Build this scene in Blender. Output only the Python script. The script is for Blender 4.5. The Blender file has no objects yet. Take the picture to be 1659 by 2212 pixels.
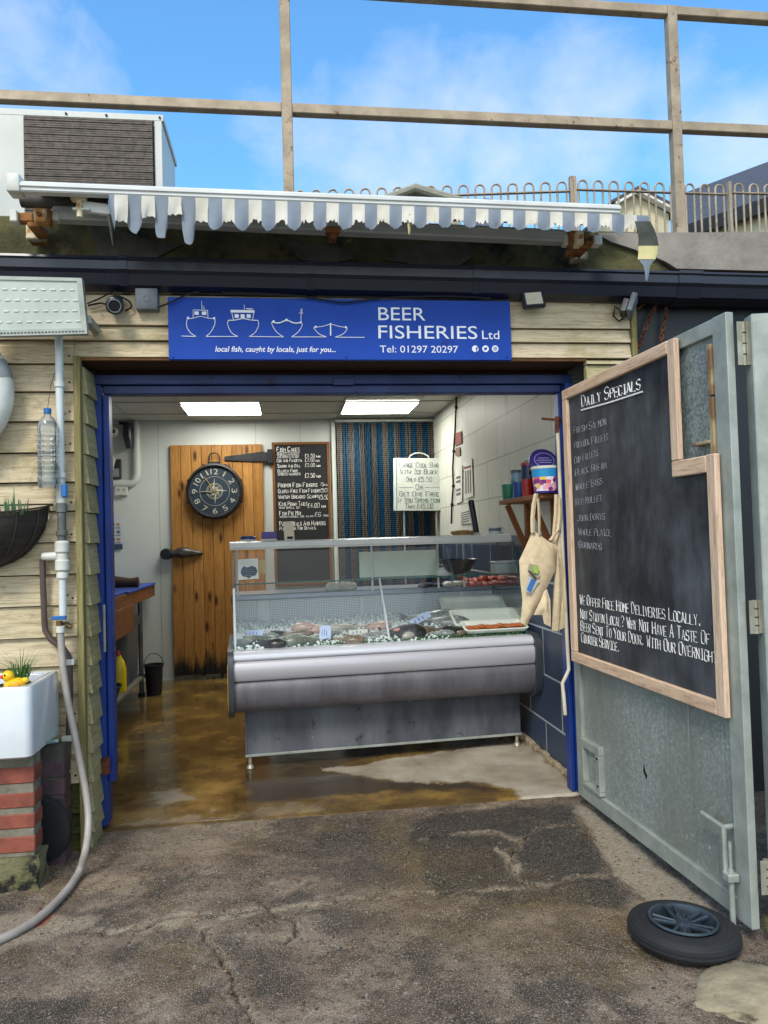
import bpy, bmesh, math, random
import numpy as np
from mathutils import Vector, Matrix
random.seed(11)
SC = bpy.context.scene
COL = SC.collection
R = math.radians
V = Vector
# ---------------------------------------------------------------- camera model
# the photo measured on a 1659 x 2212 grid; rays through it are met with real planes
F, CX, CY = 1620., 829.5, 1106.
CAM = V((0, 0, 1.5))
_y, _p, _r = R(7.5), R(1.83), R(-1.65)
FW = V((math.sin(_y)*math.cos(_p), math.cos(_y)*math.cos(_p), math.sin(_p)))
_rt = V((math.cos(_y), -math.sin(_y), 0)); _up = _rt.cross(FW)
RT = math.cos(_r)*_rt + math.sin(_r)*_up
UP = -math.sin(_r)*_rt + math.cos(_r)*_up
def ray(x, y): return FW + RT*((x-CX)/F) - UP*((y-CY)/F)
def AY(x, y, Y): d = ray(x, y); return CAM + d*(Y/d.y)
def AZ(x, y, z=0.): d = ray(x, y); return CAM + d*((z-1.5)/d.z)
def AX(x, y, X): d = ray(x, y); return CAM + d*(X/d.x)
def APL(x, y, p, n): d = ray(x, y); return CAM + d*((p-CAM).dot(n)/d.dot(n))
cam = bpy.data.cameras.new('camera'); co = bpy.data.objects.new('camera', cam); COL.objects.link(co)
cam.sensor_fit = 'VERTICAL'; cam.sensor_height = 36.; cam.sensor_width = 27.; cam.lens = 36.*F/2212
cam.clip_start = .05; cam.clip_end = 4000
M4 = Matrix((RT, UP, -FW)).transposed().to_4x4(); M4.translation = CAM
co.matrix_world = M4; SC.camera = co
# ---------------------------------------------------------------- geometry collector
class G:
    def __init__(s): s.v = []; s.f = []; s.m = []; s.s = []
    def raw(s, vs, fs, mi=0, sm=False):
        b = len(s.v); s.v += [tuple(v) for v in vs]
        for f in fs: s.f.append(tuple(b+i for i in f)); s.m.append(mi); s.s.append(sm)
        return s
    def bm(s, bm, M=None, mi=0, sm=False):
        bm.verts.ensure_lookup_table(); bm.verts.index_update()
        s.raw([(M @ v.co) if M else v.co.copy() for v in bm.verts], [[v.index for v in f.verts] for f in bm.faces], mi, sm); bm.free(); return s
    def box(s, a, b, bev=0, mi=0, M=None, seg=1):
        a, b = V(a), V(b); bm = bmesh.new(); bmesh.ops.create_cube(bm, size=1)
        d = b-a; c = (a+b)/2
        for v in bm.verts: v.co = V((v.co.x*abs(d.x), v.co.y*abs(d.y), v.co.z*abs(d.z)))+c
        if bev: bmesh.ops.bevel(bm, geom=bm.edges[:], offset=bev, segments=seg, profile=.5, affect='EDGES')
        return s.bm(bm, M, mi, seg > 1)
    def beam(s, p, q, w, h, up=(0, 0, 1), bev=0, mi=0):
        p, q = V(p), V(q); z = (q-p).normalized(); u = V(up); x = u.cross(z)
        if x.length < 1e-4: x = V((1, 0, 0))
        x.normalize(); y = z.cross(x)
        M = Matrix((x, y, z)).transposed().to_4x4(); M.translation = p
        return s.box((-w/2, -h/2, 0), (w/2, h/2, (q-p).length), bev, mi, M)
    def tube(s, pts, r, n=8, mi=0, closed=False, sm=True, flat=None):
        P = [V(p) for p in pts]; N = len(P)
        rr = r if isinstance(r, (list, tuple)) else [r]*N
        T = []
        for i in range(N):
            a = P[i-1] if (i > 0 or closed) else P[i]; b = P[(i+1) % N] if (i < N-1 or closed) else P[i]
            t = b-a
            if t.length < 1e-9: t = V((0, 0, 1))
            T.append(t.normalized())
        u = V(flat) if flat is not None else (V((0, 0, 1)) if abs(T[0].z) < .9 else V((1, 0, 0)))
        vs = []; fs = []
        for i in range(N):
            u = V(flat) if flat is not None else u
            u = (u-T[i]*u.dot(T[i]))
            if u.length < 1e-6: u = T[i].orthogonal()
            u.normalize(); w = T[i].cross(u)
            for k in range(n):
                a = 2*math.pi*(k+.5)/n; vs.append(P[i]+(u*math.cos(a)+w*math.sin(a))*rr[i])
        for i in range(N if closed else N-1):
            for k in range(n):
                fs.append((i*n+k, i*n+(k+1) % n, ((i+1) % N)*n+(k+1) % n, ((i+1) % N)*n+k))
        if not closed: fs.append(tuple(range(n))[::-1]); fs.append(tuple((N-1)*n+k for k in range(n)))
        return s.raw(vs, fs, mi, sm)
    def lathe(s, prof, M=None, n=24, mi=0, sm=True, arc=2*math.pi, mis=None):
        M = M or Matrix(); vs = []; k = len(prof); full = arc > 6.28
        for i in range(n if full else n+1):
            a = arc*i/n
            for r, h in prof: vs.append(M @ V((r*math.cos(a), r*math.sin(a), h)))
        for j in range(k-1):
            fs = []
            for i in range(n):
                i2 = (i+1) % n if full else i+1
                fs.append((i*k+j, i2*k+j, i2*k+j+1, i*k+j+1))
            if j == 0: b = len(s.v); s.v += [tuple(v) for v in vs]
            for f in fs: s.f.append(tuple(b+q for q in f)); s.m.append(mis[j] if mis else mi); s.s.append(sm)
        return s
    def prism(s, poly, o, u, v, w, mi=0):      # polygon in (u,v) at o, thickness vector w
        o, u, v, w = V(o), V(u), V(v), V(w); n = len(poly)
        A = [o+u*a+v*b for a, b in poly]
        return s.raw(A+[p+w for p in A], [tuple(range(n))[::-1], tuple(range(n, 2*n))]+[(i, (i+1) % n, n+(i+1) % n, n+i) for i in range(n)], mi)
    def poly(s, pts, w, mi=0):                 # 3-D polygon with thickness w
        A = [V(p) for p in pts]; n = len(A); w = V(w)
        return s.raw(A+[p+w for p in A], [tuple(range(n))[::-1], tuple(range(n, 2*n))]+[(i, (i+1) % n, n+(i+1) % n, n+i) for i in range(n)], mi)
    def sheet(s, rows, mi=0, sm=True, th=None, mif=None):
        k = len(rows[0]); h = len(rows); b = [V(p) for r in rows for p in r]
        fs = [(i*k+j, i*k+j+1, (i+1)*k+j+1, (i+1)*k+j) for i in range(h-1) for j in range(k-1)]
        def put(vs, fl):
            o = len(s.v); s.v += [tuple(v) for v in vs]
            for f in fl:
                q = f if True else f
                s.f.append(tuple(o+i for i in q)); s.s.append(sm); s.m.append(mif(f[0] % k, f[0]//k) if mif else mi)
        put(b, fs)
        if th:
            put([p+V(th) for p in b], [f[::-1] for f in fs])
        return s
    def ball(s, c, r, nu=16, nv=10, mi=0, M=None, f=None):
        bm = bmesh.new(); bmesh.ops.create_uvsphere(bm, u_segments=nu, v_segments=nv, radius=1)
        r = r if isinstance(r, (tuple, list)) else (r, r, r)
        for v in bm.verts:
            if f: v.co *= f(v.co)
            v.co = V((v.co.x*r[0], v.co.y*r[1], v.co.z*r[2]))
        T = Matrix.Translation(V(c)) @ (M.to_4x4() if M else Matrix())
        return s.bm(bm, T, mi, True)
    def cyl(s, p, q, r, r2=None, n=20, mi=0, bev=0):
        p, q = V(p), V(q); L = (q-p).length; r2 = r if r2 is None else r2
        M = (q-p).to_track_quat('Z', 'Y').to_matrix().to_4x4(); M.translation = p
        b = min(bev, L/3)
        pr = [(0, 0), (r-b, 0), (r, b), (r2, L-b), (r2-b, L), (0, L)] if bev else [(0, 0), (r, 0), (r2, L), (0, L)]
        return s.lathe(pr, M, n, mi)
BASE = {}
def build(name, g, mats, parent=None, sharp=35, kind=None, label=None):
    me = bpy.data.meshes.new(name)
    rt = parent
    while rt is not None and rt.parent: rt = rt.parent
    off = BASE.get(rt.name, V()) if rt else V()
    me.from_pydata([(v[0]-off.x, v[1]-off.y, v[2]-off.z) for v in g.v], [], g.f)
    mats = mats if isinstance(mats, (list, tuple)) else [mats]
    for m in mats: me.materials.append(m)
    me.polygons.foreach_set('material_index', g.m)
    me.polygons.foreach_set('use_smooth', g.s)
    me.update()
    bm = bmesh.new(); bm.from_mesh(me); bmesh.ops.recalc_face_normals(bm, faces=bm.faces[:]); bm.to_mesh(me); bm.free()
    if any(g.s): me.set_sharp_from_angle(angle=R(sharp))
    o = bpy.data.objects.new(name, me); COL.objects.link(o)
    if parent: o.parent = parent
    if kind: o['kind'] = kind
    if label: o['label'] = label
    return o
def tag(o, label, cat, group=None):
    o['label'] = label; o['category'] = cat
    if group: o['group'] = group
    return o
def thing(name, label, cat, loc, group=None):
    o = bpy.data.objects.new(name, None); COL.objects.link(o); o.location = V(loc); o.empty_display_size = .05
    BASE[o.name] = V(loc); return tag(o, label, cat, group)
def one(name, g, mats, label, cat, group=None, sharp=35):
    A = np.array(g.v); lo, hi = A.min(0), A.max(0); c = V(((lo[0]+hi[0])/2, (lo[1]+hi[1])/2, lo[2]))
    g.v = [(v[0]-c.x, v[1]-c.y, v[2]-c.z) for v in g.v]
    o = build(name, g, mats, None, sharp); o.location = c; BASE[o.name] = c
    return tag(o, label, cat, group)
def dup(root, loc, label=None, rz=0):
    def cp(o, par):
        c = o.copy(); COL.objects.link(c); c.parent = par
        for ch in list(o.children): cp(ch, c)
        return c
    c = cp(root, None); c.location = V(loc); c.rotation_euler.z = rz
    if label: c['label'] = label
    return c
# ---------------------------------------------------------------- materials
class NT:
    def __init__(s, t): s.t = t
    def n(s, ty, ins=None, **pr):
        x = s.t.nodes.new(ty)
        for k, v in pr.items(): setattr(x, k, v)
        for k, v in (ins or {}).items():
            if isinstance(v, bpy.types.NodeSocket): s.t.links.new(v, x.inputs[k])
            else:
                if isinstance(v, (tuple, list)) and len(v) == 3 and x.inputs[k].type == 'RGBA': v = (*v, 1)
                x.inputs[k].default_value = v
        return x
    def co(s, scale=(1, 1, 1), rnd=0, src='Object'):
        c = s.n('ShaderNodeTexCoord').outputs[src]
        mp = s.n('ShaderNodeMapping', {0: c, 3: scale})
        if not rnd: return mp.outputs[0]
        g = s.n('ShaderNodeNewGeometry').outputs['Random Per Island']
        k = s.n('ShaderNodeVectorMath', {0: g, 1: (37., 91., 53.)}, operation='MULTIPLY').outputs[0]
        return s.n('ShaderNodeVectorMath', {0: mp.outputs[0], 1: k}, operation='ADD').outputs[0]
    def noise(s, vec, scale, det=6, rough=.6, dist=0):
        return s.n('ShaderNodeTexNoise', {'Vector': vec, 'Scale': scale, 'Detail': det, 'Roughness': rough, 'Distortion': dist}).outputs[0]
    def ramp(s, f, pts):
        x = s.n('ShaderNodeValToRGB', {0: f}); e = x.color_ramp.elements
        while len(e) < len(pts): e.new(.5)
        for q, (p, c) in zip(e, pts):
            q.position = p; c = (c, c, c) if not isinstance(c, (tuple, list)) else c; q.color = (*c[:3], 1)
        return x.outputs[0]
    def mix(s, f, a, b, bt='MIX'):
        return s.n('ShaderNodeMix', {0: f, 6: a, 7: b}, data_type='RGBA', blend_type=bt).outputs[2]
    def m(s, op, a, b=0., c=0.):
        return s.n('ShaderNodeMath', {0: a, 1: b, 2: c}, operation=op).outputs[0]
    def bump(s, h, st, d=.01):
        return s.n('ShaderNodeBump', {'Strength': st, 'Distance': d, 'Height': h}).outputs[0]
    def out(s, col, rough, metal=0., bump=None, spec=.5, **k):
        i = {'Base Color': col, 'Roughness': rough, 'Metallic': metal, 'Specular IOR Level': spec}
        if bump: i['Normal'] = bump
        i.update(k)
        b = s.n('ShaderNodeBsdfPrincipled', i)
        s.t.links.new(b.outputs[0], s.n('ShaderNodeOutputMaterial').inputs[0]); return b
def newmat(name):
    m = bpy.data.materials.new(name); m.use_nodes = True; m.node_tree.nodes.clear(); return m, NT(m.node_tree)
def hx(s):                                     # sRGB hex -> linear
    c = [int(s[i:i+2], 16)/255 for i in (0, 2, 4)]
    return tuple(x/12.92 if x <= .04045 else ((x+.055)/1.055)**2.4 for x in c)
def M(name, c1, c2=None, rough=.55, metal=0., scale=6., st=(1, 1, 1), lo=.35, hi=.65, bump=.0, bs=None, spot=None, rnd=0, spec=.5, rv=.1, bd=.004):
    m, t = newmat(name)
    c1 = hx(c1) if isinstance(c1, str) else c1
    c2 = (hx(c2) if isinstance(c2, str) else c2) or tuple(x*.8 for x in c1)
    vec = t.co(st, rnd); f = t.noise(vec, scale, 7, .62)
    col = t.ramp(f, [(lo, c1), (hi, c2)])
    if spot:                                    # (colour, scale, threshold): stains with a shape of their own
        for sc, ss, th in (spot if isinstance(spot, list) else [spot]):
            sc = hx(sc) if isinstance(sc, str) else sc
            k = t.ramp(t.noise(t.co((1, 1, 1), rnd), ss, 8, .68), [(th, 0.), (min(1, th+.07), 1.)])
            col = t.mix(k, col, sc)
    fine = t.noise(t.co((1, 1, 1)), (bs or scale*6), 5, .6)
    ro = t.m('MULTIPLY_ADD', f, rv*2, rough-rv)
    t.out(col, ro, metal, t.bump(fine, bump, bd) if bump else None, spec)
    return m
def wood(name, cols, axis='X', scale=3., moss=None, rough=.75, bump=.35, rnd=1, knots=None, grain=18., zrot=None):
    m, t = newmat(name)
    g = {'X': (1, grain, grain), 'Z': (grain, grain, 1), 'Y': (grain, 1, grain)}[axis]
    vec = t.co(g, rnd); f = t.noise(vec, scale, 9, .7, .6)
    f2 = t.noise(vec, scale*4, 6, .7)
    cc = [hx(c) for c in cols]
    col = t.ramp(f, [(.3, cc[0]), (.5, cc[1]), (.72, cc[2])])
    r = t.n('ShaderNodeNewGeometry').outputs['Random Per Island']
    col = t.mix(t.m('MULTIPLY', r, .45), col, cc[3] if len(cc) > 3 else cc[1])
    col = t.mix(t.ramp(f2, [(.50, 0.), (.68, .62)]), col, tuple(x*.45 for x in cc[2]))
    if knots:
        kv = t.co({'X': (3.5, 9, 9), 'Z': (9, 9, 3.0), 'Y': (9, 3.5, 9)}[axis], rnd)
        d = t.n('ShaderNodeTexVoronoi', {'Vector': kv, 'Scale': knots[1]}).outputs['Distance']
        col = t.mix(t.ramp(d, [(.10, .95), (.24, 0.)]), col, hx(knots[0]))
    if moss:
        for mc, ss, th in moss:
            k = t.ramp(t.noise(t.co((1, 1, 1.5), .0), ss, 9, .72), [(th, 0.), (th+.14, .85)])
            col = t.mix(k, col, hx(mc))
    if zrot:                                    # rotten dark foot of a plank door: (colour, z0, height)
        z = t.n('ShaderNodeSeparateXYZ', {0: t.n('ShaderNodeTexCoord').outputs['Object']}).outputs[2]
        k = t.m('MULTIPLY_ADD', t.noise(t.co((9, 9, 1.2), 1), 1.6, 6, .7), zrot[2], -zrot[2]*.5)
        k = t.m('SUBTRACT', t.m('ADD', z, k), zrot[1])
        col = t.mix(t.ramp(t.m('MULTIPLY_ADD', k, 1/zrot[3], .5), [(.2, 1.), (.85, 0.)]), col, hx(zrot[0]))
    t.out(col, rough, 0., t.bump(t.m('ADD', f, f2), bump, .004), .3)
    return m
def cloth(name, c1, c2, spot=None, tr=.45):
    m, t = newmat(name); col = t.ramp(t.noise(t.co(), 8., 7, .62), [(.35, hx(c1)), (.65, hx(c2))])
    if spot: col = t.mix(t.ramp(t.noise(t.co(), spot[1], 8, .7), [(spot[2], 0.), (spot[2]+.1, .8)]), col, hx(spot[0]))
    d = t.n('ShaderNodeBsdfDiffuse', {0: col, 'Normal': t.bump(t.noise(t.co(), 30., 4), .4, .004)}); r = t.n('ShaderNodeBsdfTranslucent', {0: col})
    x = t.n('ShaderNodeMixShader', {0: tr, 1: d.outputs[0], 2: r.outputs[0]})
    t.t.links.new(x.outputs[0], t.n('ShaderNodeOutputMaterial').inputs[0]); return m
def glass(name, tint=(.93, .97, .96), rough=.0, refl=1.0):
    m, t = newmat(name)
    fr = t.n('ShaderNodeFresnel', {0: 1.48}).outputs[0]
    a = t.n('ShaderNodeBsdfTransparent', {0: tint}); b = t.n('ShaderNodeBsdfGlossy', {0: (1, 1, 1), 'Roughness': rough})
    x = t.n('ShaderNodeMixShader', {0: t.m('MULTIPLY', fr, refl), 1: a.outputs[0], 2: b.outputs[0]})
    t.t.links.new(x.outputs[0], t.n('ShaderNodeOutputMaterial').inputs[0]); return m
def hazyplastic(name, tint, k=.16):
    m, t = newmat(name); fr = t.n('ShaderNodeFresnel', {0: 1.5}).outputs[0]
    a = t.n('ShaderNodeBsdfTransparent', {0: tint}); d = t.n('ShaderNodeBsdfDiffuse', {0: (.75, .78, .77, 1)}); b = t.n('ShaderNodeBsdfGlossy', {0: (1, 1, 1, 1), 'Roughness': .06})
    x = t.n('ShaderNodeMixShader', {0: k, 1: a.outputs[0], 2: d.outputs[0]}); y = t.n('ShaderNodeMixShader', {0: fr, 1: x.outputs[0], 2: b.outputs[0]})
    t.t.links.new(y.outputs[0], t.n('ShaderNodeOutputMaterial').inputs[0]); return m
def emit(name, c, s):
    m, t = newmat(name); e = t.n('ShaderNodeEmission', {0: c, 1: s})
    t.t.links.new(e.outputs[0], t.n('ShaderNodeOutputMaterial').inputs[0]); return m
# ---------------------------------------------------------------- handwriting: a single-stroke alphabet
GLY = {'A': '00 26 40|12 32', 'B': '00 06 36 45 44 33 03|33 42 41 30 00', 'C': '45 36 16 05 01 10 30 41', 'D': '00 06 26 44 42 20 00',
 'E': '46 06 00 40|03 33', 'F': '46 06 00|03 33', 'G': '45 36 16 05 01 10 30 41 43 23', 'H': '00 06|40 46|03 43', 'I': '16 36|26 20|10 30',
 'J': '46 41 30 10 01', 'K': '00 06|46 03 40', 'L': '06 00 40', 'M': '00 06 23 46 40', 'N': '00 06 40 46', 'O': '16 05 01 10 30 41 45 36 16',
 'P': '00 06 36 45 44 33 03', 'Q': '16 05 01 10 30 41 45 36 16|22 40', 'R': '00 06 36 45 44 33 03|23 40', 'S': '45 36 16 05 04 13 33 42 41 30 10 01',
 'T': '06 46|26 20', 'U': '06 01 10 30 41 46', 'V': '06 20 46', 'W': '06 10 24 30 46', 'X': '06 40|00 46', 'Y': '06 23 46|23 20', 'Z': '06 46 00 40',
 '0': '16 05 01 10 30 41 45 36 16', '1': '15 26 20', '2': '05 16 36 45 44 00 40', '3': '05 16 36 45 44 33 13|33 42 41 30 10 01', '4': '30 36 02 42',
 '5': '46 06 04 34 43 41 30 10 01', '6': '45 36 16 05 01 10 30 41 42 33 03', '7': '06 46 10', '8': '13 04 05 16 36 45 44 33 13 02 01 10 30 41 42 33',
 '9': '43 13 04 05 16 36 45 41 30 10', '.': '10 11', ',': '11 00', '?': '05 16 36 45 44 23 22|20 21', '£': '45 36 26 15 12 00 40|03 33', '-': '03 43', ':': '11 12|14 15'}
def write(g, text, o, u, v, w, h, wid=None, tw=.004, sc=.74, jit=.25, mi=0):
    """chalk or marker strokes for text along u from o (baseline), capital height h, fitted to width wid"""
    o, u, v, w = V(o), V(u).normalized(), V(v).normalized(), V(w)
    adv = 0; its = []
    for ch in text:
        if ch == ' ': adv += 3.2; continue
        k = sc if ch.islower() else 1.; c = ch.upper()
        if c not in GLY: continue
        nar = .45 if c in '.,' else (.8 if c == 'I' else 1.)
        its.append((c, adv, k)); adv += (4*nar+1.5)*k
    sx = (wid/max(adv-1.4, 1)) if wid else h/6*.9; sy = h/6
    for c, a, k in its:
        tilt = random.uniform(-.05, .08); dy = random.uniform(-.25, .25)
        for st in GLY[c].split('|'):
            pts = []
            for q in st.split():
                x = float(q[0])*k+random.uniform(-jit, jit)*.7; y = float(q[1])*k+random.uniform(-jit, jit)*.7+dy*.5
                pts.append(o+u*((a+x+tilt*y)*sx)+v*(y*sy)+w)
            wt = random.uniform(.75, 1.15); g.tube(pts, [tw/2*wt*random.uniform(.6, 1.2) for _ in pts], 4, mi, flat=w.normalized(), sm=False)
def ftext(body, name, mat, o, u, v, w, h, wid, parent, shear=0., bold=0., th=.0012):
    cu = bpy.data.curves.new(name, 'FONT'); cu.body = body; cu.size = 1; cu.shear = shear; cu.offset = bold; cu.extrude = .5; cu.resolution_u = 4
    ob = bpy.data.objects.new(name, cu); COL.objects.link(ob); bpy.context.view_layer.update()
    dg = bpy.context.evaluated_depsgraph_get(); me = bpy.data.meshes.new_from_object(ob.evaluated_get(dg))
    bpy.data.objects.remove(ob); bpy.data.curves.remove(cu)
    A = np.array([v_.co for v_ in me.vertices]); lo, hi = A.min(0), A.max(0)
    ref = .729                                   # capital height of the built-in face per unit size
    o, u, v, w = V(o), V(u).normalized(), V(v).normalized(), V(w).normalized()
    g = G(); sx = wid/(hi[0]-lo[0]); sy = h/ref
    g.raw([o+u*((p[0]-lo[0])*sx)+v*(p[1]*sy)+w*((p[2]+.5)*th) for p in A], [tuple(p.vertices) for p in me.polygons])
    bpy.data.meshes.remove(me)
    return build(name, g, mat, parent)
# ---------------------------------------------------------------- numpy noise for the ground and floor
def vn(x, y, seed):
    xi = np.floor(x).astype(np.int64); yi = np.floor(y).astype(np.int64); fx = x-xi; fy = y-yi
    def h(a, b):
        n = (a*374761393+b*668265263+seed*974711) & 0x7fffffff
        n = ((n ^ (n >> 13))*1274126177) & 0x7fffffff
        return ((n ^ (n >> 16)) & 0xffff)/65535.
    fx = fx*fx*(3-2*fx); fy = fy*fy*(3-2*fy)
    return (h(xi, yi)*(1-fx)+h(xi+1, yi)*fx)*(1-fy)+(h(xi, yi+1)*(1-fx)+h(xi+1, yi+1)*fx)*fy
def fbm(x, y, sc, seed, o=5):
    a = 0; k = .5; s = sc
    for i in range(o): a = a+k*vn(x*s+i*17.3, y*s-i*9.1, seed+i); k *= .55; s *= 2.07
    return a/.92-.02
def segd(x, y, P):
    d = np.full(x.shape, 9.)
    for (ax, ay), (bx, by) in zip(P[:-1], P[1:]):
        ux, uy = bx-ax, by-ay; L = ux*ux+uy*uy+1e-9
        t = np.clip(((x-ax)*ux+(y-ay)*uy)/L, 0, 1); d = np.minimum(d, np.hypot(x-ax-t*ux, y-ay-t*uy))
    return d
def sdp(x, y, P):                               # signed distance to a polygon, positive inside
    ins = np.zeros(x.shape, bool); n = len(P)
    for i in range(n):
        (ax, ay), (bx, by) = P[i], P[(i+1) % n]
        c = ((ay > y) != (by > y)) & (x < (bx-ax)*(y-ay)/((by-ay) if by != ay else 1e-9)+ax); ins ^= c
    d = segd(x, y, P+[P[0]]); return np.where(ins, d, -d)
def sst(a, b, x): t = np.clip((x-a)/(b-a), 0, 1); return t*t*(3-2*t)
def gz(pts, z=0.): return [(lambda q: (q.x, q.y))(AZ(a, b, z)) for a, b in pts]
def gridmesh(name, xs, ys, zf, cols, mat, kind):
    nx, ny = len(xs), len(ys); X, Y = np.meshgrid(xs, ys); X = X.ravel(); Y = Y.ravel(); Z = zf(X, Y)
    i = np.arange(nx*ny).reshape(ny, nx)
    q = np.stack([i[:-1, :-1], i[:-1, 1:], i[1:, 1:], i[1:, :-1]], -1).reshape(-1, 4)
    me = bpy.data.meshes.new(name); me.from_pydata(np.stack([X, Y, Z], 1).tolist(), [], q.tolist())
    me.polygons.foreach_set('use_smooth', [True]*len(q)); me.materials.append(mat)
    at = me.color_attributes.new('stain', 'FLOAT_COLOR', 'POINT'); c = cols(X, Y)
    at.data.foreach_set('color', np.stack(c, 1).astype(np.float32).ravel()); me.update()
    o = bpy.data.objects.new(name, me); COL.objects.link(o); o['kind'] = kind; return o
# ================================================================ materials in use
clad = wood('weathered_cladding', ['d5c7a6', 'bfb08c', '8f8260', 'd8c3ac'], 'X', 2.4, moss=[('8a8048', .8, .52), ('55521f', 1.7, .56), ('17150c', 4.2, .585)], rough=.85)
clad_low = wood('mossy_cladding', ['6d6a3c', '4f5024', '2c2f14', '565a2c'], 'X', 2.4, moss=[('20260c', 2.2, .47), ('0b0e06', 1.2, .5)], rough=.9)
reveal_w = wood('reveal_cladding', ['b3ab86', '9a9268', '726d47', 'b8b08e'], 'Y', 3., moss=[('6a6c32', 3., .57), ('24260f', 5., .64)], rough=.9)
trim_w = wood('corner_batten', ['a0966a', '857b50', '5c5632'], 'Z', 3., moss=[('3d3f17', 4., .58)], rough=.85)
soff_w = wood('soffit_board', ['5b3f2a', '402b1c', '281a10'], 'X', 3., rough=.8)
rustw = wood('lintel_edge', ['a9825c', '86603c', '5e3f26'], 'X', 3., rough=.8)
blue = M('blue_gloss_paint', '173a8a', '132f72', .4, scale=5, spot=[('0b1a44', 14., .68), ('8f98a8', 42., .76)], bump=.3)
blue_d = M('blue_head_paint', '1c3674', '142a5c', .45, scale=5, spot=[('0a1430', 9., .6), ('4a5a80', 30., .72)], bump=.3)
blackpl = M('black_plastic', '1b2030', '141824', .3, scale=4, bump=.05)
black = M('black_matt', '0c0c0f', '15151a', .7, scale=8)
blackwall = M('black_painted_wall', '16181d', '0e0f13', .5, scale=2.2, spot=[('6b6a60', 7., .70), ('26282d', 2., .58)], bump=.5, bs=14)
fasc = M('mossy_concrete', '5c5836', '33321e', .95, scale=2.6, lo=.4, hi=.6, spot=[('17160f', 1.3, .52), ('837a40', 6., .64)], bump=.9, bs=45, bd=.01)
render_g = M('pale_render', '918a80', '77716a', .9, scale=5, spot=[('4d4a46', 14., .70)], bump=.7, bs=40, bd=.006)
render_d = M('grey_torn_render', '5f5d52', '45443c', .92, scale=6, spot=[('2a2b1c', 4., .6)], bump=.6, bs=40)
roofm = M('flat_roof_felt', '4c4b49', '3a3938', .95, scale=4, bump=.4)
galv_post = M('weathered_galvanised_rail', 'ab9a82', '8f806a', .6, .15, scale=9, st=(1, 1, 1), spot=[('6b4a33', 16., .60), ('a2a19b', 7., .64)], bump=.2)
rail_red = M('red_orange_pipe', 'a8452c', '8a3a26', .5, scale=8)
rust = M('rusty_iron', '6e3a1e', '3d2015', .9, scale=18, spot=[('a0642c', 22., .62)], bump=.9, bs=70)
rustbr = M('rusty_bracket', 'd8ccac', 'a5702f', .75, scale=7, lo=.47, hi=.58, spot=[('3b1e11', 9., .57)], bump=.5)
white_al = M('white_powder_coat', 'd9dad6', 'c6c8c4', .35, scale=3, spot=[('9a9382', 7., .70)])
grey_al = M('dull_white_aluminium', 'b5b9b4', '9da29e', .42, scale=3, st=(1, 6, 6), spot=[('5b5c54', 4., .63)])
vw = cloth('valance_white_cloth', 'efece3', 'e2ddcd', ('b39f70', 5., .60))
vb = cloth('valance_bluegrey_cloth', 'aab3be', '9ba5b1', ('84868a', 5., .60))
tarp = M('awning_cloth_top', 'd2cfc2', '7c8898', .8, scale=3, lo=.5, hi=.52, st=(9, .2, .2))
tornd = M('mildewed_cloth', '4b5049', '36392f', .85, scale=9)
torny = M('yellowed_cloth', 'd0c48e', 'b9b07c', .85, scale=9)
acw = M('pale_sheet_metal', 'cfd0c8', 'c2c4bc', .45, scale=2, spot=[('8f8f84', 9., .74)])
grey_box = M('grey_plastic', '6a7076', '555b61', .5, scale=12, bump=.2)
whitepl = M('white_plastic', 'd5d5ce', 'bfbfb4', .4, scale=6, spot=[('8a846a', 8., .68)])
pipew = M('white_pipe', 'd2d6d4', 'bcc2bf', .4, scale=5, spot=[('75705a', 14., .69)])
ironp = M('grey_iron_pipe', '6f746f', '4f544f', .6, .3, scale=12, bump=.4)
brownp = M('brown_plastic_pipe', '5b4a45', '463732', .5, scale=7)
hosem = M('grey_hose_rubber', 'a79f97', '8f8880', .5, scale=7)
brass = M('old_brass', '7b6740', '564a33', .5, .6, scale=12, bump=.3)
bluelever = M('blue_lever_paint', '1f6fb8', '1a5a96', .4)
ceram = M('white_glazed_ceramic', 'd3d6d8', 'c6cacd', .15, scale=3, spot=[('b0a78f', 2.6, .64), ('3c3a33', 11., .70)], spec=.6)
brickm = M('red_brick', '8e4c3b', '66372c', .85, scale=9, spot=[('6b332b', 12., .62), ('c0857a', 16., .72)], rnd=1, bump=.6)
brickp = M('purple_brick', '5f4547', '43373b', .85, scale=9, spot=[('3a3a34', 8., .58)], rnd=1, bump=.6)
mortar = M('lime_mortar', '857f6f', '5f5b4d', .95, scale=11, spot=[('5e6142', 9., .60)], bump=.8)
mossc = M('moss_blotched_concrete', '7c7658', '5c5a3a', .95, scale=6, spot=[('14150f', 5., .53), ('75703a', 4., .66)], bump=1., bs=30, bd=.012)
soil = M('potting_soil', '2c221a', '171210', .95, scale=25, bump=1.)
grassm = M('grass_blade', '4f7a2c', '355a1f', .6, scale=20, rnd=1)
grassb = M('bluish_shoot', '55804f', '2f5a3a', .6, scale=20, rnd=1)
duck = M('yellow_rubber', 'f0c40f', 'e0a80c', .35, scale=9, spot=[('d98712', 8., .64)])
duckr = M('red_beak_paint', 'cf2a12', 'b52410', .4)
linerm = M('black_basket_liner', '3f382f', '211d19', .85, scale=5, st=(1, 1, 3), bump=.8, spot=[('4c473e', 12., .66)])
wire = M('dark_wire', '3a2f2a', '241d1a', .7)
galv, _t = newmat('galvanised_sheet')
_v = _t.n('ShaderNodeTexVoronoi', {'Vector': _t.co(), 'Scale': 95.}).outputs['Color']
_g = _t.n('ShaderNodeSeparateColor', {0: _v}).outputs[0]
_c = _t.ramp(_g, [(0., hx('8c9692')), (.6, hx('9aa39e')), (1., hx('aeb5ae'))])
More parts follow.
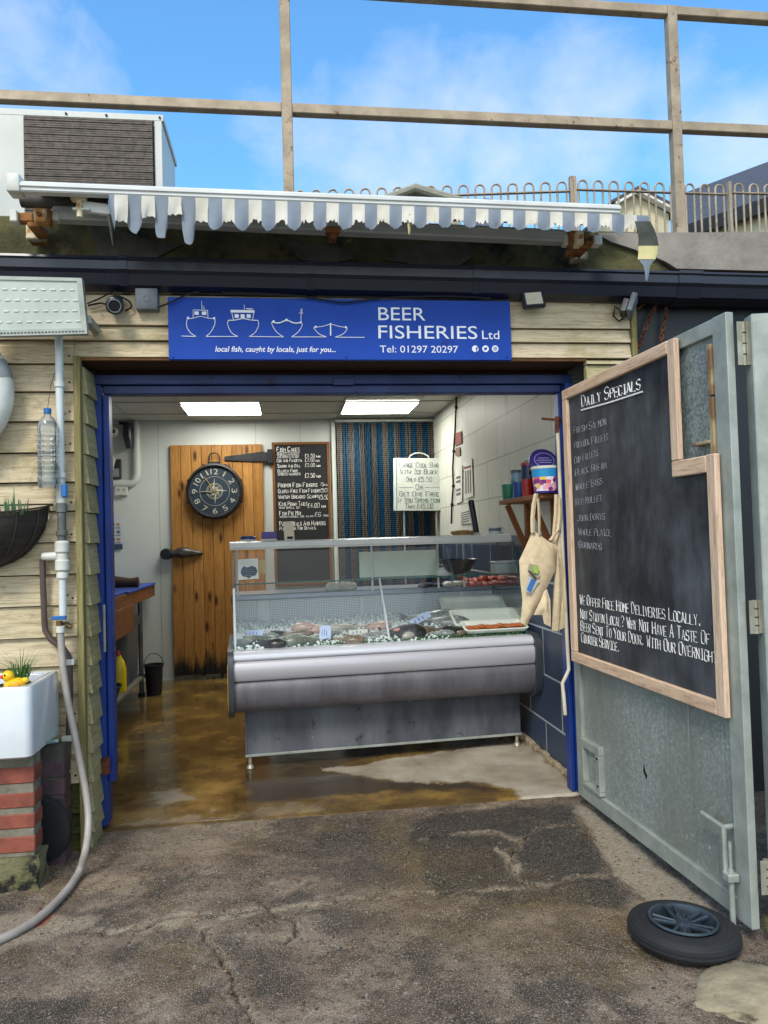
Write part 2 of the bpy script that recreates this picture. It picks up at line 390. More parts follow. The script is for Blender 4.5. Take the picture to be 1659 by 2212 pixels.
_c = _t.mix(_t.ramp(_t.noise(_t.co((1, 1, .35)), 1.7, 8, .65), [(.4, 0.), (.68, .8)]), _c, hx('7d7e73'))
_c = _t.mix(_t.ramp(_t.noise(_t.co(), 46., 3, .5), [(.70, 0.), (.74, .8)]), _c, hx('c9ccc6'))
_c = _t.mix(_t.ramp(_t.noise(_t.co((3, 3, .4)), 9., 5, .6), [(.68, 0.), (.76, .5)]), _c, hx('c0c2ba'))
_c = _t.mix(_t.ramp(_t.noise(_t.co(), 5., 8, .7), [(.64, 0.), (.72, .6)]), _c, hx('5a5348'))
_c = _t.mix(_t.ramp(_t.noise(_t.co((22, 22, .5)), 1., 6, .7), [(.56, 0.), (.72, .45)]), _c, hx('6b6e66'))
_c = _t.mix(_t.ramp(_t.noise(_t.co((14, 14, .3)), 1.6, 5, .7), [(.60, 0.), (.70, .4)]), _c, hx('c6cac2'))
_t.out(_c, _t.m('MULTIPLY_ADD', _g, .2, .45), .35, _t.bump(_t.noise(_t.co(), 3., 3), .15, .01))
galvp = M('galvanised_angle', 'a8ada5', '8b9189', .5, .3, scale=7, spot=[('c8cbc4', 22., .70), ('6d6a5e', 6., .68)], bump=.1)
dirtyglass = M('reeded_mesh_sheet', '8c9794', '5f6a69', .35, .2, scale=75, lo=.42, hi=.6)
zinc = M('zinc_hinge', 'a9a695', '8a8674', .45, .5, scale=14, spot=[('7c5a2c', 16., .62)])
boardw = wood('board_frame_pine', ['dcc0a4', 'cdae92', 'ac8a6c', 'e2c8b0'], 'Z', 2.2, rough=.7, grain=14)
boardwh = wood('board_frame_pine_rail', ['dabd9e', 'cba98a', 'a5805f', 'e0c4aa'], 'Y', 2.2, rough=.7, grain=14)
chalkb, _t = newmat('chalkboard_black')
_f = _t.noise(_t.co((3, 3, .8)), 2.2, 8, .7); _f2 = _t.noise(_t.co(), 3.1, 6, .6)
_c = _t.mix(_t.ramp(_t.m('MULTIPLY', _f, _f2), [(.17, 0.), (.42, 1.)]), hx('1b1d21'), hx('56595e'))
_t.out(_c, .6, 0., None, .35)
chalk = M('white_chalk', 'ecebe6', 'd5d4d0', .9, scale=40)
chalkf = M('faint_chalk', '9a9c9f', '7c7e82', .9, scale=30)
menub = M('menu_board_black', '101114', '18191c', .75, scale=5)
signb = M('sign_blue_panel', '1746a6', '143d94', .5, scale=2, st=(1, 1, .3), spot=[('123080', 3., .66)], spec=.2)
signw = M('sign_white_vinyl', 'e6e7ea', 'dadbe0', .4)
tyrem = M('tyre_rubber', '131417', '1c1d20', .75, scale=8, bump=.3, bs=60)
rimm = M('dark_metal_rim', '47535e', '2d3740', .35, .4, scale=9, spot=[('8b939a', 22., .68)])
lum = M('frosted_lamp_cover', 'bcc4b8', 'aab2a8', .3, scale=3, spot=[('7c8176', 10., .66)])
led = M('led_strip', 'dfe4d8', 'c8cdbf', .4)
cream = M('cream_render', 'cfc5a4', 'c2b896', .9, scale=3)
slate = M('roof_slate', '4b4c52', '3a3b42', .7, scale=12, bump=.5)
wverge = M('white_painted_timber', 'd8d8d4', 'cacac6', .6)
plank_grey = wood('silvered_plank', ['b5b3a2', '9c9a88', '77755f', 'bab8a6'], 'X', 4., rough=.9, moss=[('5d6338', 5., .6)])
lump = M('pale_concrete_lump', '9a8e74', '756b56', .95, scale=7, spot=[('4a4336', 12., .58), ('c2bba6', 4., .65)], bump=1., bs=26, bd=.01)
stone = M('pebble', '6d5c4c', '2f2d2e', .8, scale=3, lo=.3, hi=.7, rnd=1, spot=[('a8835c', 2.2, .6), ('b8b3a8', 3., .68)])
# ---------------------------------------------------------------- ground and floor (stains as measured patches)
gm, _t = newmat('yard_concrete')
_a = _t.n('ShaderNodeVertexColor', layer_name='stain'); _s = _t.n('ShaderNodeSeparateColor', {0: _a.outputs[0]})
_n1 = _t.noise(_t.co(), 3.2, 9, .7); _n2 = _t.noise(_t.co(), 46., 8, .72); _n3 = _t.noise(_t.co(), 210., 3, .6)
_c = _t.ramp(_n1, [(.38, hx('5c4c3c')), (.5, hx('867360')), (.62, hx('ab9780'))])
_c = _t.mix(_t.ramp(_n2, [(.52, 0.), (.66, .75)]), _c, hx('3d3228'))
_n4 = _t.noise(_t.co(), 13., 8, .68); _c = _t.mix(_t.ramp(_n4, [(.54, 0.), (.66, .6)]), _c, hx('4a3c2d'))
_c = _t.mix(_s.outputs[0], _c, _t.ramp(_n2, [(.36, hx('1d1915')), (.62, hx('3a3229'))]))
_c = _t.mix(_s.outputs[1], _c, _t.ramp(_n2, [(.35, hx('6d5120')), (.62, hx('94793e'))]))
_c = _t.mix(_s.outputs[2], _c, _t.ramp(_n2, [(.35, hx('c4b49b')), (.62, hx('a2927a'))]))
_c = _t.mix(_t.ramp(_n3, [(.57, 0.), (.62, .9)]), _c, hx('cdc2b0'))
_c = _t.mix(_a.outputs[1], _c, hx('b4533f'))
_c = _t.mix(_t.ramp(_n3, [(.35, .8), (.41, 0.)]), _c, hx('1f1a15'))
_vo = _t.n('ShaderNodeTexVoronoi', {'Vector': _t.co(), 'Scale': 42.}); _vr = _t.n('ShaderNodeSeparateColor', {0: _vo.outputs['Color']})
_pm = _t.m('MULTIPLY', _t.ramp(_vo.outputs['Distance'], [(.25, 1.), (.36, 0.)]), _t.ramp(_vr.outputs[0], [(.76, 0.), (.78, 1.)]))
_c = _t.mix(_t.m('MULTIPLY', _pm, .9), _c, _t.ramp(_vr.outputs[1], [(.0, hx('26262a')), (.4, hx('8a6a4a')), (.7, hx('4b4b50')), (1., hx('b5ab98'))]))
_ro = _t.m('MULTIPLY_ADD', _s.outputs[0], -.5, .78)
_t.out(_c, _ro, 0., _t.bump(_t.m('ADD', _t.m('MULTIPLY', _n2, 1.3), _t.m('MULTIPLY', _n3, .9)), 1., .016), .4)
fm, _t = newmat('wet_shop_floor')
_a = _t.n('ShaderNodeVertexColor', layer_name='stain'); _s = _t.n('ShaderNodeSeparateColor', {0: _a.outputs[0]})
_n1 = _t.noise(_t.co(), 2.6, 9, .68); _n2 = _t.noise(_t.co(), 50., 6, .7)
_c = _t.ramp(_n1, [(.34, hx('4a3920')), (.5, hx('6b552f')), (.64, hx('927439'))])
_c = _t.mix(_s.outputs[0], _c, hx('3a2f22'))
_c = _t.mix(_s.outputs[1], _c, _t.ramp(_n1, [(.35, hx('857a68')), (.65, hx('b0a796'))]))
_c = _t.mix(_t.ramp(_n2, [(.58, 0.), (.75, .5)]), _c, hx('3b2f1e'))
_ro = _t.m('MULTIPLY_ADD', _s.outputs[1], .6, _t.m('MULTIPLY_ADD', _t.ramp(_n1, [(.35, 0.), (.6, 1.)]), .16, .06))
_t.out(_c, _ro, 0., _t.bump(_t.m('ADD', _n1, _t.m('MULTIPLY', _n2, .25)), _t.m('MULTIPLY_ADD', _s.outputs[1], .25, .09), .01), .5)
dark_poly = gz([(905, 1762), (1040, 1742), (1242, 1735), (1248, 1768), (1268, 1792), (1292, 1832), (1312, 1876), (1385, 1940), (1350, 1968), (1240, 1958), (1120, 1962), (1010, 1930), (930, 1920), (905, 1860), (870, 1800)])
dark2 = gz([(690, 1780), (880, 1770), (930, 1850), (880, 1905), (760, 1890), (700, 1840)])
pale_g = gz([(1240, 1735), (1260, 1735), (1600, 2000), (1420, 1965), (1330, 1880), (1300, 1830), (1275, 1790)])
ochre_g = gz([(880, 1820), (1050, 1850), (1380, 1950), (1370, 2030), (1200, 2110), (900, 2060), (760, 1960)])
red_p = gz([(82, 1955), (108, 1950), (112, 1975), (95, 1995), (70, 2000), (78, 1975)]); pale3 = gz([(-60, 1985), (60, 1965), (180, 1975), (205, 2000), (120, 2025), (-60, 2060)])
pale2 = gz([(260, 1800), (520, 1770), (620, 1790), (420, 1830), (300, 1840)])
cracks = [gz(p) for p in ([(208, 2006), (288, 2006), (363, 1979), (459, 1968), (587, 1960), (667, 1955), (747, 1939), (821, 1936), (893, 1920), (980, 1927), (1056, 1917), (1179, 1909), (1250, 1889), (1322, 1884)],
    [(443, 2027), (490, 2070), (512, 2128), (528, 2171), (565, 2240)], [(443, 2027), (420, 1990), (470, 1968)], [(913, 1807), (1005, 1794), (1056, 1794), (1118, 1817), (1169, 1782), (1230, 1779)],
    [(1118, 1817), (1095, 1860), (1130, 1900), (1179, 1909)], [(547, 1935), (640, 1990), (620, 2030)])]
lich = [gz(p) for p in ([(250, 2004), (370, 1992), (400, 1976)], [(490, 1975), (600, 1958), (690, 1950)], [(500, 2120), (545, 2185), (575, 2212)], [(1077, 1833), (1100, 1856), (1118, 1879)])]
def rag(X, Y, amp=.09): return (fbm(X, Y, 9, 5)-.5)*amp*2
def g_z(X, Y):
    near = (np.abs(X) < 2.6) & (Y > 1.6) & (Y < 4.2)
    z = (fbm(X, Y, 3, 3)-.5)*.012+(fbm(X, Y, 40, 8, 3)-.5)*.006-.008
    wx = X+(fbm(X, Y, 14, 21)-.5)*.06; wy = Y+(fbm(X, Y, 14, 22)-.5)*.06
    c = np.minimum.reduce([segd(wx, wy, k) for k in cracks])
    z = z-.02*(1-sst(.002, .012, c))
    return np.where(near, z, -.012)
def g_c(X, Y):
    r = rag(X, Y); big = fbm(X, Y, 2.2, 31)
    k = sst(-.02, .05, sdp(X, Y, dark_poly)+r*.7)*.95
    k = np.maximum(k, sst(-.16, .10, sdp(X, Y, dark2)+r*1.6)*.75)
    k = np.maximum(k, sst(.56, .70, fbm(X, Y, 5, 44))*.6)
    wx = X+(fbm(X, Y, 14, 21)-.5)*.06; wy = Y+(fbm(X, Y, 14, 22)-.5)*.06
    c = np.minimum.reduce([segd(wx, wy, q) for q in cracks])
    k = np.maximum(k, 1-sst(.003, .011, c))
    o = np.clip(sst(-.1, .15, sdp(X, Y, ochre_g)+r*2)*.3+sst(.6, .8, fbm(X, Y, 4, 55))*.3, 0, 1)
    o = np.where(k > .8, o*.5, o)
    l = np.minimum.reduce([segd(wx, wy, q) for q in lich])
    p = sst(-.01, .03, sdp(X, Y, pale_g)+r*.5)*.9
    p = np.maximum(p, (1-sst(.012, .05, l+r*.3))*.8*sst(.36, .5, fbm(X, Y, 26, 9)))
    p = np.maximum(p, sst(-.05, .06, sdp(X, Y, pale2)+r)*.35)
    p = np.maximum(p, (1-sst(.004, .035, c+r*.25))*.5*sst(.35, .6, fbm(X, Y, 7, 77)))
    p = np.maximum(p, sst(-.03, .05, sdp(X, Y, pale3)+r*.8)*.75)
    k = np.maximum(k*(1-p), 1-sst(.003, .010, c)); p = p*sst(.002, .010, c)
    return np.clip(k, 0, 1), o, p, sst(-.01, .02, sdp(X, Y, red_p)+r*.4)*.8
xs = np.concatenate([np.linspace(-300, -8, 10), np.linspace(-6, -2.3, 10), np.arange(-2.2, 2.6, .0115), np.linspace(2.8, 8, 8), np.linspace(12, 300, 10)])
ys = np.concatenate([np.linspace(-300, -6, 10), np.linspace(-4, 1.6, 12), np.arange(1.75, 4.6, .0115), np.linspace(4.8, 9, 6), np.linspace(12, 300, 8)])
gridmesh('ground', xs, ys, g_z, g_c, gm, 'structure')
wet_dark = gz([(250, 1500), (330, 1490), (300, 1545), (245, 1580)]); wet2 = gz([(530, 1600), (830, 1630), (700, 1665), (830, 1690), (1010, 1690), (1110, 1712), (900, 1706), (560, 1735), (520, 1690)])
dry = gz([(700, 1662), (780, 1655), (850, 1640), (1130, 1600), (1260, 1710), (1240, 1735), (1130, 1728), (1110, 1708), (1010, 1688), (920, 1692), (820, 1682)])
dry2 = gz([(240, 1795), (330, 1768), (480, 1762), (560, 1745), (690, 1740), (740, 1765), (500, 1800), (240, 1830)]); dry3 = gz([(330, 1715), (375, 1708), (410, 1725), (360, 1740)])
under = [(-.2, 5.1), (1.6, 5.1), (1.6, 6.), (-.2, 6.)]
def f_c(X, Y):
    r = rag(X, Y, .06)+(fbm(X, Y, 28, 15)-.5)*.05
    d = np.maximum(sst(-.1, .1, sdp(X, Y, wet_dark)+r), sst(-.03, .06, sdp(X, Y, wet2)+r)*.9)
    p = np.maximum(sst(-.01, .025, sdp(X, Y, dry)+r*.8), np.maximum(sst(-.03, .06, sdp(X, Y, dry2)+r*2.2)*.3, sst(-.03, .05, sdp(X, Y, dry3)+r)*.6))
    e = (1-sst(.0, .05, np.abs(Y-4.15)+r*.3))*(X < 1.15); p = p*(1-e); d = np.maximum(d, e*.6)
    return d*(1-p), p, 0*X, np.ones_like(X)
gridmesh('floor', np.arange(-2.05, 1.72, .02), np.arange(4.13, 8.5, .02), lambda X, Y: np.where(Y < 4.14, -.05, .003)+(fbm(X, Y, 3, 61)-.5)*.004+(fbm(X, Y, 30, 62, 3)-.5)*.001, f_c, fm, 'structure')
pb = G()
for i in range(240):
    q = AZ(random.uniform(-60, 1720), random.uniform(1990, 2225), 0)
    r = random.choice([.003, .004, .005, .006, .009]); 
    bm = bmesh.new(); bmesh.ops.create_icosphere(bm, subdivisions=1, radius=r)
    for v in bm.verts: v.co *= random.uniform(.75, 1.2); v.co.z *= .55
    pb.bm(bm, Matrix.Translation((q.x, q.y, -.008)), 0, True)
p_ = build('pebbles', pb, stone); p_['kind'] = 'stuff'
# ================================================================ the shop building (one thing, its parts under it)
shop = thing('shop_building', 'single storey fish shop with weathered board cladding round a blue framed opening', 'shop', (-1.0, 3.94, 0))
zl = [AY(150, y, 3.92).z for y in (575, 632, 701, 734, 785, 845, 909, 976, 1040, 1103, 1170, 1239, 1306, 1374, 1437, 1498, 1564, 1628, 1692, 1757, 1800, 1872)]
def boards(g, x0, x1, zb, zt, mi=0):
    for i in range(len(zl)-1):
        t, b = min(zl[i], zt), max(zl[i+1], zb)
        if t-b < .02: continue
        a = x0
        while a < x1-.01:                       # butt joints at random lengths
            e = min(x1, a+random.uniform(1.0, 2.4)) if x1-x0 > 1.5 else x1
            if x1-e < .3: e = x1
            j = random.uniform(-.003, .003)
            g.prism([(3.962, b), (3.912+j, b), (3.932+j, t-.006), (3.962, t-.006)], (a, 0, 0), (0, 1, 0), (0, 0, 1), (e-a-.002, 0, 0), mi if b > .22 or mi else 1)
            a = e
zh = 2.447
g = G(); boards(g, -3.2, -1.034, -.02, 2.86); boards(g, -1.034, 1.925, zh, 2.86); boards(g, 1.665, 1.925, -.02, zh-.003)
for i in range(3, len(zl)-2):                   # nail heads
    for x in (-1.06, -1.085):
        if random.random() < .75:
            z = zl[i+1]+random.uniform(.02, .05); g.cyl((x, 3.915, z), (x, 3.924, z), .005, n=8, mi=2)
cl = build('cladding', g, [clad, clad_low, black], shop)
g = G(); g.box((-3.2, 3.963, -.02), (-1.034, 3.975, 2.86)); g.box((-1.034, 3.963, zh+.012), (1.925, 3.975, 2.86)); g.box((1.665, 3.963, -.02), (1.925, 3.975, zh)); build('gap_shadow_backing', g, black, shop)  # black sheet added behind the boards to deepen the gap shadows
build('corner_batten', G().box((-1.036, 3.895, -.02), (-1.004, 3.944, zh), .002), trim_w, shop); build('corner_batten', G().box((1.927, 3.90, -.02), (1.957, 4.0, 2.80), .002), trim_w, shop)
g = G()
for i in range(4, len(zl)-1):
    t, b = min(zl[i], zh)-.01, zl[i+1]-.01
    if t-b > .02: g.prism([(-1.04, b), (-.978, b), (-.995, t-.004), (-1.04, t-.004)], (0, 3.945, 0), (1, 0, 0), (0, 0, 1), (0, .195, 0))
build('reveal_boards', g, reveal_w, shop)
g = G(); g.box((-1.03, 3.925, 2.432), (1.67, 3.945, 2.458), .002, 1); g.box((-1.02, 3.947, 2.43), (1.66, 4.15, 2.45), 0, 0)
g.box((-1.0, 4.2, 2.407), (1.665, 4.262, 2.449), 0, 0); build('lintel', g, [soff_w, rustw], shop)
# blue door frame
df = build('door_frame', G().box((-1.0, 4.14, 2.352), (1.665, 4.26, 2.405), .004), blue_d, shop)
g = G(); g.box((-.955, 4.165, 2.305), (1.605, 4.25, 2.35), .004); g.box((.28, 4.135, 2.345), (.40, 4.145, 2.39), .003); build('frame_rail', g, blue_d, df)
g = G(); g.box((-1.005, 4.14, .02), (-.962, 4.26, 2.35), .005); g.box((-.96, 4.17, .24), (-.928, 4.25, 2.303), .004)
g.box((-.968, 4.136, .93), (-.955, 4.142, 1.18), .002, 1); g.cyl((-.97, 4.13, .3), (-.97, 4.13, .38), .028, n=10, mi=2); build('jamb', g, [blue, galvp, rust], df)
g = G(); g.box((1.61, 4.10, .012), (1.655, 4.24, 2.35), .005); g.box((1.585, 4.16, .012), (1.608, 4.24, 2.303), .004); build('jamb', g, blue, df)
# roof edge, render, black wall
g = G(); g.box((-3.2, 3.98, 2.84), (4.6, 4.3, AY(1500, 506, 4.0).z), .01)
build('roof_edge', g, fasc, shop)
zr = AY(1500, 506, 4.0).z
def rpatch(pts, Y, th, m, name='render_patch'):
    P = [AY(x, y, Y) for x, y in pts]; build(name, G().poly(P, (0, th, 0)), m, shop)
rag_l = [(1302, 512), (1320, 522), (1345, 530), (1375, 540), (1392, 552), (1418, 556), (1440, 566), (1462, 580)]
rpatch([(1290, 503)]+rag_l+[(1700, 586), (1900, 590), (1900, 498), (1659, 501)], 3.955, .05, render_g)
rpatch([(185, 485), (235, 492), (330, 520), (395, 528), (330, 560), (215, 560), (205, 530)], 3.965, .03, render_d)
rpatch([(620, 520), (700, 528), (755, 540), (765, 560), (700, 570), (645, 560)], 3.965, .03, render_d)
rpatch([(950, 515), (1035, 522), (1020, 555), (990, 575), (960, 580), (835, 562), (870, 535)], 3.965, .03, render_d)
g = G(); g.box((-3.2, 3.955, 2.77), (4.6, 3.985, 2.865), .002); build('fascia_board', g, black, shop)
g = G(); g.box((1.955, 4.0, -.02), (4.6, 4.26, 2.85), 0); build('painted_wall', g, blackwall, shop)
g = G(); g.box((-3.2, 4.30, 2.9), (4.6, 9.2, 3.16)); build('roof_slab', g, roofm, shop)
# interior walls
wallp = M('white_wall_panel', 'c8ccc6', 'bec2bc', .35, scale=1.5, rv=.08)
seam = M('panel_seam', 'a9aca2', '9a9d94', .5)
g = G(); g.box((-2.1, 8.41, -.01), (.53, 8.5, 2.83)); g.box((.53, 8.36, -.01), (.577, 8.5, 2.83), .003); g.box((1.755, 8.38, -.01), (1.80, 8.5, 2.83))
for x in (-1.36, -.31, .18): g.box((x, 8.407, 0), (x+.006, 8.412, 2.82), 0, 1)
g.box((-2.1, 8.40, -.01), (-1.236, 8.41, .02), 0, 0); g.box((.53, 8.7, 0), (1.8, 8.75, 2.83), 0, 2); g.box((-1.236, 8.385, -.01), (-.225, 8.41, .055), 0, 3)
sillm = M('stained_sill', 'a9a595', '6d675a', .8, scale=9, spot=[('2c2620', 10., .56)])
build('back_wall', g, [wallp, seam, black, sillm], shop)
g = G(); g.box((-2.2, 4.27, -.01), (-2.06, 8.5, 2.83)); g.box((-2.06, 4.262, -.01), (-1.0, 4.30, 2.83)); build('left_wall', g, wallp, shop)
bw, _t = newmat('blockwork_wall')
_cx = _t.n('ShaderNodeSeparateXYZ', {0: _t.n('ShaderNodeTexCoord').outputs['Object']})
_v = _t.n('ShaderNodeCombineXYZ', {0: _cx.outputs[1], 1: _t.m('ADD', _cx.outputs[2], .075), 2: 0.}).outputs[0]
_b = _t.n('ShaderNodeTexBrick', {'Vector': _v, 'Color1': hx('cfd0c4'), 'Color2': hx('c6c7bb'), 'Mortar': hx('a2a399'), 'Scale': 1., 'Mortar Size': .006, 'Brick Width': .62, 'Row Height': .31, 'Bias': 0.})
_d = _t.n('ShaderNodeTexBrick', {'Vector': _v, 'Color1': hx('39465c'), 'Color2': hx('2f3b50'), 'Mortar': hx('aab0b4'), 'Scale': 1., 'Mortar Size': .007, 'Brick Width': .62, 'Row Height': .31, 'Bias': 0.})
_k = _t.m('GREATER_THAN', _cx.outputs[2], 1.475); _k0 = _t.m('GREATER_THAN', _cx.outputs[2], 1.16+.3)
_gcol = _t.mix(_t.noise(_t.co(), 5.), hx('6f7782'), hx('5d6570'))
_c = _t.mix(_k, _t.mix(_t.m('GREATER_THAN', _cx.outputs[2], 1.40), _d.outputs[0], _gcol), _b.outputs[0])
_c = _t.mix(_t.ramp(_t.noise(_t.co((1, 1, .4)), 4., 8, .7), [(.55, 0.), (.75, .35)]), _c, hx('5a5e60'))
_t.out(_c, .5, 0., _t.bump(_b.outputs[1], -.5, .006), .4)
g = G(); g.box((1.69, 4.265, -.01), (1.85, 8.5, 2.83)); build('right_wall', g, bw, shop)
plinth = M('plinth_mortar', 'a8987c', '86775e', .95, scale=12, spot=[('5e4c34', 12., .6)], bump=.9)
g = G()
for i in range(22):
    y = 4.3+i*.1; g.box((1.655+random.uniform(-.008, .012), y, -.01), (1.689, y+.098, .022+random.uniform(0, .02)), .006)
build('skirting', g, plinth, shop)
ceilm = M('ceiling_tile', 'b9bab2', 'aeafa7', .6, scale=2)
g = G(); g.box((-2.06, 4.262, 2.83), (1.69, 8.5, 2.9)); cei = build('ceiling', g, ceilm, shop)
g = G()
for y in (4.9, 5.5, 6.1, 6.7, 7.28, 7.96): g.box((-2.05, y-.008, 2.822), (1.688, y+.008, 2.829))
for x in (-1.6, -.98, -.22, .6, 1.345):
    for y0, y1 in zip((4.3, 4.908, 5.508, 6.108, 6.708, 7.288, 7.968), (4.892, 5.492, 6.092, 6.692, 7.272, 7.952, 8.4)): g.box((x-.008, y0, 2.822), (x+.008, y1, 2.829))
build('ceiling_grid', g, seam, cei)
lightm = emit('ceiling_light_glow', (1., 1., .92), 14.0)
def clight(x0, x1, y0, y1, lab):
    t = thing('ceiling_light', lab, 'ceiling light', ((x0+x1)/2, (y0+y1)/2, 2.80), 'square lit panels in the shop ceiling')
    g = G(); w = .012
    g.box((x0-w, y0-w, 2.808), (x1+w, y0, 2.821)); g.box((x0-w, y1, 2.808), (x1+w, y1+w, 2.821)); g.box((x0-w, y0, 2.808), (x0, y1, 2.821)); g.box((x1, y0, 2.808), (x1+w, y1, 2.821))
    build('frame', g, seam, t); build('diffuser', G().box((x0, y0, 2.812), (x1, y1, 2.818)), lightm, t)
clight(-.967, -.226, 7.33, 7.95, 'square lit ceiling panel above the plank door')
clight(.614, 1.335, 7.26, 7.93, 'square lit ceiling panel above the striped fly curtain')
# ================================================================ outside: sign, gutter, awning, roof things
X1, X0, UX = V((1, 0, 0)), V((-1, 0, 0)), V((0, 0, 1)); FR = V((0, -1, 0))
SY = 3.885
st, sb = AY(362, 641, SY), AY(1106, 778, SY); sx0, sx1, sz1, sz0 = st.x, sb.x, st.z, sb.z
sign = thing('shop_sign', 'long blue shop sign with four white boat outlines and a telephone number', 'shop sign', ((sx0+sx1)/2, SY, sz0))
build('panel', G().box((sx0, SY, sz0), (sx1, SY+.03, sz1), .002), signb, sign)
def sg(x, y): return AY(354+x*.4622, 619+y*.4622, SY)
def stext(body, x0, x1, yb, yt, **k):
    a = sg(x0, yb); b = sg(x1, yb); h = (a-sg(x0, yt)).length
    ftext(body, 'lettering', signw, a, X1, UX, FR, h, (b-a).length, sign, **k)
stext('BEER', 1003, 1222, 157, 93); stext('FISHERIES', 1003, 1465, 242, 178); stext('Ltd', 1488, 1568, 245, 203)
stext('Tel: 01297 20297', 1010, 1375, 308, 274); stext('local fish, caught by locals, just for you...', 240, 803, 304, 278, shear=.2, bold=.012)
def line(g, pts, w=.0042):
    # smooth the drawn outline a little
    P = [sg(*p)+FR*.002 for p in pts]
    if len(P) > 3:
        Q = []
        for i in range(len(P)-1):
            a, b, c, d = P[max(i-1, 0)], P[i], P[i+1], P[min(i+2, len(P)-1)]
            for t in (0, .33, .66): Q.append(.5*((2*b)+(c-a)*t+(2*a-5*b+4*c-d)*t*t+(3*b-a-3*c+d)*t**3))
        P = Q+[P[-1]]
    g.tube(P, w/2, 4, flat=(0, -1, 0), sm=False)
def dot(g, x, y, r): c = sg(x, y); g.cyl(c, c+FR*.003, r, n=10)
def rect(g, x0, y0, x1, y1): a, b = sg(x0, y0), sg(x1, y1); g.box((a.x, SY-.003, b.z), (b.x, SY-.0005, a.z))
g = G()
line(g, [(82, 232), (117, 233), (152, 234)]); line(g, [(152, 234), (128, 220), (110, 195), (106, 170), (110, 152)]); line(g, [(238, 150), (239, 172), (228, 200), (212, 222), (196, 234)])
line(g, [(108, 152), (140, 148), (172, 140), (205, 148), (238, 151)]); line(g, [(137, 148), (137, 110), (205, 112)]); line(g, [(205, 112), (206, 148)])
rect(g, 143, 117, 163, 133); rect(g, 178, 117, 199, 133); line(g, [(177, 108), (177, 70)], .003); line(g, [(183, 108), (183, 88)], .003); line(g, [(189, 110), (189, 95)], .003); dot(g, 113, 147, .006); dot(g, 235, 149, .006)
build('boat_drawing', g, signw, sign); g = G()
line(g, [(196, 234), (270, 234), (347, 234)]); line(g, [(347, 234), (318, 218), (302, 190), (298, 170), (302, 158)]); line(g, [(440, 158), (443, 180), (432, 208), (415, 225), (398, 234)])
line(g, [(302, 159), (335, 157), (370, 150), (405, 157), (440, 159)], .006); rect(g, 312, 110, 424, 123); line(g, [(318, 124), (325, 154)]); line(g, [(420, 124), (415, 154)])
for a, b in ((331, 350), (359, 378), (387, 406)): rect(g, a, 130, b, 147)
line(g, [(376, 108), (376, 85)], .003); line(g, [(384, 104), (416, 105)], .005); line(g, [(400, 112), (400, 104)])
build('boat_drawing', g, signw, sign); g = G()
line(g, [(398, 234), (480, 235), (560, 236)]); line(g, [(560, 236), (532, 218), (512, 192), (504, 172), (508, 164)]); line(g, [(643, 168), (646, 182), (634, 205), (615, 224), (596, 236)])
line(g, [(508, 168), (540, 171), (573, 159), (608, 171), (643, 170)], .008); line(g, [(641, 168), (641, 105)]); line(g, [(630, 124), (651, 124)], .003); line(g, [(646, 130), (646, 102)], .003); dot(g, 513, 163, .006); dot(g, 573, 157, .007); dot(g, 639, 168, .006)
build('boat_drawing', g, signw, sign); g = G()
line(g, [(596, 236), (680, 236), (762, 236)]); line(g, [(762, 236), (728, 224), (708, 204), (701, 194), (708, 187)]); line(g, [(852, 190), (856, 200), (842, 218), (822, 230), (798, 237)]); line(g, [(708, 191), (745, 186), (780, 177), (815, 186), (852, 192)])
line(g, [(798, 237), (870, 238), (938, 238)]); line(g, [(779, 176), (779, 230)], .009); dot(g, 710, 189, .006); dot(g, 850, 191, .006); dot(g, 779, 175, .005)
build('boat_drawing', g, signw, sign)
for cx in (1455, 1503, 1548):
    c = sg(cx, 291); g = G(); g.cyl(c+FR*-.001, c+FR*.002, .0178, n=28)
    ic = build('round_icon', g, signw, sign); g = G(); f = FR*.0035
    if cx == 1455:
        g.tube([c+V((.006, 0, -.0175))+f, c+V((.006, 0, .004))+f, c+V((.010, 0, .009))+f, c+V((.015, 0, .009))+f], .0023, 4, sm=False, flat=(0, -1, 0)); g.tube([c+V((.001, 0, 0))+f, c+V((.013, 0, 0))+f], .002, 4, sm=False, flat=(0, -1, 0))
    elif cx == 1503:
        g.poly([c+FR*.002+V((a*.001, 0, b*.001)) for a, b in ((-10, -7), (-5, -8), (2, -8), (7, -3), (8, 3), (11, 5), (8, 6), (9, 9), (6, 7), (2, 8), (0, 4), (-5, 5), (-9, 8), (-9, 3), (-7, 1), (-9, 0), (-6, -3), (-8, -4), (-4, -5))], FR*.0015)
    else:
        q = [(-9, -6), (-9, 6), (-6, 9), (6, 9), (9, 6), (9, -6), (6, -9), (-6, -9)]
        g.tube([c+f+V((a*.001, 0, b*.001)) for a, b in q], .0011, 4, closed=True, flat=(0, -1, 0)); g.tube([c+f+V((.0045*math.cos(k*.52), 0, .0045*math.sin(k*.52))) for k in range(12)], .0011, 4, closed=True, flat=(0, -1, 0))
    build('icon_symbol', g, signb, ic)
for x, y in ((42, 328), (852, 328), (1603, 328), (1600, 82)):
    c = sg(x, y); build('screw', G().cyl(c, c+FR*.005, .006, n=10, bev=.002), signb, sign)
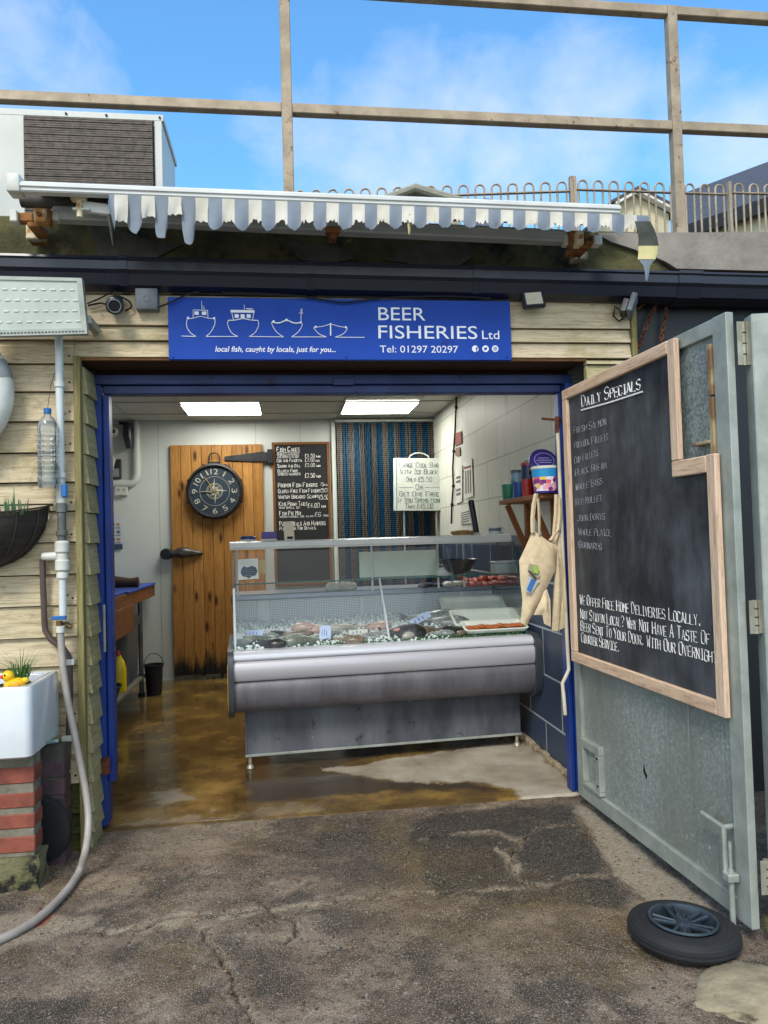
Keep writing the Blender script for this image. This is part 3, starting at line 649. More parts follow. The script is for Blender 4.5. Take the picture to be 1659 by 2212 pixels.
# ---- gutter
gut = thing('gutter', 'black plastic gutter running the whole width above the sign', 'gutter', (.5, 3.87, 2.83))
def gz0(x): return AY(830, 570, 3.83).z-.002 + (AY(1659, 586, 3.83).z-AY(0, 541, 3.83).z)/4.05*(x-.5)
def gprof(e=0.):
    return [(3.95, .0+e), (3.815-e, .0+e), (3.812-e, -.012), (3.822-e, -.02), (3.822-e, -.062), (3.838-e, -.078), (3.855, -.13-e), (3.90, -.15-e), (3.95, -.15-e)]
js = [-3.2, AY(265, 560, 3.83).x, AY(670, 570, 3.83).x, AY(1030, 580, 3.83).x, AY(1490, 590, 3.83).x, 4.6]
def gsec(a, b, e):
    za, zb = gz0(a), gz0(b); g = G(); pa = [V((a, y, za+z)) for y, z in gprof(e)]; pb = [V((b, y, zb+z)) for y, z in gprof(e)]; n = len(pa)
    g.raw(pa+pb, [tuple(range(n)), tuple(range(n, 2*n))[::-1]]+[(i, (i+1) % n, n+(i+1) % n, n+i) for i in range(n)]); return g
for a, b in zip(js[:-1], js[1:]): build('gutter_length', gsec(a+.001, b-.001, 0), blackpl, gut)
for j in js[1:-1]:
    w = .022 if j < js[-2] else .07
    build('union_bracket', gsec(j-w, j+w, .005), blackpl, gut)
# ---- cable run, small electrics
wallc = M('dark_grey_cable', '3d3f44', '2b2d31', .5)
g = G(); pts = [AY(x, y, 3.94) for x, y in ((192, 604), (240, 606), (330, 618), (420, 620), (600, 626), (760, 634), (900, 636), (1060, 638), (1130, 634))]
g.tube(pts, .0065, 8)
cb = one('cable', g, wallc, 'grey cable clipped along the dark board under the gutter', 'cable')
for x, y in ((230, 607), (362, 619), (495, 622), (664, 629), (815, 635), (960, 637)):
    c = AY(x, y, 3.93); build('cable_clip', G().box((c.x-.005, c.y-.008, c.z-.01), (c.x+.005, c.y+.01, c.z+.012), .002), grey_box, cb)
def cable(pts, r, lab, m=black, Y=3.9):
    P = [AY(p[0], p[1], p[2] if len(p) > 2 else Y) for p in pts]; Q = []
    for i in range(len(P)-1):
        a, b, c, d = P[max(i-1, 0)], P[i], P[i+1], P[min(i+2, len(P)-1)]
        for t in (0, .25, .5, .75): Q.append(.5*((2*b)+(c-a)*t+(2*a-5*b+4*c-d)*t*t+(3*b-a-3*c+d)*t**3))
    return one('cable', G().tube(Q+[P[-1]], r, 6), m, lab, 'cable')
cable([(188, 656), (215, 645), (240, 632), (275, 622), (330, 628)], .004, 'thin black cable from the big floodlight up to the gutter', Y=3.895)
cable([(190, 660), (215, 655), (232, 656), (250, 640), (275, 648), (284, 662), (270, 672)], .005, 'black cable looping round the round security camera', Y=3.89)
cable([(338, 664), (365, 655), (400, 638), (430, 630)], .0045, 'black cable crossing the top left corner of the blue sign', Y=3.865)
cable([(480, 632), (600, 636), (690, 646), (740, 653), (790, 648), (860, 642), (960, 640), (1060, 644)], .0045, 'black cable sagging over the top edge of the blue sign', Y=3.868)
cable([(1131, 636), (1145, 622), (1160, 620), (1175, 628)], .004, 'short black cable looped over the small square floodlight', Y=3.88)
cam_ = thing('security_camera', 'round black security camera beside the grey junction box', 'camera', AY(247, 660, 3.9))
a = AY(247, 661, 3.79); b = AY(252, 654, 3.91); d = (a-b).normalized()
build('camera_body', G().cyl(b, a, .038, .043, 24, bev=.006), blackpl, cam_); build('lens', G().cyl(a-d*.004, a+d*.003, .024, n=20, bev=.003), M('lens_glass', '2b2d33', '15161a', .1), cam_)
build('lens_ring', G().tube([a+d*.002+(d.orthogonal().normalized()*math.cos(k*.4)+d.cross(d.orthogonal()).normalized()*math.sin(k*.4))*.031 for k in range(16)], .004, 6, closed=True), grey_box, cam_)
build('mounting_base', G().cyl(b-d*.0, V((b.x, 3.925, b.z+.005)), .02, n=14), blackpl, cam_)
p, q = AY(291, 621, 3.86), AY(341, 668, 3.86)
g = G(); g.box((p.x, 3.86, q.z), (q.x, 3.925, p.z), .008, seg=2); jb = one('junction_box', g, grey_box, 'grey square junction box left of the blue sign', 'junction box')
c = AY(317, 645, 3.86); build('cover_ring', G().tube([c+V((math.cos(k*.45)*.016, 0, math.sin(k*.45)*.016)) for k in range(14)], .002, 5, closed=True), grey_box, jb)
p, q = AY(1129, 627, 3.84), AY(1177, 664, 3.84); Mx = Matrix.Translation(((p.x+q.x)/2, 3.85, (p.z+q.z)/2)) @ Matrix.Rotation(R(-5), 4, 'Y') @ Matrix.Rotation(R(-14), 4, 'X')
fl = thing('small_floodlight', 'small square black floodlight under the gutter right of the sign', 'floodlight', Mx.translation)
build('housing', G().box((-.062, -.012, -.05), (.062, .02, .05), .006, 0, Mx), blackpl, fl); build('glass_cover', G().box((-.046, -.015, -.036), (.046, -.0125, .034), .001, 0, Mx), M('pale_lamp_glass', 'c9c4ae', 'b5b09a', .2), fl)
build('bracket', G().box((-.03, .02, -.005), (.03, .07, .06), .003, 0, Mx), blackpl, fl)
c = AY(1365, 660, 3.84); Mx = Matrix.Translation(c) @ Matrix.Rotation(R(22), 4, 'Y') @ Matrix.Rotation(R(62), 4, 'Z')
fl = thing('small_floodlight', 'slim dark floodlight seen edge on at the end of the board cladding', 'floodlight', c)
build('housing', G().box((-.055, -.016, -.055), (.055, .016, .055), .006, 0, Mx), grey_box, fl); build('bracket', G().box((-.04, .016, -.06), (.04, .05, .02), .004, 0, Mx), blackpl, fl)
g = G(); g.tube([c+V((-.03, .04, -.02)), c+V((-.07, .06, .01)), c+V((-.08, .06, -.04)), c+V((-.05, .06, -.07)), c+V((-.02, .07, -.05))], .005, 6); build('lead', g, black, fl)
# ---- awning
aw = thing('awning', 'broken white awning with a torn blue and white striped valance', 'awning', AY(700, 470, 3.7))
A0, A1 = AY(44, 406, 3.55), AY(1336, 456, 3.55)
def ar(t): return A0+(A1-A0)*t
g = G(); g.beam(A0, A1, .05, .048, bev=.006); g.beam(A0+V((0, -.028, .005)), A1+V((0, -.028, .005)), .01, .018, bev=.002); build('front_rail', g, white_al, aw)
cap = AY(33, 402, 3.55); g = G(); g.box(cap+V((-.028, -.04, -.04)), cap+V((.03, .05, .045)), .008, seg=2); build('end_cap', g, whitepl, aw)
# valance: every stripe its own torn length
stx = [235, 247, 276, 306, 334, 364, 392, 422, 450, 480, 507, 537, 565, 595, 621, 650, 677, 705, 732, 761, 788]
while stx[-1] < 1392: stx.append(stx[-1]+26.7)
rows_n = 9; g = G(); cols = []; mi = []
def rail_y(x): return 416+(x-60)*(466-416)/(1335-60)
def vlen(i, t, x):
    bl = i % 2 == 0; base = 70-(x-235)/1160*12 if x < 300 else float(np.interp(x, [300, 540, 850, 1000, 1330, 1400], [70, 66, 50, 41, 42, 44]))
    
    if x < 247: return 14+t*70
    if i in (2, 4, 6): return {2: 82, 4: 90, 6: 100}[i]*(1-.35*abs(2*t-1)**4)+random.uniform(-2, 2)
    if i in (1, 3, 5): return (54, 46, 38)[(i-1)//2]+random.uniform(-3, 3)+(6 if i == 1 else 0)*t
    if bl: return base*(1.02-.20*abs(2*t-1)**2.2)+random.uniform(-2.5, 1.5)
    return base*(.72+.10*abs(2*t-1))+random.uniform(-9, 3)
for i in range(len(stx)-1):
    n = 9; rr = [[] for _ in range(rows_n)]
    for k in range(n):
        t = k/(n-1); x = stx[i]+(stx[i+1]-stx[i])*t; y0 = rail_y(x)-3; L = vlen(i, min(max(t, .02), .98), x)
        for r in range(rows_n):
            s = r/(rows_n-1)
            yy = 3.525+.012*math.sin(x*.117+s*1.3)*s*1.2-.02*s+(.03*s if i in (2, 4, 6) else 0)
            if x > 1330: yy += (x-1330)*.001
            P = AY(x+(2*math.sin(x*.3+s*3)*s if i < 8 else 0), y0+L*s, yy); rr[r].append(P)
    g.sheet(rr, mi=i % 2, th=(0, .002, 0))
build('valance', g, [vb, vw], aw)
def strip(pts, w0, w1, m, Y=3.52):
    rows = []
    for k, (x, y) in enumerate(pts):
        w = w0+(w1-w0)*k/(len(pts)-1); rows.append([AY(x-w/2, y, Y), AY(x, y, Y-.008), AY(x+w/2, y, Y)])
    build('torn_strip', G().sheet(rows, th=(0, .002, 0)), m, aw)
strip([(1388, 478), (1396, 497), (1400, 515), (1401, 532)], 34, 44, tornd); strip([(1401, 531), (1399, 548), (1397, 560)], 42, 38, torny, 3.518); strip([(1398, 559), (1397, 566), (1397, 574)], 38, 14, vb); strip([(1397, 573), (1398, 588), (1397, 606)], 14, 4, vb)
strip([(236, 462), (240, 500), (244, 530)], 9, 2, tornd); strip([(886, 462), (884, 480), (884, 506)], 14, 3, torny, 3.515)
# cloth from the rail back to the roller, ruffled and torn at the back
rows = []
for s in range(7):
    row = []
    for k in range(80):
        t = k/79; p = ar(t)+V((0, .02, .022)); q = V((p.x, 3.93, AY(700, 445, 3.93).z+(A1.z-A0.z)*(t-.5)*.6))
        P = p.lerp(q, s/6); P.z += (.012*math.sin(t*61+s)*math.sin(t*23)+.014*random.random()*(t < .28))*(s > 0); row.append(P)
    rows.append(row)
build('awning_cloth', G().sheet(rows, th=(0, 0, -.002), mif=lambda x, y: (x//2) % 2), [cloth('awning_bluegrey', '8e98a4', '7d8793', None, .12), cloth('awning_white', 'cfcbbd', 'bbb5a3', ('8a7c5c', 5., .56), .12)], aw)
g = G(); p, q = AY(118, 464, 3.76), AY(1218, 514, 3.76); g.beam(p, q, .075, .065, bev=.008); g.beam(p+V((0, -.037, .012)), q+V((0, -.037, .012)), .008, .012); build('support_bar', g, grey_al, aw)
p, q = AY(46, 432, 3.86), AY(1330, 474, 3.86); build('roller_tube', G().cyl(p, q, .036, n=18), M('dark_roller', '4d4a42', '2f2d29', .7, scale=7), aw)
g = G(); g.beam(AY(166, 445, 3.62), AY(240, 455, 3.62), .03, .05, bev=.004); g.box(AY(166, 440, 3.6)+V((-.02, -.01, -.02)), AY(186, 455, 3.6)+V((.02, .04, .0)), .004); build('folding_arm', g, white_al, aw)
g = G(); g.box(AY(152, 430, 3.58), AY(189, 424, 3.62), .002); c = AY(172, 449, 3.6); g.cyl(c+V((0, 0, -.045)), c+V((0, 0, .045)), .014, n=12); build('arm_knuckle', g, rustbr, aw)
def bracket(pts):
    g = G()
    for x0, y0, x1, y1, Y, d, mi in pts:
        a, b = AY(x0, y0, Y), AY(x1, y1, Y); g.box((a.x, Y, b.z), (b.x, Y+d, a.z), .005, mi)
    for x0, y0, x1, y1, Y, d, mi in pts:
        if mi == 0:
            c = AY((x0+x1)/2, (y0+y1)/2, Y); g.cyl(c, c+V((0, -.012, 0)), .011, n=8, mi=1)
    build('wall_bracket', g, [rustbr, M('orange_rusted_steel', 'a8743a', '6a3c1e', .8, scale=9, spot=[('3a1f12', 8., .58)], bump=.5), whitepl], aw)
bracket([(20, 452, 37, 478, 3.68, .06, 2), (37, 458, 72, 478, 3.70, .05, 1), (72, 448, 98, 478, 3.66, .07, 0), (98, 448, 108, 482, 3.69, .06, 1), (110, 457, 128, 475, 3.72, .05, 2), (55, 478, 92, 516, 3.85, .10, 0), (58, 478, 86, 490, 3.70, .15, 1)])
bracket([(1218, 504, 1232, 528, 3.72, .05, 2), (1230, 500, 1246, 528, 3.70, .05, 1), (1246, 497, 1262, 527, 3.66, .07, 0), (1264, 508, 1284, 528, 3.71, .05, 1), (1284, 506, 1302, 528, 3.69, .06, 2), (1242, 535, 1270, 560, 3.85, .10, 0), (1240, 520, 1276, 536, 3.72, .14, 1)])
bracket([(704, 488, 735, 500, 3.70, .06, 1), (712, 498, 728, 512, 3.72, .08, 1)])
# ---- railing along the roof edge
rl = thing('roof_railing', 'tall weathered metal railing with two rails along the flat roof edge', 'railing', (.5, 4.12, zr))
RY = 4.12
def post(x0, y0, x1, y1, top):
    b = AY(x0, y0, RY); g = G(); g.box((b.x-.029, RY-.029, zr-.02), (b.x+.029, RY+.029, top), .004); g.box((b.x-.06, RY-.05, zr-.004), (b.x+.06, RY+.05, zr+.008)); build('post', g, galv_post, rl); return b.x
zt = AY(1455, 28, RY).z; zm = AY(830, 247, RY).z
xa = post(624, 400, 0, 0, zt+.03); xb = post(1467, 480, 0, 0, zt+.03); xc = post(-900, 400, 0, 0, zt+.03)
xs_ = sorted([-3.2, xc, xa, xb, 4.6]); sl = (AY(1659, 280, RY).z-AY(0, 214, RY).z)/4.3
for z, sl_ in ((zt, 0), (zm, 0)):
    for a, b in zip(xs_[:-1], xs_[1:]):
        if b-a > .1: build('rail', G().beam((a+.03, RY, z), (b-.03, RY, z), .055, .055, bev=.004), galv_post, rl)
g = G(); g.tube([V((1.72, 4.34, zr+.02)), V((2.6, 4.34, zr+.022)), V((4.6, 4.34, zr+.02))], .017, 10); one('pipe', g, rail_red, 'thin orange red pipe lying along the roof edge', 'pipe')
# ---- bow-top fence
fence = thing('bow_top_fence', 'low bow top metal fence standing on the roof behind the awning', 'fence', (2.2, 5.5, 3.16))
def bows(pa, pb, n, ztop):
    g = G(); pa, pb = V(pa), V(pb); u = (pb-pa).normalized(); L = (pb-pa).length; s = L/n
    for i in range(n):
        c = pa+u*(s*(i+.5)); w = s*.28
        pts = [c-u*w+V((0, 0, 3.2-pa.z))]
        for k in range(9): a = math.pi-math.pi*k/8; pts.append(V((c.x, c.y, ztop-w))+u*(w*math.cos(a))+V((0, 0, w*math.sin(a))))
        pts.append(c+u*w+V((0, 0, 3.2-pa.z))); g.tube(pts, .0085, 6)
    g.beam(V((pa.x, pa.y, ztop-.075)), V((pb.x, pb.y, ztop-.075)), .03, .008); g.beam(V((pa.x, pa.y, 3.30)), V((pb.x, pb.y, 3.30)), .03, .008)
    build('fence_panel', g, galv_post, fence)
f0, f1, f2, f3 = V((AY(560, 424, 5.8).x, 5.8, 3.2)), V((AY(1236, 390, 5.46).x, 5.46, 3.2)), V((AY(1574, 390, 5.46).x, 5.46, 3.2)), V((4.6, 5.46, 3.2))
bows(f0, f1-V((.02, 0, 0)), 19, 4.19); bows(f1+V((.02, 0, 0)), f2-V((.02, 0, 0)), 10, 4.205); bows(f2+V((.02, 0, 0)), f3, 8, 4.22)
for f in (f1+V((-.012, 0, 0)), f1+V((.014, 0, 0)), f2): build('fence_post', G().box((f.x-.012, f.y-.02, 3.16), (f.x+.012, f.y+.02, 4.23), .002), galv_post, fence)
# ---- condenser on the roof
acx1 = AY(350, 250, 5.0).x; acz = AY(340, 250, 5.0).z
ac = thing('condenser_unit', 'pale boxy refrigeration condenser with a dark finned grille on the roof', 'condenser', (-1.3, 5.3, 3.16))
g = G(); g.box((-2.3, 5.0, 3.18), (acx1, 5.58, acz-.045), .004); build('cabinet', g, acw, ac)
g = G(); g.box((-2.32, 4.985, acz-.044), (acx1+.012, 5.60, acz), .004)
for x in (143, 230, 345): c = AY(x, 247, 4.985); g.cyl((c.x, 4.985, acz-.022), (c.x, 4.978, acz-.022), .008, n=8, mi=1)
build('lid', g, [acw, black], ac)
ga, gb = AY(54, 252, 4.99), AY(335, 420, 4.99)
fin = M('dusty_grille_fin', '71675e', '534c46', .8, scale=30, spot=[('85807a', 16., .66)])
g = G(); g.box((ga.x, 4.975, 3.3), (gb.x, 4.985, ga.z), 0, 1); n = 62
for i in range(n):
    z = 3.32+(ga.z-3.34)*i/(n-1); g.box((ga.x+.005, 4.955+.002*(i % 3), z), (gb.x-.005, 4.974, z+.011))
build('grille', g, [fin, black], ac)
build('front_panel', G().box((gb.x+.005, 4.98, 3.2), (acx1, 4.998, acz-.046), .003), acw, ac); build('front_panel', G().box((-2.3, 4.98, 3.2), (ga.x-.005, 4.998, acz-.046), .003), acw, ac)
# ---- propped boards behind the awning
pk = AY(895, 409, 4.9); pl = AY(818, 432, 4.9); pr = AY(1016, 442, 4.9)
t = thing('propped_boards', 'weathered grey boards propped in a low peak behind the awning', 'boards', (pk.x, 4.9, 3.16))
g = G(); g.beam(pl+V((-.08, 0, -.05)), pk, .05, .09, up=(0, 1, 0), bev=.015); build('board', g, plank_grey, t)
g = G(); g.beam(pk+V((-.02, 0, .006)), pr+V((.05, 0, -.02)), .055, .09, up=(0, 1, 0), bev=.015); build('board', g, plank_grey, t)
g = G(); g.beam(V((pk.x, 4.95, 3.16)), pk+V((0, .05, -.03)), .05, .05); g.beam(V((pr.x-.1, 4.95, 3.16)), pr+V((-.1, .05, -.0)), .05, .05); g.beam(V((pl.x, 4.95, 3.16)), pl+V((0.02, .05, -.02)), .05, .05); build('prop', g, plank_grey, t)
tp = AY(1050, 436, 4.95); g = G(); g.ball(tp+V((0, 0, -.03)), (.07, .05, .05)); g.box((tp.x-.1, 4.9, 3.16), (tp.x+.1, 5.0, tp.z-.03)); one('rag_bundle', g, M('grey_tarpaulin', '6f7788', '595f6c', .7, scale=14, bump=.8), 'grey plastic bundle on the roof behind the awning', 'bundle')
# ---- houses above the roof line
def APt(x, y, Y): return AY(x, y, Y)
HY = 15.
h = thing('gabled_house', 'small cream gabled house with white bargeboards behind the bow top fence', 'house', AY(1385, 600, HY))
ap = AY(1371, 420, HY); el = AY(1322, 447, HY); er = AY(1452, 462, HY); zb = 2.
er2 = V((er.x, HY, er.z)); el2 = V((el.x, HY, el.z))
g = G(); g.poly([ap, V((el.x+.05, HY, el.z)), V((el.x+.05, HY, zb)), V((er.x-.08, HY, zb)), V((er.x-.08, HY, er.z))], (0, 6, 0)); build('wall', g, cream, h)
g = G()
for a, b in ((el2, ap), (ap, er2)): g.beam(V((a.x, HY-.12, a.z)), V((b.x, HY-.12, b.z)), .05, .16, up=(0, 1, 0))
build('bargeboard', g, wverge, h)
g = G(); g.poly([ap+V((0, -.2, .1)), el2+V((-.1, -.2, .06)), el2+V((-.1, -.2, .0)), ap+V((0, -.2, .02)), er2+V((.1, -.2, -.02)), er2+V((.1, -.2, .06))], (0, 6.4, 0)); build('roof', g, slate, h)
h = thing('slate_roofed_house', 'cream house with a long dark slate roof sloping up at the right edge', 'house', AZ(1580, 470, 2.))
ze, zg = 6.0, 8.6
e0, e1 = AZ(1478, 505, ze), AZ(1720, 424, ze); r0, r1 = AZ(1470, 433, zg), AZ(1720, 341, zg)
g = G(); n = (r0-e0).cross(e1-e0).normalized(); n = n if n.z > 0 else -n
g.poly([e0, e1, r1, r0], n*.12); build('roof', g, slate, h)
g = G(); g.beam(e0+V((0, 0, -.03)), e1+V((0, 0, -.03)), .10, .12); build('gutter', g, black, h)
dn = V((0, .25, 0)); g = G(); g.poly([e0+dn, e1+dn, V((e1.x, e1.y+.25, 2.)), V((e0.x, e0.y+.25, 2.))], (0, 3., 0)); build('wall', g, cream, h)
# ---- big LED floodlight at the left
ca, cb_, cc_, cd = AY(-70, 596, 3.70), AY(178, 602, 3.70), AY(190, 722, 3.715), AY(-70, 729, 3.715)
fl = thing('led_floodlight', 'large square LED floodlight with dotted rows on the boarded wall', 'floodlight', AY(90, 700, 3.8))
u = (cb_-ca).normalized(); nn = (cb_-ca).cross(cd-ca).normalized(); nn = -nn if nn.y > 0 else nn
g = G(); g.poly([ca, cb_, cc_, cd], -nn*.03); build('housing', g, galvp, fl)
def q4(s, t): return ca.lerp(cb_, s).lerp(cd.lerp(cc_, s), t)
def inset(a, b, c, d): return [q4(a, b), q4(c, b), q4(c, d), q4(a, d)]
g = G()
for a, b, c, d in ((0, 0, 1, .06), (0, .9, 1, 1), (.955, .06, 1, .9), (0, .06, .02, .9)): g.poly(inset(a, b, c, d), nn*.012)
for k in range(34): g.poly([p+nn*.013 for p in inset(.02+k*.0285, .945, .035+k*.0285, .965)], nn*.001, 1)
build('frame', g, [galvp, black], fl)
g = G(); g.poly(inset(.02, .06, .955, .9), nn*.006); build('cover', g, lum, fl)
for r in range(4):
    for k in range(11):
        g = G()
        s = .05+k*.083+(.018 if r % 2 else 0)+r*.004; t_ = .2+r*.185
        g.poly([p+nn*.007 for p in inset(s, t_, s+.042, t_+.022)], nn*.003)
        build('led', g, led, fl)
c = q4(.97, .7); build('bracket', G().box((c.x-.01, 3.74, c.z-.02), (c.x+.03, 3.915, c.z+.02), .004), galvp, fl)
# ---- lifebuoy, partly out of frame
c = AY(-134, 848, 3.84); lb = thing('lifebuoy', 'white ring lifebuoy with grey straps hanging on the boarded wall', 'lifebuoy', c)
g = G(); g.tube([c+V((.285*math.cos(k*.1309), 0, .285*math.sin(k*.1309))) for k in range(48)], .062, 14, closed=True); build('ring', g, whitepl, lb)
for a0 in (20, 110, 200, 290):
    g = G(); g.tube([c+V((.285*math.cos(R(a0+k*4-8)), 0, .285*math.sin(R(a0+k*4-8)))) for k in range(5)], .065, 14); build('strap', g, M('grey_strap', '8e9293', '777b7c', .7), lb)
# ---- white standpipe
PY = 3.87
def px(y): return AY(122+(y-730)*.0345, y, PY)
xp = px(1000).x
def zp(y): return AY(133, y, PY).z
pipe = thing('water_pipe', 'white plastic water pipe with a blue valve down the boarded wall', 'pipe', (xp, PY, zp(1345)))
def seg(n, y0, y1, r, m, bev=.004, r2=None): return build(n, G().cyl((xp, PY, zp(y1)), (xp, PY, zp(y0)), r, r2, 20, bev=bev), m, pipe)
seg('pipe_length', 720, 1045, .0195, pipew); seg('pipe_length', 1230, 1342, .0185, pipew)
seg('collar', 824, 838, .025, pipew); seg('collar', 1022, 1034, .025, pipew)
seg('valve_body', 1045, 1088, .023, whitepl); seg('iron_section', 1092, 1172, .021, ironp); seg('iron_collar', 1088, 1108, .027, ironp); seg('iron_collar', 1146, 1158, .027, ironp)
seg('fitting', 1168, 1196, .034, whitepl, .01); seg('fitting', 1196, 1212, .028, whitepl); seg('fitting', 1208, 1234, .034, whitepl, .008); seg('fitting', 1236, 1250, .028, whitepl)
g = G(); z = zp(1062); g.box((xp+.012, PY-.05, z-.032), (xp+.04, PY-.028, z+.034), .006); g.cyl((xp+.02, PY-.03, z), (xp+.01, PY, z), .009, n=10); build('lever', g, bluelever, pipe)
z = zp(1201); build('side_branch', G().cyl((xp-.095, PY, z), (xp-.02, PY, z), .019, .022, 18, bev=.004), whitepl, pipe)
tz = zp(1352); g = G(); g.cyl((xp+.0, 3.92, tz), (xp-.005, PY-.05, tz), .017, n=14); g.cyl((xp-.005, PY-.045, tz-.045), (xp-.005, PY-.045, tz+.03), .015, n=14); g.cyl((xp+.01, PY-.02, tz+.01), (xp+.045, PY-.02, tz-.005), .012, n=10); build('tap', g, brass, pipe)
g = G(); a = AY(112, 1334, PY-.05); b = AY(143, 1336, PY-.05); g.box((a.x, a.y-.012, a.z-.012), (b.x, a.y+.012, a.z+.006), .003); build('tap_handle', g, bluelever, pipe)
bp_ = [(110, 1201), (97, 1201), (92, 1212), (93, 1260), (96, 1340), (98, 1362), (110, 1382), (138, 1402), (148, 1418), (151, 1440), (151, 1500), (149, 1580), (146, 1640)]
bp = one('drain_pipe', G().tube([AY(x, y, 3.885) for x, y in bp_], .0145, 10), brownp, 'thin brown pipe bending down the wall beside the white pipe', 'pipe')
for x, y in ((151, 1430), (146, 1594)): c = AY(x, y, 3.88); build('pipe_clip', G().box((c.x-.024, c.y-.02, c.z-.014), (c.x+.024, c.y+.03, c.z+.014), .003), whitepl, bp)
# ---- hose
hp = [(131, 1362, 3.82), (133, 1400, 3.82), (137, 1450, 3.81), (147, 1516, 3.80), (158, 1570, 3.79), (168, 1621, 3.78), (178, 1670, 3.76), (186, 1715, 3.73), (191, 1760, 3.69), (190, 1800, 3.64), (184, 1840, 3.58)]
P = [AY(*p) for p in hp]+[AZ(x, y, z) for x, y, z in ((172, 1880, .03), (150, 1916, .014), (118, 1952, .012), (80, 1985, .012), (35, 2013, .012), (-10, 2035, .012), (-80, 2070, .012))]
Q = []
for i in range(len(P)-1):
    a, b, c, d = P[max(i-1, 0)], P[i], P[i+1], P[min(i+2, len(P)-1)]
    for t_ in (0, .2, .4, .6, .8): Q.append(.5*((2*b)+(c-a)*t_+(2*a-5*b+4*c-d)*t_*t_+(3*b-a-3*c+d)*t_**3))
hs = one('hose', G().tube(Q+[P[-1]], .0165, 12), hosem, 'grey garden hose hanging from the tap and curling across the ground', 'hose')
build('hose_connector', G().cyl(AY(131, 1352, 3.82), AY(131, 1366, 3.82), .021, n=14), whitepl, hs)
# ---- hanging bottle
c = AY(105, 1055, 3.83); ctop = AY(105, 882, 3.83); H_ = ctop.z-c.z
bt = thing('plastic_bottle', 'large clear plastic bottle with a blue cap hung on the boarded wall', 'bottle', c)
clearp = hazyplastic('clear_plastic', (.86, .88, .87), .17)
pr = [(0, .004), (.045, 0), (.052, .012)]
for k in range(9):
    h_ = .05+k*.028; pr += [(.0545, h_), (.0545, h_+.008), (.049, h_+.014), (.049, h_+.02)]
pr += [(.053, .31), (.046, .345), (.030, .375), (.0165, .388), (.0165, .405)]
s_ = H_/.425; pr = [(r*s_, z*s_) for r, z in pr]
build('bottle_body', G().lathe(pr, Matrix.Translation(c), 24), clearp, bt)
build('water', G().lathe([(0, .01), (.046*s_, .012*s_), (.048*s_, .13*s_), (0, .131*s_)], Matrix.Translation(c), 20), glass('still_water', (.86, .9, .9)), bt)
build('cap', G().cyl(c+V((0, 0, .395*s_)), c+V((0, 0, .425*s_)), .0195*s_, n=18, bev=.003), bluelever, bt)
build('hanging_string', G().tube([c+V((0, 0, .42*s_)), c+V((.01, .03, .52)), c+V((.02, .08, .6))], .0015, 5), wire, bt)
# ---- wall basket
tip = AY(111, 1093, 3.9); bc = V((tip.x-.34, 3.92, tip.z)); hb = thing('wall_basket', 'dark lined wire wall basket with green shoots at the left edge', 'hanging basket', bc)
g = G(); rows = []
for i in range(9):
    ph = i/8*math.pi/2; row = []
    for k in range(25):
        a = math.pi*k/24; w = .022*math.sin(a*9+i)*math.sin(ph*1.8)*.4+random.uniform(-.009, .009)
        row.append(bc+V((-(.325+w)*math.cos(a)*math.cos(ph*.97), -(.27+w)*math.sin(a)*math.cos(ph*.97), -.30*math.sin(ph)-(.05*math.sin(a) if i == 0 else .05*math.sin(a)*(1-i/8)))))
    rows.append(row)
g.sheet(rows, th=(0, .004, .002)); build('liner', g, linerm, hb)
g = G(); g.tube([bc+V((-.34*math.cos(math.pi*k/24), -.285*math.sin(math.pi*k/24), .008-.05*math.sin(math.pi*k/24))) for k in range(25)], .005, 6); g.tube([bc+V((-.34, 0, .01)), bc+V((.34, 0, .01))], .005, 6)
for k in (4, 9, 14, 18, 21, 23):
    a = math.pi*k/24; g.tube([bc+V((-.335*math.cos(a)*math.cos(p), -.28*math.sin(a)*math.cos(p), -.305*math.sin(p)-.05*math.sin(a)*(1-p/1.57))) for p in np.linspace(0, 1.5, 8)], .0035, 5)
build('wire_frame', g, wire, hb)
g = G(); g.lathe([(0, .0), (.30, -.01)], Matrix.Translation(bc+V((0, 0, -.045))) @ Matrix.Diagonal((1, -.85, 1, 1)), 20, arc=math.pi); build('soil', g, soil, hb)
def tuft(g, c, n, h, spread, w=.006):
    for i in range(n):
        a = random.uniform(0, 6.28); l = h*random.uniform(.45, 1.1); s = spread*random.uniform(.2, 1.2); d = V((math.cos(a), math.sin(a), 0)); b = V(c)+d*random.uniform(0, spread*.25)
        o_ = V((-d.y, d.x, 0)); P = [b, b+d*s*.35+V((0, 0, l*.6)), b+d*s+V((0, 0, l*(1 if s < spread*.7 else .8)))]; ww = w*random.uniform(.5, 1.1)
        g.raw([P[0]-o_*ww/2, P[0]+o_*ww/2, P[1]+o_*ww*.4, P[1]-o_*ww*.4, P[2]], [(0, 1, 2, 3), (3, 2, 4)])
g = G()
for k in range(60): tuft(g, bc+V((random.uniform(-.1, .27), random.uniform(-.2, -.05), -.045)), 2, .10, .02, .008)
tuft(g, bc+V((.2, -.12, -.05)), 5, .2, .03, .007); build('green_shoots', g, grassb, hb)
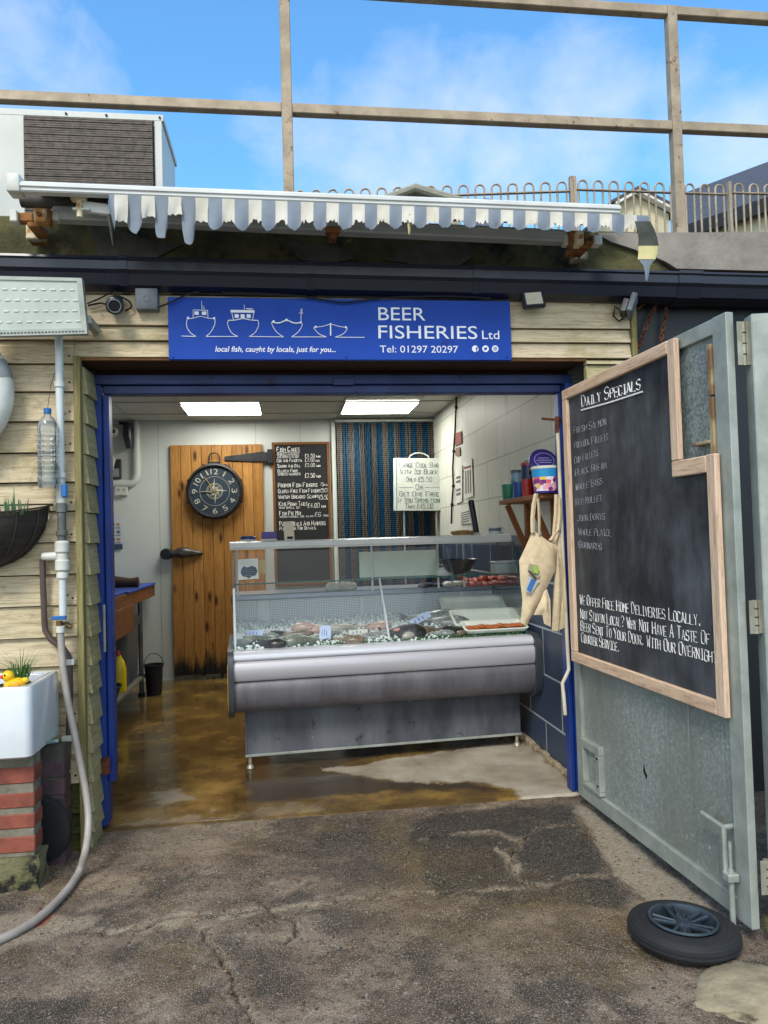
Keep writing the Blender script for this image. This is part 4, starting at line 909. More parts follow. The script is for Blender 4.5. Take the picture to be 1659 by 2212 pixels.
# ---- ceramic sink planter on its brick pier
sX = AY(130, 1440, 3.88).x; f_t = AX(68, 1490, sX); sz1, sz0, sy0, sy1 = .89, .58, 3.45, 3.88; sx0 = sX-.50
sk = thing('sink_planter', 'old white ceramic sink planted as a flower trough on brick piers', 'planter', (sX-.25, 3.66, sz0))
def rr_(x0, x1, y0, y1, r, n=5):
    P = []
    for cx, cy, a in ((x1-r, y0+r, -90), (x1-r, y1-r, 0), (x0+r, y1-r, 90), (x0+r, y0+r, 180)):
        for k in range(n+1): t_ = R(a+90*k/n); P.append((cx+r*math.cos(t_), cy+r*math.sin(t_)))
    return P
O = rr_(sx0, sX, sy0, sy1, .035); I = rr_(sx0+.045, sX-.045, sy0+.045, sy1-.045, .04); n = len(O); g = G()
lv = [(O, sz0+.01), (O, sz1-.012), (rr_(sx0+.008, sX-.008, sy0+.008, sy1-.008, .03), sz1), (rr_(sx0+.036, sX-.036, sy0+.036, sy1-.036, .04), sz1), (I, sz1-.012), (I, sz1-.10)]
vs = [V((a, b, z)) for p_, z in [(rr_(sx0+.012, sX-.012, sy0+.012, sy1-.012, .03), sz0)]+lv for a, b in p_]; L = len(vs)//n
g.raw(vs, [(i*n+k, i*n+(k+1) % n, (i+1)*n+(k+1) % n, (i+1)*n+k) for i in range(L-1) for k in range(n)]+[tuple(range(n))[::-1]], 0, True); build('basin', g, ceram, sk, 50)
g = G(); rows = [[V((sx0+.04+(sX-sx0-.08)*i/20, sy0+.04+(sy1-sy0-.08)*j/10, sz1-.05+random.uniform(-.01, .014))) for i in range(21)] for j in range(11)]; g.sheet(rows); build('soil', g, soil, sk)
g = G()
for i in range(14): bm = bmesh.new(); bmesh.ops.create_icosphere(bm, subdivisions=1, radius=random.uniform(.006, .014)); g.bm(bm, Matrix.Translation((sX-random.uniform(.06, .35), sy0+random.uniform(.06, .36), sz1-.04)), 0, True)
build('pebble', g, stone, sk)
g = G(); tuft(g, (sX-.13, 3.72, sz1-.05), 70, .19, .13, .006); tuft(g, (sX-.36, 3.70, sz1-.05), 6, .13, .03, .006); build('grass_tuft', g, grassm, sk)
dc = AY(31, 1481, 3.53); dk = thing('rubber_duck', 'yellow rubber duck with a red beak sitting in the sink planter', 'toy duck', dc); kd = .72
def db_(g, c, r, nu=16, nv=10, f=None): g.ball(dc+V(c)*kd, tuple(q*kd for q in r), nu, nv, f=f)
g = G(); db_(g, (0, 0, .004), (.062, .05, .042), f=lambda v: 1+.3*max(0, v.x)*max(0, v.z+.2)); db_(g, (-.032, -.012, .062), (.036, .034, .034)); db_(g, (-.022, -.006, .040), (.030, .028, .024)); db_(g, (.062, 0, .03), (.024, .02, .018)); build('body', g, duck, dk)
g = G(); db_(g, (-.062, -.028, .058), (.020, .017, .008)); db_(g, (-.058, -.026, .065), (.016, .015, .008)); build('beak', g, duckr, dk)
g = G(); db_(g, (-.040, -.044, .072), (.006, .006, .006), 10, 6); build('eye', g, black, dk); g = G(); db_(g, (.012, -.046, .012), (.034, .010, .022)); build('wing', g, M('orange_wing', 'e8b010', 'dc9a0c', .4), dk)
px1 = -1.13; py0 = 3.53; py1 = 3.64; px0 = px1-.36
pier = thing('brick_pier', 'short red brick pier on a mossy concrete footing under the white sink', 'brick pier', (px1-.18, 3.585, -.02))
zrows = [AX(75, y, px1).z for y in (1655, 1690, 1711, 1743, 1757, 1788, 1806, 1841)]
g = G(); k = 0
for i in range(4):
    zt_, zb_ = zrows[2*i], zrows[2*i+1]; x = px1
    for L in [.23, .2]:
        g.box((max(x-L+.012, px0), py0, zb_), (x, py1, zt_), .004); x -= L
build('bricks', g, brickm, pier)
g = G(); g.box((px0+.004, py0+.006, zrows[-1]-.02), (px1-.005, py1-.004, sz0-.002), .003); build('mortar', g, mortar, pier)
g = G(); bm = bmesh.new(); bmesh.ops.create_cube(bm, size=1); bmesh.ops.subdivide_edges(bm, edges=bm.edges[:], cuts=7, use_grid_fill=True)
zf = zrows[-1]-.02
for v in bm.verts:
    v.co = V((px0+.0+(v.co.x+.5)*(px1-px0+.015), py0-.01+(v.co.y+.5)*.13, -.03+(v.co.z+.5)*(zf+.03))); q = math.sin(v.co.x*61)*math.sin(v.co.z*47+v.co.y*33)*.006; v.co += V((q, q, 0))
g.bm(bm, None, 0, True); build('footing', g, mossc, pier)
pz = sz0-.03
pier2 = thing('brick_pier', 'dull purple brick pier against the wall behind the red one', 'brick pier', (sX-.02, 3.83, -.02))
g = G(); xq = AY(142, 1650, 3.80).x
for i in range(7):
    z = -.02+i*.084
    if z+.07 < pz: g.box((xq-.18, 3.77, z), (xq, 3.885, z+.072), .004)
build('bricks', g, brickp, pier2); g = G(); g.box((xq-.178, 3.776, -.02), (xq-.006, 3.88, pz-.004), .003); build('mortar', g, M('dirty_mortar', '5e5a50', '43413a', .95, scale=9), pier2)
c = AY(95, 1812, 3.74); g = G(); Mx = Matrix.Translation((c.x-.045, 3.745, .17)) @ Matrix.Rotation(R(90), 4, 'X') @ Matrix.Rotation(R(8), 4, 'X')
g.lathe([(.05, -.02), (.13, -.024), (.165, -.02), (.172, 0), (.165, .02), (.13, .024), (.05, .02)], Mx, 36); one('rubber_disc', g, tyrem, 'round black rubber disc leaning in the gap between the brick piers', 'disc')
g = G(); g.tube([AY(62+62, 1600, 3.6), AY(95, 1606, 3.66), AY(112, 1592, 3.74), AY(122, 1578, 3.8)], .008, 6); one('pipe_offcut', g, M('pale_blue_rope', '8fb0ac', '6d8c8a', .7), 'pale blue rope end under the sink planter', 'rope')
# ================================================================ the two metal gate leaves and the specials board
G0, G1 = V((1.555, 3.99, 0)), V((1.622, 2.535, 0)); gu = (G1-G0).normalized(); GL_ = (G1-G0).length
gn = V((gu.y, -gu.x, 0)); gn = gn if gn.x < 0 else -gn
def AG(x, y, off=0.): q = APL(x, y, G0+gn*off, gn)-G0; return q.dot(gu), q.z
def GP(s, z, off=0.): return G0+gu*s+gn*off+V((0, 0, z))
def gbox(g, s0, s1, z0, z1, o0, o1, bev=0, mi=0):
    Mx = Matrix((gu, gn, V((0, 0, 1)))).transposed().to_4x4(); Mx.translation = G0
    return g.box((s0, o0, z0), (s1, o1, z1), bev, mi, Mx)
gt = thing('gate', 'open galvanised metal gate carrying the large chalkboard', 'gate', GP(GL_/2, .05))
GZ0, GZ1 = .055, 2.285
g = G(); gbox(g, .0, .07, GZ0, GZ1, -.025, .0, .003); gbox(g, GL_-.085, GL_, GZ0, GZ1, -.026, .006, .003)
gbox(g, .071, GL_-.086, GZ0, GZ0+.075, -.025, .001, .003); gbox(g, .071, GL_-.086, GZ1-.06, GZ1, -.025, .001, .003); build('frame', g, galvp, gt)
g = G(); gbox(g, .06, GL_-.07, GZ0+.06, GZ1-.05, -.0235, -.018); build('sheet_panel', g, galv, gt)
# recessed pull box low at the hinge side
a = AG(1256, 1655); b = AG(1335, 1785); g = G(); w = .045
s0, s1, z0, z1 = .072, .29, GZ0+.08, GZ0+.33
for q in ((s0, s1, z1-w, z1), (s0, s1, z0, z0+.02), (s1-w, s1, z0+.021, z1-w-.001), (s0, s0+.03, z0+.021, z1-w-.001)): gbox(g, *q, -.02, .012, .003)
for z in (z0+.05, z1-.06): c = GP(s1-.02, z, .012); g.cyl(c, c+gn*.004, .006, n=8, mi=1)
gbox(g, s0+.05, s1-w-.03, z0+.06, z1-w-.04, -.021, -.012, .003); build('pull_box', g, [galvp, black], gt)
# opening with the pale sheet behind and a brown slide strip
a0 = AG(1470, 760); a1 = AG(1545, 965); g = G()
sA, sB, zA, zB = AG(1474, 985)[0], GL_-.087, AG(1545, 985)[1], AG(1545, 735)[1]
gbox(g, sA-.02, sB, zA-.03, zB, -.0165, -.013); build('pale_sheet', g, dirtyglass, gt)
g = G()
for i, (u0, u1) in enumerate(((.02, .47), (.49, .98))): gbox(g, sB-.032, sB-.004, zB-(zB-zA)*u1, zB-(zB-zA)*u0, -.014, .012, .003)
gbox(g, sB-.14, sB-.03, zA+.05, zA+.062, -.014, .02, .002); build('slide_strip', g, M('tan_slide', 'a3916e', '75583b', .7, scale=7, lo=.42, hi=.56), gt)
# handle, drop bolt, hinges
h0, h1 = AG(1534, 1754), AG(1582, 1785); g = G(); p = GP(h0[0], h0[1], .035); q = GP(GL_-.1, h1[1]-.0, .035)
g.tube([p, q, q+V((0, 0, -.16)), q+V((0, 0, -.17))-gn*.03], .010, 8); g.tube([q, q-gn*.05], .010, 8); build('handle', g, galvp, gt)
db = GP(GL_-.075, 0, .03); g = G(); g.cyl(db+V((0, 0, .0)), db+V((0, 0, .24)), .0105, n=12); g.cyl(db+V((0, 0, .24)), db+V((0, 0, .34)), .006, n=8)
for z in (.2,): g.box(db+V((-.022, -.022, z)), db+V((.022, .022, z+.03)), .004)
build('drop_bolt', g, galvp, gt)
def hinge(parent, x, y, hh=.16):
    z = AY(x, y, 2.54).z; c = GP(GL_+.012, z, -.052); g = G(); g.cyl(c+V((0, 0, -hh/2)), c+V((0, 0, hh/2)), .011, n=12)
    for k in range(1, 4): g.cyl(c+V((0, 0, -hh/2+hh*k/4-.002)), c+V((0, 0, -hh/2+hh*k/4+.002)), .0125, n=12, mi=1)
    g.box(c+V((-.028, -.010, -hh/2)), c+V((-.008, -.006, hh/2)), .001); g.box(c+V((.008, -.010, -hh/2)), c+V((.024, -.006, hh/2)), .001); build('hinge', g, [zinc, black], parent)
hinge(gt, 1588, 745, .16); hinge(gt, 1614, 1332, .12); hinge(gt, 1646, 1890, .12)
g = G(); a_ = AG(1383, 1650); b_ = AG(1390, 1685); g.poly([GP(a_[0], a_[1], -.0175), GP(a_[0]+.012, a_[1]-.03, -.0175), GP(b_[0]+.004, b_[1]+.02, -.0175), GP(b_[0]-.004, b_[1], -.0175), GP(a_[0]-.006, b_[1]+.03, -.0175)], gn*.0006); build('scratch', g, black, gt)
g2_ = thing('gate', 'second galvanised gate leaf folded out at the right edge', 'gate', (1.9, 2.45, .08))
L0 = V((1.699, 2.535, 0)); th = R(-12); u2 = V((math.cos(th), math.sin(th), 0)); n2 = V((u2.y, -u2.x, 0))
M2 = Matrix((u2, -n2, V((0, 0, 1)))).transposed().to_4x4(); M2.translation = L0
zt2 = AY(1604, 678, 2.5).z; zb2 = .075
g = G(); g.box((0, -.04, zb2), (.095, .03, zt2), .004, 0, M2); g.box((.096, -.04, zt2-.075), (1.2, .03, zt2), .004, 0, M2); g.box((.096, -.04, zb2), (1.2, .03, zb2+.075), .004, 0, M2); g.box((1.201, -.04, zb2), (1.28, .03, zt2), .004, 0, M2); build('frame', g, galvp, g2_)
g = G(); g.box((.09, .0, zb2+.07), (1.205, .006, zt2-.07), 0, 0, M2); build('sheet_panel', g, galv, g2_)
kc = AY(1650, 1125, 2.48); g = G(); g.box((.10, -.06, kc.z-.05), (.24, -.001, kc.z+.05), .01, 0, M2); build('lock_box', g, blackpl, g2_)
# ---- specials board hung on the gate
out = [AG(*p, .02) for p in ((1222, 834), (1463, 741), (1474, 990), (1553, 982), (1574, 1547), (1236, 1429))]
s0 = out[0][0]; sM = (out[1][0]+out[2][0])/2; sE = (out[3][0]+out[4][0])/2; zT = (out[0][1]+out[1][1])/2; zS = (out[2][1]+out[3][1])/2; zB = (out[4][1]+out[5][1])/2
s0 = (out[0][0]+out[5][0])/2
bd = thing('specials_chalkboard', 'large stepped chalkboard of daily specials in a pale pine frame on the open gate', 'chalkboard', GP((s0+sE)/2, zB, .02))
fw = .055
g = G()
Mx = Matrix((gu, gn, V((0, 0, 1)))).transposed().to_4x4(); Mx.translation = G0
def fr(name, q, m): build(name, gbox(G(), *q, .012, .036, .004), m, bd)
g.prism([(s0+.01, zB+.01), (sE-.01, zB+.01), (sE-.01, zS-.01), (sM-.01, zS-.01), (sM-.01, zT-.01), (s0+.01, zT-.01)], G0+gn*.006, gu, UX, gn*.012); build('writing_surface', g, chalkb, bd)
fr('frame_upright', (s0, s0+fw, zB+fw, zT-fw), boardw); fr('frame_upright', (sM-fw, sM, zS-.0, zT-.002), boardw); fr('frame_upright', (sE-fw, sE, zB, zS), boardw)
fr('frame_rail', (s0, sM-fw-.001, zT-fw, zT), boardwh); fr('frame_rail', (s0, sE-fw-.001, zB, zB+fw-.001), boardwh); fr('frame_rail', (sM-fw, sE-fw-.001, zS-fw-.012, zS-.002), boardwh)
def bwrite(txt, x0, y0, x1, y1, h, mat=chalk, tw=.006, name='chalk_writing', **k):
    a, b = AG(x0, y0, .02), AG(x1, y1, .02); A_, B_ = GP(*a, .0195), GP(*b, .0195); g = G(); write(g, txt, A_, B_-A_, UX, gn*0, h, (B_-A_).length, tw, **k); build(name, g, mat, bd)
bwrite('Daily Specials', 1257, 879, 1382, 841, .060, tw=.0075)
g = G(); a, b = AG(1256, 886, .02), AG(1388, 846, .02); g.tube([GP(*a, .0195), GP((a[0]+b[0])/2, (a[1]+b[1])/2-.004, .0195), GP(*b, .0195)], .005, 4, flat=gn, sm=False); build('underline', g, chalk, bd)
for txt, x0, y0, x1, y1 in (('Fresh Salmon', 1240, 937, 1309, 918), ('Pollock Fillets', 1241, 969, 1313, 950), ('Cod Fillets', 1241, 1002, 1292, 984), ('Black Bream', 1243, 1028, 1309, 1012), ('Whole Bass', 1244, 1060, 1301, 1046), ('Red Mullet', 1244, 1092, 1300, 1082), ('John Dorys', 1247, 1126, 1306, 1122), ('Whole Plaice', 1250, 1156, 1320, 1158), ('Gurnards', 1251, 1183, 1299, 1188)):
    bwrite(txt, x0, y0, x1, y1, .036, chalkf, .0035, sc=.85, jit=.4)
for txt, x0, y0, x1, y1 in (('We Offer Free Home Deliveries Locally.', 1253, 1305, 1513, 1352), ('Not Stayin Local? Why Not Have A Taste Of', 1254, 1336, 1533, 1394), ('Beer Sent To Your Door, With Our Overnight', 1255, 1362, 1548, 1433), ('Courier Service.', 1256, 1387, 1337, 1408)):
    bwrite(txt, x0, y0, x1, y1, .052, tw=.0040, sc=.8, jit=.18)
# ---- wheel lying by the gate
wc = AZ(1476, 2002, .05); wl = thing('loose_wheel', 'small black wheel with a dark spoked rim lying flat beside the gate', 'wheel', (wc.x, wc.y, 0))
Mx = Matrix.Translation((wc.x, wc.y, .043)) @ Matrix.Rotation(R(2), 4, 'Y') @ Matrix.Rotation(R(-1), 4, 'X') @ Matrix.Diagonal((1, 1, .84, 1))
rW = .195
build('tyre', G().lathe([(.115, -.03), (.125, -.044), (.165, -.046), (.184, -.038), (rW-.004, -.024), (rW, -.020), (rW, -.012), (rW-.003, -.010), (rW-.003, -.006), (rW, -.004), (rW, .004), (rW-.003, .006), (rW-.003, .010), (.191, .016), (.186, .022), (.183, .021), (.180, .026), (.172, .031), (.169, .029), (.165, .032), (.150, .035), (.147, .033), (.144, .035), (.132, .036), (.122, .034), (.115, .02)], Mx, 48), tyrem, wl)
g = G(); g.lathe([(.122, .040), (.120, .048), (.112, .046), (.104, .015), (.10, -.03), (.115, -.03)], Mx, 40); build('rim', g, rimm, wl)
g = G()
for k in range(5):
    for dd in (-.17, .17):
        a = 2*math.pi*k/5+.3; g.beam(Mx @ V((.028*math.cos(a+dd*2), .028*math.sin(a+dd*2), .022)), Mx @ V((.108*math.cos(a+dd), .108*math.sin(a+dd), .036)), .010, .014, bev=.003)
build('spokes', g, rimm, wl)
g = G(); g.lathe([(0, .035), (.022, .034), (.03, .028), (.034, .01), (.034, -.03)], Mx, 24)
for k in range(5): a = 2*math.pi*k/5+.93; g.cyl(Mx @ V((.022*math.cos(a), .022*math.sin(a), .03)), Mx @ V((.022*math.cos(a), .022*math.sin(a), .052)), .006, n=8)
build('hub', g, rimm, wl); g = G(); g.lathe([(0, -.02), (.112, -.022)], Mx, 30); build('back_plate', g, black, wl)
# ---- concrete lump at bottom right
c = AZ(1640, 2150, 0); g = G(); bm = bmesh.new(); bmesh.ops.create_icosphere(bm, subdivisions=5, radius=1)
for v in bm.verts:
    n_ = 1+.22*(float(fbm(np.array([v.co.x*.5+3]), np.array([v.co.y*.5+v.co.z*.3+2]), 3, 4)[0])-.5)*2; v.co = V((v.co.x*.20*n_, v.co.y*.16*n_, v.co.z*.045*n_))
g.bm(bm, Matrix.Translation((c.x+.0, c.y+.02, -.015)), 0, True); one('concrete_lump', g, lump, 'pale rounded lump of concrete on the ground at the bottom right corner', 'concrete lump', sharp=80)
g = G(); c = AZ(1655, 2030, 0); tuft(g, (c.x+.02, c.y, 0), 26, .11, .06, .004); one('grass_tuft', g, M('dry_grass', '8a7f45', '6c6a34', .8, rnd=1, scale=20), 'small dry grass tuft at the foot of the second gate leaf', 'grass tuft')
# ---- rusty chains on the black wall
def chain(pts, n, lab):
    P = [AY(*p) for p in pts]; L = [0]
    for a, b in zip(P[:-1], P[1:]): L.append(L[-1]+(b-a).length)
    def at(s):
        for i in range(len(P)-1):
            if s <= L[i+1]+1e-9: return P[i].lerp(P[i+1], (s-L[i])/max(L[i+1]-L[i], 1e-6)), (P[i+1]-P[i]).normalized()
        return P[-1], (P[-1]-P[-2]).normalized()
    g = G(); n = int(L[-1]/.024)
    for i in range(n):
        c, t = at(L[-1]*(i+.5)/n); q = t.orthogonal().normalized(); q = q if i % 2 else t.cross(q)
        g.tube([c+t*(.018*math.cos(k*.628))+q*(.009*math.sin(k*.628)) for k in range(10)], .0042, 5, closed=True)
    return one('chain', g, rust, lab, 'chain')
chain([(1434, 632, 3.93), (1440, 655, 3.95), (1437, 690, 3.96), (1430, 725, 3.97), (1428, 760, 3.97)], 0, 'rusty iron chain hanging straight down the black wall')
chain([(1434, 634, 3.93), (1412, 668, 3.95), (1398, 700, 3.96), (1385, 735, 3.97), (1374, 765, 3.97)], 0, 'rusty iron chain swinging down to the left on the black wall')
g = G(); g.tube([AY(1376, 668, 3.95), AY(1405, 648, 3.93), AY(1434, 630, 3.93), AY(1446, 640, 3.96)], .006, 8); one('iron_hook', g, rust, 'rusty iron hook bar holding the chains on the black wall', 'hook')
# ---- white bent rod and hook at the right jamb
rp = [(1203, 905, 4.12), (1206, 960, 4.12), (1210, 1060, 4.11), (1216, 1200, 4.10), (1226, 1400, 4.08), (1229, 1446, 4.08), (1222, 1462, 4.08), (1215, 1476, 4.08), (1218, 1505, 4.07), (1221, 1544, 4.07)]
rd = one('bent_rod', G().tube([AY(*p) for p in rp], .0105, 10), M('cream_painted_rod', 'd5cdb8', 'b9ae94', .5, scale=6, spot=[('8a7450', 9., .68)]), 'long thin cream rod with a kinked lower end beside the right door jamb', 'rod')
g = G(); g.tube([AY(1170, 904, 4.16), AY(1205, 907, 4.12), AY(1212, 905, 4.15)], .008, 8); g.tube([AY(1204, 900, 4.12), AY(1203, 935, 4.12)], .013, 8); build('hook', g, rust, rd)
# ================================================================ inside: back wall
doorw = wood('plank_door_pine', ['ad7a3c', '98682e', '6c451d', 'b58346'], 'Z', 2.0, rough=.5, knots=('3a1a0a', 1.0), grain=16, zrot=('1c1a18', .16, .5, .24))
strapm = M('black_iron', '25262a', '17181b', .5, .4, scale=14, bump=.4)
latchm = M('worn_latch_metal', '5b564f', '2f2c2a', .45, .5, scale=18, spot=[('a79f90', 20., .62)])
dx0, dx1, dz1 = -1.228, -.233, 2.552
dr = thing('plank_door', 'varnished pine plank cold room door with rotten black foot', 'door', ((dx0+dx1)/2, 8.38, .055))
g = G(); n = 9; w = (dx1-dx0)/n
for i in range(n): g.box((dx0+i*w+.0015, 8.355, .06), (dx0+(i+1)*w-.0015, 8.405, dz1), .004)
build('planks', g, doorw, dr)
a, b = AY(485, 990, 8.33), AY(578, 986, 8.33); g = G(); g.poly([a+V((0, 0, .02)), a+V((0, 0, -.02)), V((b.x-.06, 8.33, b.z-.055)), V((b.x, 8.33, b.z-.045)), V((b.x, 8.33, b.z+.045)), V((b.x-.06, 8.33, b.z+.055))], (0, .022, 0)); g.box((b.x-.005, 8.325, b.z-.08), (b.x+.06, 8.40, b.z+.08), .006)
build('strap_hinge', g, strapm, dr)
a, b = AY(352, 1197, 8.31), AY(437, 1198, 8.31); g = G(); g.cyl((a.x+.03, 8.30, a.z), (a.x+.03, 8.40, a.z), .062, n=10, mi=0, bev=.01); g.tube([V((a.x+.08, 8.33, a.z)), V((a.x+.18, 8.32, a.z+.012)), V((b.x-.16, 8.32, a.z+.012)), V((b.x-.06, 8.335, a.z)), V((b.x, 8.34, a.z))], [.025, .058, .055, .03, .026], 10, 1); build('latch', g, [strapm, latchm], dr)
ck = AY(464, 1061, 8.30); rk = 59/1620*8.35
cl_ = thing('wall_clock', 'round dark blue compass clock hanging on the plank door', 'clock', ck)
Mx = Matrix.Translation(ck) @ Matrix.Rotation(R(90), 4, 'X')
build('rim', G().lathe([(rk*.88, -.03), (rk*.88, .035), (rk*.92, .05), (rk*.98, .045), (rk, .02), (rk, -.05), (rk*.9, -.055)], Mx, 56), M('clock_black_iron', '1c1c20', '131316', .45, .3, scale=20), cl_)
build('face', G().lathe([(0, .012), (rk*.885, .012)], Mx, 56, sm=False), M('clock_face_blue', '17293a', '12202e', .5, scale=4), cl_)
ivory = M('clock_ivory', 'aaa698', '94907f', .6); gold = M('clock_gold', 'c4a94e', 'a8903e', .5)
for hh in range(1, 13):
    a = R(90-30*hh); c = ck+V((math.cos(a)*rk*.70, -.0165, math.sin(a)*rk*.70)); tx = str(hh); h_ = .062; wd = .05 if hh < 10 else .078
    if hh == 1: wd = .013
    r_ = R(-30*hh if not 4 <= hh <= 8 else 180-30*hh); r_ = R(0) if hh in (12, 6) else r_
    u_ = V((math.cos(r_), 0, math.sin(r_))); v_ = V((-math.sin(r_), 0, math.cos(r_)))
    ftext(tx, 'numeral', ivory, c-u_*wd/2-v_*h_/2, u_, v_, FR, h_, wd, cl_, th=.003)
g = G()
for rr, t_ in ((.52, .0018), (.28, .0022), (.24, .0018)): g.tube([ck+V((math.cos(k*.131)*rk*rr, -.015, math.sin(k*.131)*rk*rr)) for k in range(48)], t_*1.3, 4, closed=True)
for k in range(60): a = k*math.pi/30; r0_, r1_ = (.86, .89); g.beam(ck+V((math.cos(a)*rk*.845, -.014, math.sin(a)*rk*.845)), ck+V((math.cos(a)*rk*.87, -.014, math.sin(a)*rk*.87)), .004 if k % 5 == 0 else .002, .003)
build('dial_ring', g, ivory, cl_); g = G()
for k in range(16):
    a = k*math.pi/8; L = rk*(.47 if k % 4 == 0 else .26 if k % 2 == 0 else .2); wv = V((-math.sin(a), 0, math.cos(a)))*rk*.055; c = ck+V((0, -.014, 0)); d = V((math.cos(a), 0, math.sin(a)))
    g.poly([c, c+d*L*.32+wv, c+d*L], (0, -.003, 0)); 
build('compass_rose', g, ivory, cl_)
def hand(ang, L, w_, m, nm):
    a = R(90-ang); d = V((math.cos(a), 0, math.sin(a))); build(nm, G().beam(ck+V((0, -.024, 0))-d*.03, ck+V((0, -.024, 0))+d*L, .004, w_, up=(0, 1, 0)), m, cl_)
hand(326, rk*.62, .012, gold, 'minute_hand'); hand(268, rk*.5, .009, ivory, 'hour_hand')
g = G(); g.tube([ck+V((x*rk, -.0, z*rk)) for x, z in ((-.19, 1.0), (-.19, 1.22), (-.13, 1.33), (0, 1.37), (.13, 1.33), (.19, 1.22), (.19, 1.0))], .008, 8); g.box(ck+V((-.2*rk, -.03, rk*.96)), ck+V((.2*rk, .03, rk*1.05)), .006)
for k in range(8): a = R(45*k+22); c = ck+V((math.cos(a)*rk*1.0, 0, math.sin(a)*rk*1.0)); g.ball(c, .016, 8, 6)
build('hanging_loop', g, strapm, cl_)
# menu board
mx0, mx1, mz0, mz1 = -.131, .505, .98, 2.572
mn = thing('menu_board', 'tall black menu board with white handwriting in a thin wood frame', 'menu board', ((mx0+mx1)/2, 8.37, mz0))
brw = wood('thin_brown_frame', ['8a5f34', '72491f', '55340f'], 'Z', 3., rough=.6)
build('panel', G().box((mx0+.02, 8.375, mz0+.02), (mx1-.02, 8.39, mz1-.02)), menub, mn)
g = G(); g.box((mx0, 8.36, mz0), (mx0+.03, 8.40, mz1), .003); g.box((mx1-.03, 8.36, mz0), (mx1, 8.40, mz1), .003); g.box((mx0+.031, 8.36, mz1-.03), (mx1-.031, 8.40, mz1), .003); g.box((mx0+.031, 8.36, mz0), (mx1-.031, 8.40, mz0+.03), .003); build('frame', g, brw, mn)
def mk(x, y): return AY(575+x*.15, 936.4+y*.15, 8.372)
def mwr(txt, x0, x1, yb, hpx, tw=.0065, **k):
    a, b = mk(x0, yb), mk(x1, yb); a.y = b.y = 8.373; g = G(); write(g, txt, a, X1, UX, FR*.001, hpx*.15/1620*8.37, (b-a).length, tw, **k); build('menu_writing', g, chalk, mn)
mwr('Fish Cakes', 150, 475, 258, 62, .009); g = G(); a, b = mk(158, 270), mk(485, 268); g.tube([V((a.x, 8.372, a.z)), V((b.x, 8.372, b.z))], .003, 4); build('underline', g, chalk, mn)
mwr('Smoked Haddock', 155, 475, 318, 30, .005, sc=1); mwr('And Spring Onion', 155, 470, 355, 30, .005, sc=1); mwr('£1.50 each', 560, 775, 345, 48, .006, sc=.45)
mwr('Cod And Pancetta', 155, 512, 412, 45); mwr('£2.00 each', 560, 760, 408, 48, .006, sc=.45); mwr('Salmon And Dill', 165, 492, 490, 45); mwr('£2.00 each', 560, 775, 480, 48, .006, sc=.45)
mwr('Gluten Free', 165, 455, 562, 45); mwr('Smoked Haddock', 170, 497, 605, 32, .005, sc=1); mwr('£2.50 each', 560, 778, 635, 60, .0065, sc=.45)
mwr('Proper Fish Fingers', 172, 735, 775, 62, .008); mwr('75p each', 780, 905, 755, 48, .006, sc=.5); mwr('Gluten Free Fish Fingers', 175, 780, 858, 55, .0075); mwr('50p', 795, 905, 845, 52, .0065, sc=.5)
mwr('Whitby Breaded Scampi', 178, 750, 940, 55, .0075); mwr('£5.50', 765, 895, 950, 62, .007, sc=.5); mwr('King Prawn Tails', 185, 590, 1045, 60, .0075); mwr('£4.00 each', 600, 850, 1070, 65, .007, sc=.4); mwr('Raw Shell On', 190, 485, 1085, 28, .005, sc=1)
mwr('Fish Pie Mix', 192, 500, 1180, 60, .0075); mwr('£6 each', 700, 900, 1195, 60, .0065, sc=.4); mwr('Smoked Haddock, Cod, Salmon', 195, 690, 1215, 24, .004, sc=1); mwr('Party Meals And Hampers', 195, 850, 1335, 68, .008); mwr('Please Ask For Details.', 195, 725, 1392, 44, .0065)
# fly curtain
fcv = thing('fly_curtain', 'blue and grey striped chain fly curtain in the doorway', 'fly curtain', (1.165, 8.33, .02))
def strandm(n, a, b):
    m, t = newmat(n); w = t.n('ShaderNodeTexWave', {'Vector': t.co((1, 1, 1)), 'Scale': 14., 'Distortion': 1.2}, bands_direction='Z').outputs[1]
    c = t.mix(w, hx(a), hx(b)); t.out(c, .35, .35, t.bump(w, .5, .004)); return m
cbl, cgr = strandm('blue_strand', '092a42', '165273'), strandm('grey_strand', '3d3936', '746b62')
cx0, cx1 = .585, 1.75; n = 18
for i in range(n):
    g = G(); x0 = cx0+(cx1-cx0)*i/n; wd = (cx1-cx0)/n
    for k in range(6):
        x = x0+wd*(k+.5)/6; ph = random.uniform(0, 6); am = random.uniform(.002, .007)
        g.tube([V((x+am*math.sin(z*2.2+ph)+.0035*math.sin(z*85+k), 8.33+am*2*math.cos(z*1.7+ph), z)) for z in np.linspace(.02, 2.78, 60)], .0062, 5)
    build('chain_strand', g, cgr if i % 2 == 0 else cbl, fcv)
g = G(); g.box((cx0-.01, 8.305, 2.783), (cx1, 8.35, 2.812), .003); build('top_rail', g, white_al, fcv)
